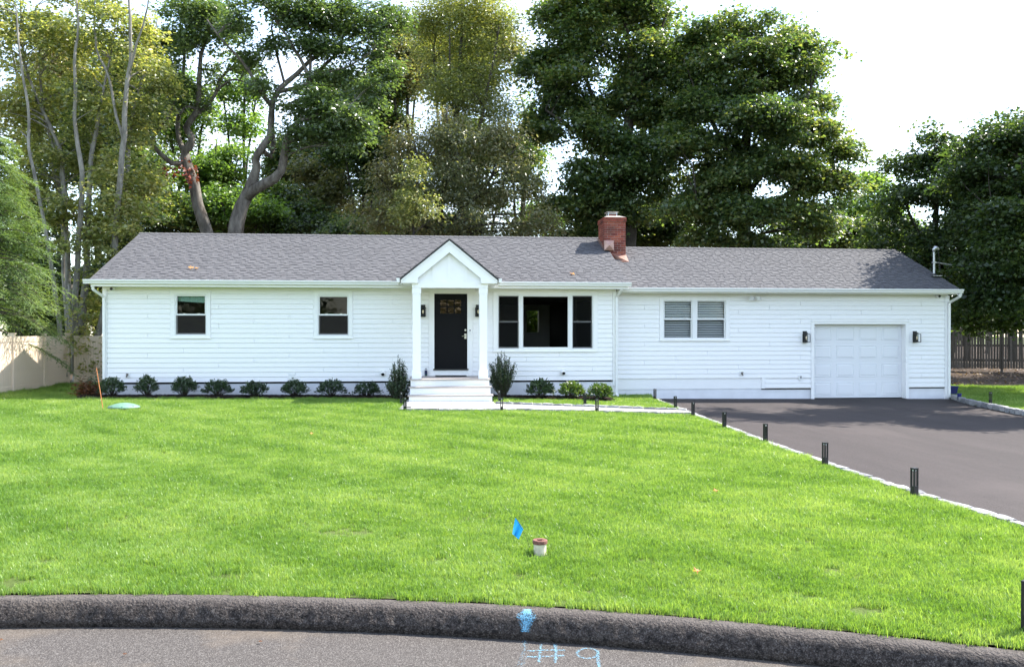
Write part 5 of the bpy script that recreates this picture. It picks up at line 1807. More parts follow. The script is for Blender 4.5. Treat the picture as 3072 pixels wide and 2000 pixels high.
LUSH = 5.8
def tree(name, label, d, stems, blobs, leaf, bark_m, leaf_mat_, dens=1.0, lsize=.13, aspect=.62, nleaf=42, sig=.34, flat=.42,
         shell=.45, twigs=.5, base=None, group='trees round the house', droop=.25, up=.75, extra=None, cat='tree', rscale=.86):
    """stems: lists of (u, v, radius, depth offset); blobs: (u, v, ru, rv, depth offset, depth radius) seen at distance d"""
    lsize = lsize * .86; nleaf = int(nleaf * 1.3)
    sp = []
    for st in stems:
        pts = [at(u, v, d + dz) for (u, v, r_, dz) in st]
        sp.append((pts, [q[2] for q in st]))
    b0 = base if base is not None else sp[0][0][0]
    t = thing(name, label, cat, (b0.x, b0.y, max(-.5, min(.4, b0.z))), group)
    tm = MB()
    nodes = []
    for pts, rad in sp:
        n = max(6, int(sum((a - b).length for a, b in zip(pts[:-1], pts[1:])) / .5))
        sm = smooth_path(pts, n)
        rr = np.interp(np.linspace(0, 1, n + 1), np.linspace(0, 1, len(rad)), rad)
        sm = [p + Vector((mnoise.noise(p * .9), mnoise.noise(p * .9 + Vector((7, 3, 1))), 0)) * .10 for p in sm]
        tm.tube(sm, list(rr * rscale), 8 if max(rad) > .06 else 5)
        nodes += [(p, r_) for p, r_ in zip(sm, rr)]
    lv = Leaves()
    npos = np.array([tuple(p) for p, _ in nodes]); nrad = np.array([r_ for _, r_ in nodes])
    for bl in blobs:
        u, v, ru, rv, dz = bl[:5]
        dr = bl[5] if len(bl) > 5 else (ru + rv) / 2 / FPX * d * 1.0
        dd = d + dz
        c = np.array(at(u, v, dd))
        rx, rz = ru / FPX * dd, rv / FPX * dd
        area = 4 * math.pi * ((rx * rz) ** 1.6 / 3 + (rx * dr) ** 1.6 / 3 + (rz * dr) ** 1.6 / 3) ** (1 / 1.6)
        n = max(8, int(area * dens * LUSH))
        cc, out = blob_clusters(c, (rx, dr, rz), n, shell)
        keep = cc[:, 2] > .3
        cc, out = cc[keep], out[keep]
        spray(lv, cc, out, nleaf, lsize, aspect, sig, flat, droop, up)
        # boughs to some of the clumps
        m_ = int(len(cc) * twigs * .2)
        for i in RNG.choice(len(cc), m_, replace=False) if m_ else []:
            q = cc[i]
            dv = npos - q
            sc_ = np.linalg.norm(dv, axis=1) + 1.2 * np.maximum(0, npos[:, 2] - q[2] + .4)
            k = int(np.argmin(sc_))
            if sc_[k] > 7: continue
            a = Vector(npos[k]); b = Vector(q)
            ln = (a - b).length
            mid = a.lerp(b, .5) + Vector((RNG.normal() * .08 * ln, RNG.normal() * .08 * ln, .06 * ln))
            r0 = min(nrad[k] * .6, .018 + .011 * ln)
            tm.tube([a, a.lerp(mid, .55) + Vector((0, 0, .02 * ln)), mid, mid.lerp(b, .6), b], [r0, r0 * .8, r0 * .6, r0 * .4, .006], 4, cap=False)
    if extra: extra(tm, lv, t)
    tm.build('trunk', bark_m, t, smooth=True)
    lv.build('crown', leaf_mat_, t)
    return t

# ------------------------------------------------------------------ trees, left to right
RNG = np.random.default_rng(5)
# many-stemmed beech at the left corner of the house
D = 29.5
B = (238, 1150)
st = [
 [(236, 1158, .30, 0), (246, 1050, .24, 0), (255, 900, .16, 0), (262, 700, .13, 0), (272, 500, .11, 0), (280, 430, .10, 0), (305, 320, .07, 0), (330, 180, .045, .5), (345, 40, .03, .8)],
 [(262, 1120, .20, 0), (300, 980, .15, -.2), (335, 800, .14, -.4), (355, 620, .14, -.6), (369, 430, .13, -.8), (375, 330, .11, -.9), (384, 230, .10, -1), (391, 150, .08, -1), (386, 0, .05, -1), (380, -80, .03, -1)],
 [(369, 425, .08, -.8), (350, 350, .065, -.8), (338, 280, .06, -.7), (312, 200, .05, -.6), (290, 145, .045, -.5), (282, 0, .03, -.3)],
 [(384, 232, .06, -1), (410, 130, .05, -1.2), (440, 25, .035, -1.4), (452, -60, .02, -1.5)],
 [(330, 900, .12, .3), (377, 520, .11, .8), (398, 360, .09, 1), (425, 250, .07, 1.2), (445, 180, .05, 1.3), (472, 50, .03, 1.5)],
 [(226, 1120, .16, -.3), (232, 800, .13, -.6), (243, 522, .11, -.8), (227, 413, .09, -.9), (222, 310, .08, -1), (230, 150, .06, -1), (233, 0, .04, -1)],
 [(215, 1120, .15, .2), (205, 800, .12, .2), (186, 490, .10, .3), (145, 372, .085, .4), (103, 284, .07, .5), (67, 155, .055, .6), (58, 0, .035, .7)],
 [(208, 1120, .12, .8), (190, 700, .10, 1.2), (176, 553, .09, 1.4), (103, 387, .075, 1.6), (77, 310, .06, 1.7), (40, 180, .045, 1.8), (20, 60, .03, 1.9)],
 [(200, 1130, .11, -.8), (137, 690, .08, -1.2), (93, 470, .07, -1.4), (84, 350, .06, -1.4), (62, 180, .05, -1.5), (50, 20, .03, -1.5)],
 [(245, 700, .07, .5), (150, 420, .07, .9), (120, 200, .055, 1.1), (105, 20, .03, 1.2)],
 [(246, 1150, .26, .1), (225, 1000, .20, .1), (215, 850, .12, .1)],
 [(268, 1150, .16, -.1), (290, 1060, .12, -.2), (300, 960, .08, -.2)],
]
bl = [(60, 60, 170, 130, 0, 2), (210, 90, 130, 120, .5, 2), (350, 80, 130, 130, 0, 2), (440, 190, 110, 110, 0, 1.6), (110, 260, 150, 130, .3, 2),
      (270, 270, 120, 120, .5, 1.8), (390, 340, 110, 100, -.2, 1.6), (40, 400, 110, 110, 0, 1.6), (170, 440, 110, 90, .2, 1.6), (290, 470, 100, 90, .4, 1.5),
      (410, 520, 85, 80, -.2, 1.3), (330, 600, 120, 80, -.6, 1.3), (210, 640, 110, 80, 0, 1.4), (380, 640, 75, 60, -.8, 1.0), (120, 560, 90, 80, .4, 1.4), (270, 740, 110, 75, -.6, 1.2), (390, 690, 50, 40, -1, .8),
      (300, 850, 55, 60, -.6, .8), (240, 1000, 48, 60, -.8, .6), (275, 1070, 36, 42, -.9, .45), (255, 920, 60, 60, -.7, .7)]
bl = [(b[0], b[1], b[2], b[3], b[4] + (.45 if b[1] < 800 else .5), b[5]) for b in bl]
tree('beech_tree', 'tall many stemmed tree with pale grey bark and yellow green leaves at the house corner', D, st, bl, None, M['bark_beech'], M['lf_beech'],
     dens=.50, lsize=.145, nleaf=36, sig=.27, flat=.40, twigs=.8, rscale=.72, base=at(238, 1152, D))

# hemlock overhanging the left fence
RNG = np.random.default_rng(15)
def hemlock():
    d = 25.2
    b0 = at(-30, 1160, d)
    t = thing('hemlock_tree', 'feathery light green hemlock hanging over the tan fence', 'tree', (b0.x, b0.y, .05), 'trees round the house')
    tm = MB(); lv = Leaves()
    topz = 7.6
    tm.tube([(b0.x, b0.y, -.1), (b0.x + .05, b0.y, 3), (b0.x, b0.y, topz)], [.17, .12, .02], 8)
    P, Dd, Nn, LL = [], [], [], []
    nb = 190
    for i in range(nb):
        h = 1.55 + (topz - 1.7) * (i / nb) ** .9
        a = RNG.uniform(0, 2 * np.pi)
        ln = (topz - h) * .36 + .55
        ln *= RNG.uniform(.72, 1.1)
        if h < 2.2: ln *= .9
        dr = np.array([math.cos(a), math.sin(a), 0])
        side = np.array([-dr[1], dr[0], 0])
        pts = []; el_ = RNG.normal() * .28
        for s_ in np.linspace(0, 1, 7):
            pts.append(np.array([b0.x, b0.y, h]) + dr * ln * s_ + np.array([0, 0, (.28 + el_) * s_ - .70 * s_ ** 2]) * ln * .62)
        tm.tube([Vector(p) for p in pts], [.022, .02, .017, .013, .009, .006, .003], 4, cap=False)
        # side shoots carrying needles
        for s_ in np.linspace(.25, 1, 13) + RNG.normal() * .02:
            q = np.array([np.interp(s_, np.linspace(0, 1, 7), [p[c] for p in pts]) for c in range(3)])
            for sd in (-1, 1):
                sl_ = (.30 + .26 * (1 - abs(s_ - .45))) * RNG.uniform(.7, 1.2) * min(1, ln / 1.4)
                sdir = unit(dr * .75 + side * sd * .85 + np.array([0, 0, -.32 + RNG.normal() * .32]))
                k = 11
                f = np.linspace(.1, 1, k)
                pp = q + sdir * sl_ * f[:, None] + np.array([0, 0, -.18]) * (f ** 2)[:, None] * sl_ + RNG.normal(size=(k, 3)) * .012
                sgn = np.where(np.arange(k) % 2 == 0, 1, -1)[:, None]
                cr = unit(np.cross(sdir, np.array([0, 0, 1.])))
                dd = sdir * .9 + cr * sgn * .75 + np.array([0, 0, -.22]) + RNG.normal(size=(k, 3)) * .12
                P.append(pp); Dd.append(dd); Nn.append(np.tile([0, 0, 1.], (k, 1)) + RNG.normal(size=(k, 3)) * .3); LL.append(.125 * RNG.uniform(.7, 1.25, k) * (1.15 - .4 * f))
    P, Dd, Nn, LL = map(np.concatenate, (P, Dd, Nn, LL))
    lv.add(*leaves_arrays(P, Dd, Nn, LL * .9, LL * .2, .1))
    tm.build('trunk', M['bark_dark'], t)
    lv.build('crown', M['lf_hemlock'], t)
hemlock()

# the two oaks behind the roof
RNG = np.random.default_rng(25)
D = 33.0
st = [
 [(648, 800, .30, 0), (622, 700, .28, 0), (588, 590, .25, 0), (563, 500, .24, 0), (552, 455, .21, 0), (568, 440, .18, 0), (575, 410, .17, 0), (560, 385, .16, 0), (575, 355, .14, 0), (588, 330, .13, 0), (600, 240, .11, 0), (612, 130, .08, .2), (640, 60, .06, .3), (668, -30, .04, .4)],
 [(560, 490, .13, 0), (515, 490, .12, -.3), (480, 460, .10, -.5), (452, 425, .09, -.6), (470, 395, .07, -.7), (505, 350, .055, -.7), (530, 300, .04, -.7)],
 [(552, 455, .12, .2), (538, 420, .11, .3), (536, 370, .10, .4), (545, 290, .085, .5), (548, 200, .07, .6), (560, 90, .05, .7), (552, 0, .035, .8)],
 [(580, 350, .10, 0), (620, 315, .09, .3), (650, 280, .075, .4), (668, 220, .06, .5), (720, 200, .05, .7)],
 [(650, 275, .06, .4), (690, 240, .05, .2), (730, 245, .035, .2)],
 [(590, 330, .08, 0), (560, 320, .06, -.4), (540, 345, .045, -.6)],
]
bl = [(560, 40, 90, 70, 0, 1.8), (480, 110, 70, 60, .5, 1.4), (640, 20, 80, 50, .3, 1.5), (520, 210, 55, 50, 0, 1.1), (600, 150, 55, 55, .4, 1.1), (690, 100, 50, 60, .4, 1.1),
      (560, 270, 45, 40, .4, .9), (500, 300, 45, 45, -.6, .9), (455, 380, 50, 45, -.5, .9), (640, 220, 35, 35, .2, .7), (600, 320, 30, 30, .2, .6), (730, 190, 40, 45, .4, .8), (470, 220, 60, 60, .3, 1.2)]
def red_bits(tm, lv, t):
    l2 = Leaves()
    for u, v in ((560, 500), (522, 512), (566, 520)):
        c = np.array(at(u, v, D - .35))
        spray(l2, c[None] + RNG.normal(size=(4, 3)) * .12, np.tile([0, -1, 0.], (4, 1)), 9, .16, .7, .12, 1.2, .6)
    l2.build('dead_leaves', M['lf_red'], t)
tree('oak_tree', 'dark leaning oak with a wandering trunk and a few dead red leaves', D, st, bl, None, M['bark_oak'], M['lf_oak'],
     dens=.8, lsize=.16, aspect=.55, nleaf=34, sig=.26, flat=.55, twigs=.5, extra=red_bits, base=at(660, 1160, D))
RNG = np.random.default_rng(26)
D = 31.5
st = [
 [(690, 820, .34, 0), (706, 700, .32, 0), (720, 630, .30, 0), (733, 595, .28, 0), (760, 540, .22, 0), (775, 500, .18, 0), (772, 475, .17, 0), (790, 445, .16, 0), (812, 400, .15, .2), (815, 325, .14, .3), (830, 280, .12, .4), (846, 258, .11, .4), (885, 228, .10, .5), (930, 180, .08, .6), (1000, 140, .06, .8), (1080, 100, .04, 1)],
 [(730, 600, .20, 0), (758, 572, .22, -.2), (786, 556, .21, -.4), (815, 540, .20, -.5), (838, 522, .19, -.6), (848, 490, .17, -.6), (852, 450, .16, -.6), (862, 415, .14, -.6), (882, 372, .12, -.6), (905, 362, .09, -.6), (935, 352, .07, -.6), (990, 330, .05, -.8), (1060, 310, .03, -1)],
 [(816, 316, .10, .3), (790, 285, .08, .1), (765, 240, .07, -.2), (735, 190, .06, -.5), (700, 155, .05, -.7), (660, 110, .04, -.9), (625, 60, .03, -1)],
 [(835, 275, .09, .4), (920, 255, .09, .2), (925, 235, .08, .2), (900, 180, .07, .1), (870, 130, .06, 0), (850, 90, .05, 0), (810, 40, .04, 0), (790, -20, .03, 0)],
 [(925, 250, .07, .2), (928, 170, .06, .3), (935, 90, .05, .4), (950, 20, .03, .5)],
 [(880, 280, .08, .5), (940, 235, .07, .7), (1010, 165, .06, 1), (1100, 120, .04, 1.2), (1160, 90, .03, 1.3)],
 [(852, 245, .06, .4), (840, 190, .055, .5), (825, 130, .05, .5), (815, 60, .04, .6), (840, 0, .03, .6)],
 [(792, 450, .10, .3), (815, 470, .11, .5), (820, 420, .09, .6), (812, 350, .06, .6)],
 [(900, 225, .06, .5), (960, 220, .05, .2), (1040, 200, .04, 0), (1120, 150, .03, 0)],
 [(850, 330, .06, .3), (890, 300, .05, .6), (960, 290, .04, .8)],
]
bl = [(800, 20, 70, 45, 0, 1.4), (900, 30, 90, 55, .3, 1.6), (1010, 50, 90, 55, .6, 1.5), (1110, 70, 80, 55, .9, 1.3), (1190, 60, 60, 50, 1, 1.1), (720, 60, 50, 40, -.4, 1.0),
      (740, 170, 40, 40, -.4, .8), (830, 140, 40, 40, .5, .8), (930, 130, 60, 50, .3, 1.1), (1020, 140, 60, 40, .6, 1.0), (1130, 160, 60, 45, .6, 1.0), (790, 250, 40, 35, 0, .8),
      (960, 240, 60, 40, .4, 1.0), (1060, 230, 50, 40, .4, .9), (900, 310, 60, 40, -.4, 1.0), (980, 330, 90, 50, -.8, 1.2), (1060, 350, 70, 50, -1, 1.1), (960, 400, 80, 50, -.8, 1.0), (1060, 410, 60, 40, -1, .8), (880, 400, 60, 40, -.7, .8), (1110, 280, 50, 40, -.4, .9), (1150, 220, 45, 40, .2, .8)]
tree('oak_tree', 'big oak with a forked curving trunk and open crown behind the roof', D, st, bl, None, M['bark_oak'], M['lf_oak'],
     dens=.85, lsize=.16, aspect=.55, nleaf=34, sig=.26, flat=.5, twigs=.6, base=at(690, 1160, D))

# olive leaved trees in the middle
RNG = np.random.default_rng(35)
D = 36.0
st = [[(1400, 820, .20, 0), (1380, 600, .17, 0), (1370, 420, .14, 0), (1375, 250, .10, 0), (1385, 100, .06, 0), (1390, -20, .03, 0)],
      [(1385, 640, .10, 0), (1330, 450, .08, .4), (1310, 300, .06, .6), (1300, 150, .04, .7), (1320, 30, .03, .8)],
      [(1380, 560, .10, 0), (1440, 380, .08, -.4), (1470, 230, .06, -.6), (1500, 80, .04, -.7)],
      [(1375, 420, .06, 0), (1350, 250, .05, -.3), (1345, 100, .03, -.5)]]
bl = [(1380, 40, 110, 90, 0, 2), (1480, 60, 70, 90, 0, 1.6), (1310, 130, 80, 80, .4, 1.6), (1420, 190, 110, 90, 0, 2), (1340, 280, 100, 80, 0, 1.8), (1460, 320, 90, 80, 0, 1.6), (1260, 60, 50, 50, .5, 1)]
tree('tall_cherry_tree', 'tall slender tree with fine yellowish olive leaves standing above the porch gable', D, st, bl, None, M['bark_dark'], M['lf_gold'],
     dens=1.0, lsize=.125, aspect=.45, nleaf=40, sig=.36, flat=.6, twigs=.35, base=at(1400, 1150, D))
RNG = np.random.default_rng(36)
D = 33.0
st = [[(1330, 830, .16, 0), (1320, 650, .13, 0), (1350, 480, .09, 0), (1340, 330, .05, 0)],
      [(1325, 700, .10, 0), (1450, 560, .08, .3), (1540, 450, .05, .4)],
      [(1325, 720, .09, 0), (1200, 600, .07, -.2), (1130, 520, .04, -.4)],
      [(1330, 660, .08, 0), (1270, 520, .06, -.6), (1250, 450, .03, -.8)]]
bl = [(1250, 440, 100, 90, .4, 1.8), (1370, 450, 110, 90, .4, 1.8), (1480, 440, 90, 80, .3, 1.5), (1180, 560, 110, 80, .3, 1.6), (1310, 570, 120, 90, 0, 1.8), (1440, 580, 120, 80, .2, 1.7), (1560, 560, 80, 70, .3, 1.3),
      (1130, 660, 90, 55, .5, 1.2), (1250, 680, 110, 60, -.2, 1.4), (1400, 680, 110, 55, -.2, 1.4), (1540, 680, 90, 55, 0, 1.2), (1640, 660, 60, 45, .3, .9)]
tree('cherry_tree', 'broad tree with narrow olive leaves directly behind the porch gable', D, st, bl, None, M['bark_dark'], M['lf_olive'],
     dens=.82, lsize=.14, aspect=.42, nleaf=38, sig=.33, flat=.5, twigs=.5, base=at(1330, 1150, D), droop=.55)
RNG = np.random.default_rng(37)
D = 31.0
st = [[(1240, 840, .07, 0), (1245, 650, .05, 0), (1248, 480, .02, 0)]]
bl = [(1245, 500, 32, 45, 0, .5), (1240, 570, 50, 45, 0, .6), (1270, 640, 75, 50, 0, .8), (1225, 650, 60, 45, 0, .7)]
tree('young_cherry_tree', 'young tree with a pointed yellowish top in front of the broad olive tree', D, st, bl, None, M['bark_dark'], M['lf_beech'],
     dens=.9, lsize=.13, aspect=.45, nleaf=32, sig=.24, flat=.5, twigs=.5, base=at(1240, 1150, D), droop=.5)

# the maples
RNG = np.random.default_rng(45)
D = 37.0
st = [[(1890, 820, .36, 0), (1888, 600, .32, 0), (1885, 400, .26, 0), (1900, 250, .18, 0), (1880, 120, .12, 0), (1870, 0, .07, 0), (1870, -80, .04, 0)],
      [(1810, 820, .20, .3), (1808, 560, .17, .4), (1800, 380, .13, .5), (1760, 240, .09, .6), (1720, 120, .06, .7), (1700, 20, .03, .8)],
      [(1886, 380, .14, 0), (1930, 230, .11, -.3), (1980, 110, .07, -.5), (2010, 20, .04, -.6)],
      [(1888, 520, .10, 0), (1740, 400, .08, -.6), (1640, 330, .05, -1)],
      [(1888, 560, .10, 0), (1990, 440, .08, -.5), (2060, 350, .05, -.8)],
      [(1890, 650, .09, 0), (1760, 590, .07, -.8), (1680, 560, .04, -1.2)]]
bl = [(1830, -20, 150, 90, 0, 3), (1960, 40, 100, 80, 0, 2.2), (1690, 60, 90, 80, .3, 2), (1780, 150, 120, 90, 0, 2.5), (1920, 190, 120, 90, -.2, 2.5), (1640, 190, 80, 70, .2, 1.8), (1690, 280, 110, 70, 0, 2.2),
      (1830, 310, 110, 80, .4, 2.2), (1970, 320, 90, 80, 0, 2), (1640, 380, 70, 60, .2, 1.6), (1760, 420, 90, 65, -.6, 1.8), (1730, 540, 90, 60, -.6, 1.8), (1870, 500, 90, 60, -.8, 1.8), (1830, 620, 120, 70, -.4, 2.2), (1700, 640, 80, 55, -.4, 1.6), (1960, 560, 100, 80, -.2, 2), (1900, 430, 95, 55, -.5, 1.8), (1995, 440, 60, 55, -.3, 1.4), (2020, 200, 70, 90, .6, 1.6), (2020, 360, 70, 70, .6, 1.6), (1840, 560, 60, 50, .3, 1.4), (1760, 710, 90, 50, 0, 1.6)]
tree('maple_tree', 'large dark green maple rising behind the chimney', D, st, bl, None, M['bark_dark'], M['lf_maple'],
     dens=.66, lsize=.165, aspect=.8, nleaf=44, sig=.40, flat=.32, shell=.5, twigs=.3, base=at(1888, 1140, D))
RNG = np.random.default_rng(46)
D = 35.0
st = [[(2230, 830, .34, 0), (2235, 600, .30, 0), (2240, 420, .22, 0), (2250, 280, .14, 0), (2270, 150, .08, 0), (2290, 90, .04, 0)],
      [(2235, 600, .14, 0), (2350, 420, .12, -.5), (2420, 300, .08, -.8), (2450, 220, .04, -1)],
      [(2235, 560, .14, 0), (2140, 380, .11, -.4), (2090, 270, .07, -.6)],
      [(2232, 660, .11, 0), (2400, 560, .09, -.6), (2500, 500, .05, -1)],
      [(2232, 680, .10, 0), (2090, 600, .08, -.8)]]
bl = [(2080, 130, 60, 60, .4, 1.4), (2160, 110, 75, 60, 0, 1.6), (2250, 100, 60, 55, 0, 1.4), (2330, 130, 70, 60, 0, 1.5), (2380, 100, 32, 40, 0, .8), (2430, 160, 45, 50, -.2, 1), (2120, 220, 110, 80, 0, 2.2), (2260, 220, 120, 90, -.6, 2.4), (2380, 250, 90, 80, -.4, 2), (2460, 300, 55, 70, -.2, 1.4),
      (2080, 330, 90, 75, 0, 2), (2220, 360, 120, 80, -1, 2.2), (2350, 390, 110, 80, -.8, 2.2), (2460, 400, 70, 70, -.4, 1.5), (2500, 450, 45, 50, -.2, 1), (2050, 450, 80, 70, 0, 1.8), (2180, 500, 110, 75, -.8, 2.2), (2320, 520, 110, 75, -1, 2.2), (2440, 520, 85, 70, -.6, 1.7), (2490, 590, 60, 60, -.4, 1.3),
      (2060, 600, 100, 65, -.2, 2), (2200, 640, 110, 60, -.8, 2), (2340, 650, 110, 60, -.8, 2), (2450, 670, 80, 55, -.4, 1.6), (2110, 710, 90, 45, 0, 1.5), (2280, 720, 110, 40, -.4, 1.6), (2110, 530, 100, 60, .3, 1.8), (2150, 590, 80, 50, .3, 1.6), (2240, 450, 90, 60, .3, 1.6), (2540, 465, 28, 24, -.2, .6), (2545, 555, 22, 20, 0, .4)]
tree('maple_tree', 'broad rounded maple behind the garage with sunlit right edge', D, st, bl, None, M['bark_dark'], M['lf_maple'],
     dens=.70, lsize=.155, aspect=.8, nleaf=46, sig=.36, flat=.32, shell=.5, twigs=.25, base=at(2230, 1140, D))

# trees at the right
RNG = np.random.default_rng(55)
D = 48.0
st = [[(2600, 860, .16, 0), (2595, 700, .12, 0), (2590, 550, .05, 0)], [(2598, 720, .08, 0), (2640, 620, .05, 0)]]
bl = [(2590, 560, 45, 45, 0, 1.2), (2560, 620, 60, 50, 0, 1.4), (2640, 610, 55, 55, 0, 1.4), (2600, 680, 90, 60, 0, 1.8), (2680, 690, 60, 50, 0, 1.4), (2520, 690, 50, 45, 0, 1.2), (2560, 740, 100, 40, 0, 1.4), (2600, 820, 90, 60, 0, 1.4), (2700, 800, 80, 70, 0, 1.4)]
tree('small_bright_tree', 'small bright green tree far back in the gap between the maples', D, st, bl, None, M['bark_dark'], M['lf_bright'],
     dens=.5, lsize=.22, aspect=.6, nleaf=36, sig=.45, flat=.4, twigs=.2, base=at(2600, 1090, D))
RNG = np.random.default_rng(56)
D = 31.5
st = [[(2800, 1130, .22, 0), (2800, 900, .18, 0), (2805, 700, .14, 0), (2810, 550, .08, 0), (2800, 430, .04, 0)],
      [(2803, 760, .10, 0), (2870, 600, .07, -.3), (2890, 470, .04, -.4)], [(2802, 800, .09, 0), (2730, 640, .06, -.2), (2710, 560, .03, -.4)]]
bl = [(2790, 400, 30, 28, 0, .6), (2800, 450, 65, 50, 0, 1.2), (2740, 520, 75, 60, 0, 1.3), (2860, 500, 75, 70, -.2, 1.4), (2700, 600, 60, 55, 0, 1.1), (2800, 590, 100, 75, -.4, 1.6), (2890, 620, 80, 80, -.3, 1.4), (2720, 690, 80, 65, 0, 1.3), (2830, 720, 100, 80, -.5, 1.6), (2740, 790, 85, 60, .2, 1.3), (2870, 820, 80, 65, -.3, 1.3), (2900, 900, 50, 45, -.3, .9), (2640, 730, 50, 45, .4, 1), (2880, 960, 35, 30, -.4, .6)]
tree('dark_maple_tree', 'dark green tree just behind the garage right end, beside the service mast', D, st, bl, None, M['bark_dark'], M['lf_dark'],
     dens=.62, lsize=.15, aspect=.75, nleaf=40, sig=.34, flat=.34, twigs=.3, base=at(2800, 1130, D))
RNG = np.random.default_rng(57)
D = 27.0
st = [[(3215, 1170, .24, 0), (3205, 900, .19, 0), (3190, 700, .14, 0), (3160, 500, .08, 0), (3130, 380, .03, 0)],
      [(3205, 850, .10, 0), (3120, 640, .08, 0), (3060, 480, .04, 0)], [(3205, 880, .10, 0), (3080, 760, .07, -.2), (2980, 640, .03, -.4)],
      [(3208, 950, .08, 0), (3100, 900, .06, -.2), (2990, 860, .03, -.3)]]
bl = [(2955, 405, 32, 40, 0, .7), (3020, 390, 50, 50, 0, 1.1), (2930, 470, 60, 60, 0, 1.1), (3060, 430, 70, 70, 0, 1.3), (3150, 390, 80, 90, 0, 1.4), (2985, 540, 90, 70, -.2, 1.4), (3100, 560, 100, 80, -.2, 1.5), (2960, 640, 80, 70, -.2, 1.3), (3060, 680, 90, 70, -.3, 1.4), (3190, 620, 90, 90, 0, 1.5), (2970, 760, 75, 60, -.2, 1.2), (3080, 800, 90, 70, -.2, 1.3), (2965, 860, 65, 50, .1, 1), (3060, 910, 80, 50, -.3, 1.1), (3190, 850, 90, 90, 0, 1.3), (2935, 930, 40, 30, 0, .6)]
bl = [b[:5] + (b[5] * 1.6,) for b in bl]
tree('dark_maple_tree', 'dark green tree at the right picture edge in front of the picket fence', D, st, bl, None, M['bark_dark'], M['lf_dark'],
     dens=.62, lsize=.14, aspect=.75, nleaf=40, sig=.32, flat=.34, twigs=.35, base=at(3215, 1170, D))
RNG = np.random.default_rng(157)
D = 29.6
st = [[(3160, 1150, .2, 0), (3150, 850, .16, 0), (3130, 650, .12, 0), (3100, 480, .05, 0)], [(3150, 850, .09, 0), (3060, 680, .06, 0), (3000, 560, .03, 0)], [(3152, 900, .08, 0), (3040, 860, .05, 0)]]
bl = [(3080, 440, 90, 80, 0, 1.6), (2990, 500, 80, 80, 0, 1.5), (3160, 520, 100, 90, 0, 1.8), (3050, 600, 100, 80, 0, 1.7), (2940, 600, 70, 70, 0, 1.3), (3160, 700, 100, 90, 0, 1.7), (3010, 740, 90, 70, 0, 1.5), (3100, 820, 100, 70, 0, 1.5), (2960, 830, 70, 60, 0, 1.2), (3020, 905, 80, 45, 0, 1.4), (2900, 950, 55, 35, 1, 1), (2990, 965, 60, 30, 1, 1.2), (3080, 955, 70, 40, 1, 1.2)]
tree('dark_maple_tree', 'dark green tree filling the gap between the service mast tree and the picture edge', D, st, bl, None, M['bark_dark'], M['lf_dark'],
     dens=.6, lsize=.15, aspect=.75, nleaf=40, sig=.34, flat=.34, twigs=.3, base=at(3160, 1150, D))
RNG = np.random.default_rng(58)
D = 46.0
st = [[(3040, 1080, .2, 0), (3030, 800, .12, 0), (3030, 600, .05, 0)], [(2900, 1080, .15, 1), (2905, 880, .1, 1), (2910, 720, .04, 1)]]
bl = [(2900, 700, 80, 60, 0, 1.6), (3000, 720, 90, 70, 0, 1.8), (3080, 800, 80, 80, 0, 1.8), (2900, 820, 80, 60, 0, 1.6), (2990, 860, 80, 60, 0, 1.6), (2880, 910, 60, 45, 0, 1.2), (3080, 930, 60, 50, 0, 1.2)]
tree('sunlit_tree', 'sunlit yellow green tree showing in gaps beyond the picket fence', D, st, bl, None, M['bark_dark'], M['lf_bright'],
     dens=.28, lsize=.22, aspect=.65, nleaf=30, sig=.45, flat=.4, twigs=.2, base=at(3030, 1085, D))
# tall tree beside the driveway, outside the picture, whose shade falls on garage roof and asphalt
RNG = np.random.default_rng(59)
D = 21.5
st = [[(3560, 1190, .2, 0), (3555, 800, .16, 0), (3540, 400, .1, 0), (3540, 150, .04, 0)]]
bl = [(3300, 500, 150, 100, -1.2, 1.2), (3420, 520, 170, 110, 0, 1.4), (3640, 480, 160, 130, .5, 1.5), (3560, 300, 150, 130, 0, 1.5), (3380, 330, 110, 100, -.4, 1.2)]
tree('roadside_tree', 'leafy tree beside the far edge of the driveway', D, st, bl, None, M['bark_dark'], M['lf_dark'],
     dens=.62, lsize=.16, aspect=.75, nleaf=36, sig=.34, flat=.36, twigs=.2, base=at(3560, 1190, D))
RNG = np.random.default_rng(60)
D = 28.0
st = [[(3365, 1160, .25, 0), (3360, 800, .2, 0), (3350, 350, .06, 0)], [(3362, 850, .12, 0), (3250, 620, .07, 0), (3180, 500, .03, 0)], [(3362, 800, .12, 0), (3480, 560, .07, 0)]]
bl = [(3210, 520, 110, 110, 0, 2.2), (3350, 420, 130, 120, 0, 2.4), (3480, 470, 120, 120, 0, 2.2), (3240, 680, 120, 100, .3, 2.2), (3400, 650, 130, 110, 0, 2.2), (3340, 290, 130, 90, 0, 2.2), (3220, 370, 90, 90, 0, 1.8), (3470, 300, 90, 90, 0, 1.8)]
tree('roadside_tree', 'leafy tree behind the far grass, right of the service mast', D, st, bl, None, M['bark_dark'], M['lf_dark'],
     dens=.5, lsize=.19, aspect=.8, nleaf=36, sig=.40, flat=.36, twigs=.2, base=at(3365, 1160, D))
RNG = np.random.default_rng(62)
D = 25.5
st = [[(3420, 1170, .3, 0), (3410, 600, .24, 0), (3380, 100, .16, 0), (3350, -250, .05, 0)], [(3400, 300, .12, 0), (3300, -20, .08, 0), (3250, -220, .03, 0)], [(3405, 400, .12, 0), (3500, 50, .07, 0)]]
bl = [(3275, -230, 110, 70, 0, 1.8), (3400, -190, 120, 90, 0, 2), (3340, -60, 120, 60, .4, 1.8), (3500, -120, 100, 90, 0, 2), (3300, -360, 120, 60, -.5, 1.8), (3480, 60, 100, 70, 0, 1.6)]
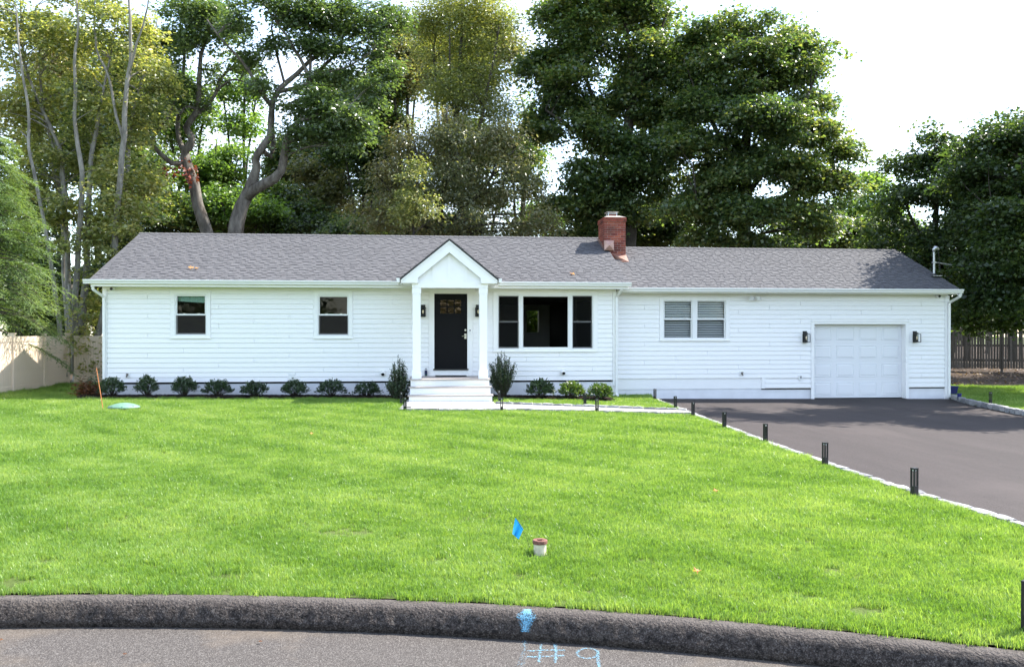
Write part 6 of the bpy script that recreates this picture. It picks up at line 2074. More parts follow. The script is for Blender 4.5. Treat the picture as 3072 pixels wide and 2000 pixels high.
tree('roadside_tree', 'tall leafy tree rising beside the right lawn', D, st, bl, None, M['bark_dark'], M['lf_dark'],
     dens=.30, lsize=.2, aspect=.8, nleaf=32, sig=.36, flat=.36, twigs=.3, base=at(3420, 1170, D))
RNG = np.random.default_rng(61)
D = 38.0
st = [[(3440, 1120, .25, 0), (3435, 800, .2, 0), (3420, 480, .06, 0)], [(3436, 850, .12, 0), (3320, 620, .07, 0)], [(3436, 800, .12, 0), (3540, 600, .07, 0)]]
bl = [(3250, 520, 120, 110, 0, 2.2), (3400, 460, 140, 120, 0, 2.2), (3560, 520, 130, 120, 0, 2.2), (3280, 690, 140, 100, 0, 2.2), (3450, 690, 150, 110, 0, 2.2), (3400, 320, 140, 100, 0, 2.2), (3300, 820, 120, 80, 0, 1.8)]
tree('roadside_tree', 'leafy tree beside the far end of the picket fence', D, st, bl, None, M['bark_dark'], M['lf_dark'],
     dens=.26, lsize=.2, aspect=.75, nleaf=34, sig=.42, flat=.36, twigs=.2, base=at(3440, 1120, D))

# woodland trees filling the gaps behind the oaks and the beech
RNG = np.random.default_rng(65)
def filler(u, v, ru, rv, d, mat, label, name, dens=.30, ls=.2, vbase=1080, n=9):
    st = [[(u, vbase, .16, 0), (u + RNG.uniform(-15, 15), (v + vbase) / 2, .13, 0), (u + RNG.uniform(-25, 25), v, .08, 0), (u, v - rv * .9, .03, 0)],
          [(u, (v + vbase) / 2, .09, 0), (u + ru * .5, v, .06, .4), (u + ru * .7, v - rv * .4, .03, .6)],
          [(u, (v + vbase) / 2 + 30, .09, 0), (u - ru * .5, v + 20, .06, -.4), (u - ru * .7, v - rv * .4, .03, -.6)]]
    bl = []
    for k in range(n):
        a = RNG.uniform(0, 2 * np.pi); r_ = RNG.uniform(.2, .8)
        bl.append((u + ru * r_ * math.cos(a), v + rv * r_ * math.sin(a), ru * RNG.uniform(.35, .55), rv * RNG.uniform(.28, .42), RNG.uniform(-1, 1), RNG.uniform(1.2, 2)))
    tree(name, label, d, st, bl, None, M['bark_dark'], mat, dens=dens, lsize=ls, aspect=.65, nleaf=34, sig=.42, flat=.42, twigs=.3, base=at(u, vbase, d), group='woodland trees behind the house')
filler(60, 640, 130, 220, 40, M['lf_dark'], 'dark tree far left behind the beech stems', 'woodland_tree', .4)
filler(300, 420, 120, 220, 44, M['lf_dark'], 'dark woodland tree seen between the beech stems', 'woodland_tree', .5)
filler(430, 560, 90, 150, 41, M['lf_maple'], 'woodland tree low between the beech and the leaning oak', 'woodland_tree', .6)
filler(650, 520, 100, 120, 45, M['lf_bright'], 'mid green woodland tree between the two oak trunks', 'woodland_tree', .5)
filler(560, 640, 120, 60, 40, M['lf_maple'], 'low dark woodland tree at the foot of the leaning oak', 'woodland_tree', .5)
filler(830, 620, 110, 80, 42, M['lf_maple'], 'low woodland tree right of the forked oak trunk', 'woodland_tree', .6)
filler(960, 590, 110, 110, 44, M['lf_olive'], 'olive woodland tree below the oak crown', 'woodland_tree', .55)
filler(720, 300, 90, 120, 50, M['lf_bright'], 'pale green woodland tree far behind the forked oak', 'woodland_tree', .14, .24)
filler(1090, 470, 100, 150, 42, M['lf_dark'], 'dark woodland tree between the oak crown and the olive tree', 'woodland_tree', .6)
filler(1620, 640, 60, 60, 45, M['lf_bright'], 'bright feathery tree left of the chimney', 'woodland_tree', .26)
filler(1560, 420, 70, 150, 43, M['lf_maple'], 'dark narrow woodland tree between the olive tree and the big maple', 'woodland_tree', .3)
filler(2000, 640, 110, 80, 43, M['lf_dark'], 'dark woodland tree low between the two maples', 'woodland_tree', .6)
filler(2360, 690, 140, 70, 44, M['lf_dark'], 'dark woodland tree low behind the garage roof', 'woodland_tree', .6)
filler(2680, 760, 110, 110, 40, M['lf_dark'], 'dark woodland tree behind the garage roof end', 'woodland_tree', .6)
filler(2850, 960, 90, 70, 50, M['lf_bright'], 'sunlit low tree far beyond the picket fence', 'woodland_tree', .25)

filler(560, 330, 110, 120, 47, M['lf_bright'], 'light green woodland tree high behind the leaning oak', 'woodland_tree', .4, .2)
filler(900, 470, 130, 110, 46, M['lf_maple'], 'woodland tree behind the right limbs of the forked oak', 'woodland_tree', .6)
filler(730, 620, 110, 80, 40, M['lf_bright'], 'sunny low woodland tree right beside the forked oak trunk', 'woodland_tree', .6, .18)
filler(1000, 330, 120, 130, 48, M['lf_dark'], 'dark woodland tree high between the forked oak and the olive trees', 'woodland_tree', .5)
filler(170, 300, 170, 230, 46, M['lf_olive'], 'olive woodland tree high behind the beech stems', 'woodland_tree', .5)
filler(400, 330, 110, 190, 42, M['lf_maple'], 'dark green woodland tree between the beech and the leaning oak crown', 'woodland_tree', .5)
filler(1450, 500, 150, 160, 43, M['lf_maple'], 'dark woodland tree behind the olive trees above the porch', 'woodland_tree', .6)
filler(2520, 720, 120, 70, 40, M['lf_maple'], 'low woodland tree below the right edge of the rounded maple', 'woodland_tree', .6)
filler(1880, 690, 160, 60, 43, M['lf_dark'], 'low dark woodland tree at the foot of the large maple', 'woodland_tree', .6)
filler(1215, 190, 80, 170, 45, M['lf_olive'], 'olive woodland tree high between the oak crown and the yellowing tree', 'woodland_tree', .85, .17)
filler(1110, 330, 90, 90, 46, M['lf_maple'], 'green woodland tree behind the right tip of the oak crown', 'woodland_tree', .8)
filler(60, 850, 130, 110, 38, M['lf_dark'], 'dark low woodland tree right behind the hemlock', 'woodland_tree', .6, .2, 1110)
filler(400, 690, 120, 55, 40, M['lf_dark'], 'low dark woodland tree above the left end of the roof ridge', 'woodland_tree', .8, .17, 1080, 7)
filler(660, 690, 110, 45, 42, M['lf_maple'], 'low woodland tree between the feet of the two oaks', 'woodland_tree', .8, .17, 1080, 7)
filler(880, 690, 140, 50, 41, M['lf_dark'], 'low dark woodland tree above the roof between oak and porch', 'woodland_tree', .8, .17, 1080, 7)
filler(1080, 690, 130, 50, 40, M['lf_maple'], 'low green woodland tree above the roof left of the porch gable', 'woodland_tree', .8, .17, 1080, 7)
filler(1290, 690, 140, 50, 41, M['lf_dark'], 'low dark woodland tree straight behind the porch gable', 'woodland_tree', .8, .17, 1080, 7)
filler(1390, 200, 170, 190, 42, M['lf_olive'], 'tall olive woodland tree behind the slender yellowing tree', 'woodland_tree', .6, .17)
filler(2900, 950, 80, 60, 43, M['lf_dark'], 'low dark woodland tree just beyond the picket fence', 'woodland_tree', .6, .18, 1080, 7)
filler(110, 960, 150, 90, 46, M['lf_dark'], 'low dark woodland tree behind the tan fence', 'woodland_tree', .6, .2, 1090)
filler(300, 880, 120, 120, 43, M['lf_maple'], 'low woodland tree between the beech trunk and the house corner', 'woodland_tree', .6, .2, 1090)
filler(1590, 960, 110, 90, 48, M['lf_bright'], 'bright low woodland tree seen through the picture window', 'woodland_tree', .5, .2, 1075)
filler(2960, 900, 130, 90, 58, M['lf_bright'], 'sunlit woodland tree farthest beyond the picket fence', 'woodland_tree', .4, .24, 1060)
filler(1130, 640, 120, 80, 46, M['lf_maple'], 'low dark woodland tree just left of the porch gable', 'woodland_tree', .5)

# trees across the street, behind the camera: they show in the window glass
RNG = np.random.default_rng(75)
lv = Leaves(); tm = MB()
for k, x in enumerate(np.linspace(-42, 40, 12)):
    y = -58 + RNG.uniform(-5, 4)
    h = RNG.uniform(6.5, 8.5)
    tm.tube([(x, y, -.3), (x, y, h * .8)], [.25, .05], 6)
    for q in range(7):
        c = np.array([x + RNG.uniform(-3, 3), y + RNG.uniform(-2, 2), h * RNG.uniform(.12, .8)])
        cc, out = blob_clusters(c, (2.6, 2.4, 2.2), 34, .4)
        spray(lv, cc, out, 20, .45, .7, .6, .5)
v = np.concatenate(lv.v); tt = np.concatenate(lv.t)
o = bpy.data.objects.new('treeline', fast_mesh('treeline', v, tt, M['lf_maple'])); COL.objects.link(o)
tag(o, 'row of leafy trees across the street', kind='stuff')
tag(tm.build('treeline_trunks', M['bark_dark']), 'trunks of the trees across the street', kind='stuff')

# ------------------------------------------------------------------ shrubs
RNG = np.random.default_rng(85)
def round_shrub(u, v, w_px, h_px, label, mat, lsz=.055, group='round shrubs along the front wall', n=170):
    q = on_ground(u, v)
    d = (q - CAM).dot(F3)
    w, h = w_px / FPX * d / 2, h_px / FPX * d
    z0 = gz(q.x) + .04
    t = thing('round_shrub', label, 'shrub', (q.x, q.y, z0), group)
    tm = MB(); lv = Leaves()
    P, Dd, Nn = [], [], []
    lob = RNG.normal(size=3) * .22
    for i in range(n):
        u_ = unit(RNG.normal(size=3) + lob); u_[2] = abs(u_[2]) * 1.1 - .25
        rad = RNG.uniform(.66, 1.02) + .22 * max(0, math.sin(u_[0] * 6 + lob[0] * 20) * math.sin(u_[2] * 5 + lob[1] * 20))
        tip = np.array([q.x + u_[0] * w * rad, q.y + u_[1] * w * rad, z0 + h * .42 + u_[2] * h * .58 * rad])
        tip[2] = max(tip[2], z0 + .03)
        root = np.array([q.x + u_[0] * w * .08, q.y + u_[1] * w * .08, z0])
        if i % 4 == 0:
            tm.tube([Vector(root), Vector(root * .5 + tip * .5 + np.array([0, 0, .02])), Vector(tip)], [.008, .005, .002], 4, cap=False)
        ax = unit(tip - np.array([q.x, q.y, z0 + h * .2]) + np.array([0, 0, h * .25]))
        k = 11
        f = RNG.uniform(-.9, 1, k)
        pp = tip + ax * f[:, None] * .055 + RNG.normal(size=(k, 3)) * .012
        dd = ax * .8 + RNG.normal(size=(k, 3)) * .55
        P.append(pp); Dd.append(dd); Nn.append(ax + RNG.normal(size=(k, 3)) * .5)
    P, Dd, Nn = map(np.concatenate, (P, Dd, Nn))
    L = lsz * RNG.uniform(.7, 1.3, len(P))
    lv.add(*leaves_arrays(P, Dd, Nn, L, L * .42))
    tm.build('stems', M['twig'], t)
    lv.build('foliage', mat, t)
SH = [(336, 1195, 82, 58, 'dark round shrub at the left house corner behind the marker rod'),
      (441, 1194, 66, 54, 'dark round shrub left of the leftmost window, second along the wall'),
      (551, 1194, 66, 54, 'dark round shrub straight below the leftmost window'),
      (652, 1194, 68, 52, 'dark round shrub just right of the leftmost window'),
      (765, 1195, 70, 50, 'dark round shrub midway between the two left windows'),
      (885, 1195, 70, 50, 'dark round shrub below the square white wall cover'),
      (994, 1195, 68, 50, 'dark round shrub straight below the second window'),
      (1100, 1195, 72, 50, 'dark round shrub below the wall vent, nearest the tall shrub')]
for u, v, w, h, lab in SH:
    round_shrub(u, v, w * RNG.uniform(.82, 1.12), h * RNG.uniform(.86, 1.2), lab, M['lf_shrub'], n=int(RNG.integers(120, 210)))
round_shrub(1619, 1199, 78, 56, 'dark open shrub below the big window with a red stem', M['lf_shrub'], .07)
round_shrub(1714, 1201, 70, 50, 'light green shrub below the white vent in the right bed', M['lf_shrub_pale'], .07)
round_shrub(1801, 1204, 70, 48, 'light green shrub in the right bed beside the downspout', M['lf_shrub_pale'], .07)

def upright_shrub(u, v, w_px, h_px, label, spread):
    q = on_ground(u, v)
    d = (q - CAM).dot(F3)
    w, h = w_px / FPX * d / 2, h_px / FPX * d
    z0 = gz(q.x) + .04
    t = thing('upright_shrub', label, 'shrub', (q.x, q.y, z0), 'tall shrubs beside the porch')
    tm = MB(); lv = Leaves()
    P, Dd, Nn = [], [], []
    for i in range(125):
        a = RNG.uniform(0, 2 * np.pi); r_ = RNG.random() ** .6
        hh = h * (1 - .62 * r_ ** 1.2 * spread) * RNG.uniform(.55, 1.0)
        tip = np.array([q.x + w * r_ * math.cos(a), q.y + w * r_ * math.sin(a) * .8, z0 + hh])
        root = np.array([q.x + .05 * math.cos(a), q.y + .05 * math.sin(a), z0])
        mid = root * .5 + tip * .5 + np.array([math.cos(a), math.sin(a), 0]) * w * r_ * .12
        tm.tube([Vector(root), Vector(mid), Vector(tip)], [.008, .006, .002], 4, cap=False)
        k = int(26 + 40 * hh)
        f = RNG.uniform(.18, 1, k)[:, None]
        pp = root * (1 - f) ** 2 + 2 * mid * f * (1 - f) + tip * f ** 2 + RNG.normal(size=(k, 3)) * .014
        ax = unit(tip - mid)
        dd = ax * .8 + RNG.normal(size=(k, 3)) * .6
        P.append(pp); Dd.append(dd); Nn.append(RNG.normal(size=(k, 3)) + ax * .4)
    P, Dd, Nn = map(np.concatenate, (P, Dd, Nn))
    L = .042 * RNG.uniform(.7, 1.3, len(P))
    lv.add(*leaves_arrays(P, Dd, Nn, L, L * .5))
    tm.build('stems', M['twig'], t)
    lv.build('foliage', M['lf_shrub'], t)
upright_shrub(1195, 1203, 82, 150, 'tall dark pointed shrub left of the porch steps', 1.0)
upright_shrub(1508, 1196, 88, 146, 'tall dark fan shaped shrub right of the porch steps', .55)

# rusty bush at the left corner
q = on_ground(268, 1190)
t = thing('rusty_bush', 'low bush half dark green and half rusty brown at the left house corner', 'bush', (q.x, q.y, 0))
la, lb = Leaves(), Leaves()
cc, out = blob_clusters(np.array([q.x + .15, q.y + .1, .38]), (.33, .3, .33), 60, .3)
spray(la, cc, out, 16, .075, .5, .09, .9)
cc, out = blob_clusters(np.array([q.x, q.y - .1, .22]), (.32, .3, .22), 60, .3)
spray(lb, cc, out, 16, .075, .45, .09, .9)
tm = MB()
for k in range(8):
    a = k * .8
    tm.tube([(q.x, q.y, 0), (q.x + .25 * math.cos(a), q.y + .25 * math.sin(a), .4)], [.008, .003], 4)
tm.build('stems', M['twig'], t)
la.build('green_foliage', M['lf_shrub'], t); lb.build('rusty_foliage', M['lf_rust'], t)

# ------------------------------------------------------------------ fences
def vinyl_panel(t, A, B, z0, z1, nb):
    A, B = Vector(A), Vector(B)
    d = (B - A); L = d.length; d.normalize()
    rot = math.atan2(d.y, d.x)
    for (za, zb, nm, th) in ((z0 + .04, z0 + .20, 'rail', .045), (z1 - .16, z1, 'rail', .045)):
        me = chamfer_box(nm, L - .13, th, zb - za, .004, M['fence_vinyl'])
        c = (A + B) / 2
        piece(nm, me, t, (c.x, c.y, za), (0, 0, rot))
    w = (L - .14) / nb
    me = chamfer_box('board', w - .004, .022, z1 - z0 - .36 + .02, .004, M['fence_vinyl'])
    for k in range(nb):
        c = A + d * (.07 + w * (k + .5))
        piece('board', me, t, (c.x, c.y, z0 + .19), (0, 0, rot))
def vinyl_post(t, P_, z0, z1, rot=0):
    piece('post', chamfer_box('post', .125, .125, z1 - z0 + .3, .006, M['fence_vinyl']), t, (P_.x, P_.y, z0 - .3), (0, 0, rot))
    piece('post_cap', chamfer_box('post_cap', .165, .165, .03, .006, M['fence_vinyl']), t, (P_.x, P_.y, z1), (0, 0, rot))
F1, F2, F3p = at(37, 1180, 24.6), at(131, 1171, 26.7), at(203, 1160, 28.8)
F0 = F1 + (F1 - F2)
Fm = F0 + (F1 - F2)
t = thing('vinyl_fence', 'tan vinyl privacy fence with capped posts at the left edge of the lawn', 'fence', (F1.x, F1.y, gz(F1.x)))
zb = .03
zt = 1.68
fp = [Fm, F0, F1, F2, F3p]
for a, b in zip(fp[:-1], fp[1:]):
    vinyl_panel(t, (a.x, a.y), (b.x, b.y), zb, zt - .06, 14)
for p in fp:
    dv = F2 - F1
    vinyl_post(t, p, zb, zt, math.atan2(dv.y, dv.x))
F4 = Vector((-9.9, F3p.y + .5, 0)); F5 = Vector((-7.6, F3p.y + .7, 0))
t = thing('vinyl_fence', 'tan vinyl fence panel showing between the beech trunk and the house corner', 'fence', (F4.x, F4.y, 0))
vinyl_panel(t, (F3p.x + .1, F3p.y + .05), (F4.x, F4.y), zb, zt - .06, 22)
vinyl_panel(t, (F4.x, F4.y), (F5.x, F5.y), zb, zt - .06, 14)
vinyl_post(t, F4, zb, zt, .1); vinyl_post(t, F5, zb, zt, .1)

# picket fence beyond the right side
pa, pb = at(2828, 1105, 39), at(3420, 1118, 37.2)
t = thing('picket_fence', 'weathered dark wooden picket fence under the trees at the right', 'fence', (pa.x, pa.y, pa.z))
d = Vector((pb.x - pa.x, pb.y - pa.y)); L = d.length; d.normalize(); rot = math.atan2(d.y, d.x)
zb = pa.z - .02
pk = []
for q in range(3):
    me = bpy.data.meshes.new('picket')
    w, h, tt_ = .088, (1.78, 1.76, 1.80)[q], .02
    pr = [(-w / 2, 0), (w / 2, 0), (w / 2, h - .06), (w * .25, h), (-w * .25, h), (-w / 2, h - .06)]
    me.from_pydata([(x, -tt_ / 2, z) for x, z in pr] + [(x, tt_ / 2, z) for x, z in pr], [],
                   [tuple(range(6)), tuple(range(11, 5, -1))] + [((i + 1) % 6, i, i + 6, (i + 1) % 6 + 6) for i in range(6)])
    me.materials.append(M['fence_wood']); pk.append(me)
s = 0
while s < L:
    c = Vector((pa.x, pa.y)) + d * s
    piece('picket', random.choice(pk), t, (c.x, c.y, zb + .04 + random.uniform(-.02, .02)), (0, random.uniform(-.012, .012), rot))
    s += .108 + random.uniform(-.004, .006)
for zz in (.35, 1.0, 1.55):
    c = Vector((pa.x, pa.y)) + d * L / 2
    n2 = Vector((-d.y, d.x))
    piece('rail', chamfer_box('rail', L + .1, .04, .09, 0, M['fence_wood']), t, (c.x + n2.x * .032, c.y + n2.y * .032, zb + zz), (0, 0, rot))
s = 0
while s < L + .1:
    c = Vector((pa.x, pa.y)) + d * s + Vector((-d.y, d.x)) * .10
    piece('post', chamfer_box('post', .09, .09, 2.2, .005, M['fence_wood']), t, (c.x, c.y, zb - .4), (0, 0, rot))
    s += 2.4

# fallen leaves and twigs on the shaded bank
RNG = np.random.default_rng(95)
n_ = 2600
lx = RNG.uniform(17, 34, n_); ly = RNG.uniform(6, 15.5, n_)
def ff_z(x, y): return gz(x) - 0.02 + (0.35 * max(0, min(1, (y - 7) / 8)) if x > 17 else 0) + .04
lz = np.array([ff_z(x, y) for x, y in zip(lx, ly)]) + .03
v, tr = chips(lx, ly, lz, .11, .08, .35)
o = bpy.data.objects.new('leaf_litter', fast_mesh('leaf_litter', v, tr, leaf_mat('litter_leaf', [(.06, .035, .022), (.14, .08, .05), (.26, .18, .12)], .15, .3, .6))); COL.objects.link(o)
tag(o, 'scattered dry leaves on the shaded ground before the picket fence', kind='stuff')

# ------------------------------------------------------------------ grass: tufts set on points of the lawn
RNG = np.random.default_rng(105)
def grass_mat():
    m, n, l, b = new_mat('grass_blade')
    ge = n.new('ShaderNodeNewGeometry'); oi = n.new('ShaderNodeObjectInfo')
    dp = n.new('ShaderNodeVectorMath'); dp.operation = 'DOT_PRODUCT'; dp.inputs[1].default_value = (.76 * 2 * math.pi / 1.05, .65 * 2 * math.pi / 1.05, 0)
    l.new(ge.outputs['Position'], dp.inputs[0])
    sn = n.new('ShaderNodeMath'); sn.operation = 'SINE'; l.new(dp.outputs['Value'], sn.inputs[0])
    n1 = n.new('ShaderNodeTexNoise'); n1.inputs['Scale'].default_value = .55; n1.inputs['Detail'].default_value = 5; n1.inputs['Roughness'].default_value = .6
    l.new(ge.outputs['Position'], n1.inputs['Vector'])
    cr = n.new('ShaderNodeValToRGB'); el = cr.color_ramp.elements
    el[0].position = .12; el[0].color = (0.0645, 0.1419, 0.0292, 1)
    el[1].position = .95; el[1].color = (0.262, 0.358, 0.132, 1)
    e = el.new(.5); e.color = (0.140, 0.250, 0.052, 1)
    a = n.new('ShaderNodeMath'); a.operation = 'MULTIPLY_ADD'; a.inputs[1].default_value = .42; a.inputs[2].default_value = -.19
    l.new(ge.outputs['Random Per Island'], a.inputs[0])
    c = n.new('ShaderNodeMath'); c.operation = 'MULTIPLY_ADD'; c.inputs[1].default_value = 1.0
    l.new(n1.outputs['Fac'], c.inputs[0]); l.new(a.outputs[0], c.inputs[2])
    n5 = n.new('ShaderNodeTexNoise'); n5.inputs['Scale'].default_value = 2.6; n5.inputs['Detail'].default_value = 3
    l.new(ge.outputs['Position'], n5.inputs['Vector'])
    s5 = n.new('ShaderNodeMath'); s5.operation = 'MULTIPLY_ADD'; s5.inputs[1].default_value = .65; s5.inputs[2].default_value = -.325
    l.new(n5.outputs['Fac'], s5.inputs[0])
    s6 = n.new('ShaderNodeMath'); s6.operation = 'MULTIPLY_ADD'; s6.inputs[1].default_value = .075
    l.new(sn.outputs[0], s6.inputs[0]); l.new(s5.outputs[0], s6.inputs[2])
    s7 = n.new('ShaderNodeMath'); s7.operation = 'ADD'; s7.use_clamp = True
    l.new(c.outputs[0], s7.inputs[0]); l.new(s6.outputs[0], s7.inputs[1])
    l.new(s7.outputs[0], cr.inputs['Fac']); l.new(cr.outputs['Color'], b.inputs['Base Color'])
    b.inputs['Roughness'].default_value = .34; b.inputs['Specular IOR Level'].default_value = .25
    tr = n.new('ShaderNodeBsdfTranslucent')
    sc = n.new('ShaderNodeMix'); sc.data_type = 'RGBA'; sc.blend_type = 'MULTIPLY'; sc.inputs['Factor'].default_value = 1
    sc.inputs['B'].default_value = (1.9, 1.75, .7, 1)
    l.new(cr.outputs['Color'], sc.inputs['A']); l.new(sc.outputs['Result'], tr.inputs['Color'])
    ms = n.new('ShaderNodeMixShader'); ms.inputs[0].default_value = .45
    l.new(b.outputs[0], ms.inputs[1]); l.new(tr.outputs[0], ms.inputs[2]); l.new(ms.outputs[0], n['Material Output'].inputs['Surface'])
    return m
M['grass'] = grass_mat()
tuft_col = bpy.data.collections.new('grass_tufts')
NV = 7
for q in range(NV):
    vs_, fs = [], []
    nb = 30
    for i in range(nb):
        a = RNG.uniform(0, 2 * np.pi); r_ = .055 * math.sqrt(RNG.random())
        bx_, by_ = r_ * math.cos(a), r_ * math.sin(a)
        h = RNG.uniform(.026, .058); w = RNG.uniform(.0014, .0026)
        la = RNG.uniform(0, 2 * np.pi); lean = RNG.uniform(.15, .75)
        dx, dy = math.cos(la) * lean * h, math.sin(la) * lean * h
        sx, sy = -math.sin(la) * w, math.cos(la) * w
        if RNG.random() < .5: sx, sy = math.cos(la + .6) * w, math.sin(la + .6) * w
        k = len(vs_)
        vs_ += [(bx_ - sx, by_ - sy, -.005), (bx_ + sx, by_ + sy, -.005), (bx_ + dx * .38 + sx * .85, by_ + dy * .38 + sy * .85, h * .6), (bx_ + dx * .38 - sx * .85, by_ + dy * .38 - sy * .85, h * .6), (bx_ + dx, by_ + dy, h)]
        fs += [(k, k + 1, k + 2, k + 3), (k + 3, k + 2, k + 4)]
    me = bpy.data.meshes.new('grass_tuft'); me.from_pydata(vs_, [], fs); me.materials.append(M['grass'])
    tuft_col.objects.link(bpy.data.objects.new('grass_tuft', me))

dl_y = np.array([p.y for p in drive_left])[::-1]; dl_x = np.array([p.x for p in drive_left])[::-1]
dr_y = np.array([p.y for p in drive_right])[::-1]; dr_x = np.array([p.x for p in drive_right])[::-1]
fx_, fy_ = [p.x for p in front], [p.y for p in front]
bx_s, by_s = [p.x for p in back], [p.y for p in back]
be_x, be_y = [q[0] for q in be], [q[1] for q in be]
bare = [(on_ground(1035, 1602), .16), (on_ground(690, 1732), .10), (on_ground(40, 1752), .13), (on_ground(1790, 1648), .08), (on_ground(1940, 1690), .09), (on_ground(1435, 1543), .07), (on_ground(2590, 1835), .10), (on_ground(130, 1690), .10), (on_ground(1620, 1672), .09), (on_ground(2270, 1838), .06)]
for k in range(110):                                # small worn gaps between the tufts
    a_, d_ = RNG.uniform(-.5, .5), RNG.uniform(5.6, 12)
    bare.append((Vector((CAM.x + d_ * SN + a_ * d_ * 1.1, CAM.y + d_ * CS, 0)), RNG.uniform(.025, .065)))
def lawn_mask(x, y):
    r_ = np.hypot(x - KC.x, y - KC.y)
    dlx = np.interp(y, dl_y, dl_x); drx = np.interp(y, dr_y, dr_x)
    left = (x < dlx - .07)
    right = (x > drx + .10)
    ok = (left | right) & (r_ > KR - .01)
    # house, beds, porch and walk
    wallf = np.where(x < GXL, 0.0, GY)
    inhouse = (x > XL - .25) & (x < GXR + .1) & (y > wallf - .02)
    bedL = (x > XL - .35) & (x < px0) & (y > -1.02 + .06 * np.sin(x * 1.7))
    bedR = (x > px1 - .2) & (x < be_x[-1] + .05) & (y > np.interp(x, be_x, be_y) - .06)
    stp = (x > px0 - .15) & (x < px1 + .15) & (y > step_front - .05)
    fy = np.interp(x, fx_, fy_); by = np.interp(x, bx_s, by_s)
    wk = (x > lwL1.x - .05) & (y > fy - .125) & (((x < bx_s[0]) & (y < step_front + .1)) | ((x >= bx_s[0] - .1) & (y < by + .05)))
    lft = (x > lwL1.x - .1) & (x < px0) & (y > fy[0] if False else False)
    return ok & ~(inhouse | bedL | bedR | stp | wk)
def sample(n, x0, x1, y0, y1):
    x = RNG.uniform(x0, x1, n); y = RNG.uniform(y0, y1, n)
    dx, dy = x - CAM.x, y - CAM.y
    dd = dx * SN + dy * CS; rr = dx * CS - dy * SN
    dist = np.hypot(dx, dy)
    infr = (dd > 0) & (np.abs(rr) < dd * .66 + 1.2)
    return x, y, dist, infr
X, Y, S_ = [], [], []
def scatter(n, box, d0, d1, dens, sc_):
    x, y, dist, infr = sample(n, *box)
    area = (box[1] - box[0]) * (box[3] - box[2])
    pr = dens * area / n
    k = infr & (dist >= d0) & (dist < d1) & (RNG.random(n) < pr) & lawn_mask(x, y) & (y < 5.8)
    X.append(x[k]); Y.append(y[k]); S_.append(np.full(k.sum(), sc_) * RNG.uniform(.75, 1.25, k.sum()))
scatter(200000, (-7, 8, -21, -14), 3.5, 8.0, 900, .78)
scatter(200000, (-11, 11, -19, -8), 8.0, 13.0, 560, .9)
scatter(260000, (-17, 20, -15, 3), 13.0, 26.0, 260, 1.1)
scatter(60000, (-20, 32, -6, 6), 20.0, 45.0, 60, 1.4)
x, y, dist, infr = sample(30000, -20, 22, -22, 5)
k = (~infr) & lawn_mask(x, y) & (RNG.random(30000) < .9)
X.append(x[k]); Y.append(y[k]); S_.append(np.full(k.sum(), 1.7))
X, Y, S_ = map(np.concatenate, (X, Y, S_))
keep = np.ones(len(X), bool)
for c, r_ in bare:
    dq = np.hypot((X - c.x) / 1.5, Y - c.y)
    keep &= ~((dq < 1.25 * r_ * RNG.uniform(.5, 1.1, len(X))) & (RNG.random(len(X)) < .95))
X, Y, S_ = X[keep], Y[keep], S_[keep]
NPT = len(X)
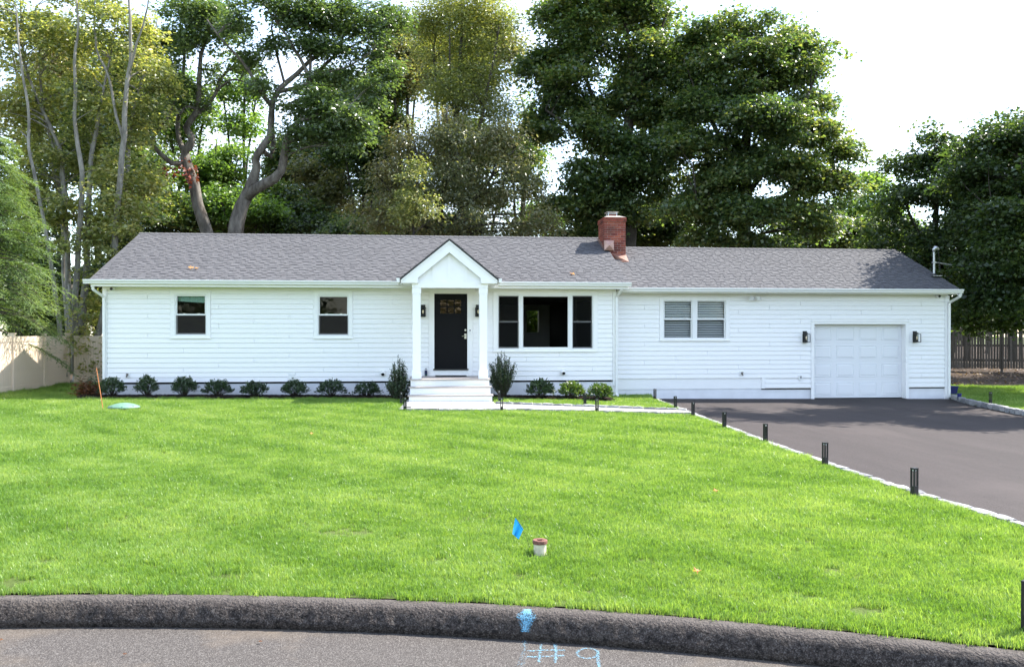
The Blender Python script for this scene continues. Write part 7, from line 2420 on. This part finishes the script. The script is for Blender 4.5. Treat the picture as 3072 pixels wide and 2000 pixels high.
# taller, darker seeming clumps here and there, and mown bands that lie one way
pn = np.array([mnoise.noise(Vector((a * .9, b * .9, 3))) for a, b in zip(X, Y)])
pn2 = np.array([mnoise.noise(Vector((a * 3.2, b * 3.2, 9))) for a, b in zip(X, Y)])
S_ = S_ * (1 + .22 * pn + .30 * np.clip(pn2, 0, 1))
Z = np.array([lawn_z(a, b) - (0.03 if a > 14 else 0) for a, b in zip(X, Y)])
me = bpy.data.meshes.new('grass')
me.vertices.add(NPT)
me.vertices.foreach_set('co', np.stack([X, Y, Z], 1).astype(np.float32).ravel())
band = np.sin((X * .76 + Y * .65) * 2 * np.pi / 1.05)
rot = np.stack([RNG.normal(0, .14, NPT) + .12 * band, RNG.normal(0, .14, NPT), RNG.uniform(0, 2 * np.pi, NPT)], 1)
a_ = me.attributes.new('rot', 'FLOAT_VECTOR', 'POINT'); a_.data.foreach_set('vector', rot.astype(np.float32).ravel())
a_ = me.attributes.new('scl', 'FLOAT', 'POINT'); a_.data.foreach_set('value', S_.astype(np.float32))
a_ = me.attributes.new('pick', 'INT', 'POINT'); a_.data.foreach_set('value', RNG.integers(0, NV, NPT).astype(np.int32))
me.update()
me.materials.append(M['grass'])
grass = bpy.data.objects.new('grass', me); COL.objects.link(grass)
tag(grass, 'bright green mown grass blades of the lawn', kind='stuff')
ng = bpy.data.node_groups.new('grass_scatter', 'GeometryNodeTree')
ng.interface.new_socket('Geometry', in_out='INPUT', socket_type='NodeSocketGeometry')
ng.interface.new_socket('Geometry', in_out='OUTPUT', socket_type='NodeSocketGeometry')
gi = ng.nodes.new('NodeGroupInput'); go = ng.nodes.new('NodeGroupOutput')
iop = ng.nodes.new('GeometryNodeInstanceOnPoints')
ci = ng.nodes.new('GeometryNodeCollectionInfo'); ci.inputs['Collection'].default_value = tuft_col
ci.inputs['Separate Children'].default_value = True; ci.inputs['Reset Children'].default_value = True
def named(nm, ty):
    q = ng.nodes.new('GeometryNodeInputNamedAttribute'); q.data_type = ty; q.inputs['Name'].default_value = nm
    return [s for s in q.outputs if s.enabled and s.name == 'Attribute'][0]
iop.inputs['Pick Instance'].default_value = True
ng.links.new(gi.outputs[0], iop.inputs['Points'])
ng.links.new(ci.outputs[0], iop.inputs['Instance'])
ng.links.new(named('pick', 'INT'), iop.inputs['Instance Index'])
ng.links.new(named('rot', 'FLOAT_VECTOR'), iop.inputs['Rotation'])
ng.links.new(named('scl', 'FLOAT'), iop.inputs['Scale'])
ng.links.new(iop.outputs[0], go.inputs[0])
md = grass.modifiers.new('scatter', 'NODES'); md.node_group = ng
print('GRASS POINTS', NPT, 'TRIS', sum(len(o.data.polygons) for o in bpy.data.objects if o.type == 'MESH'))
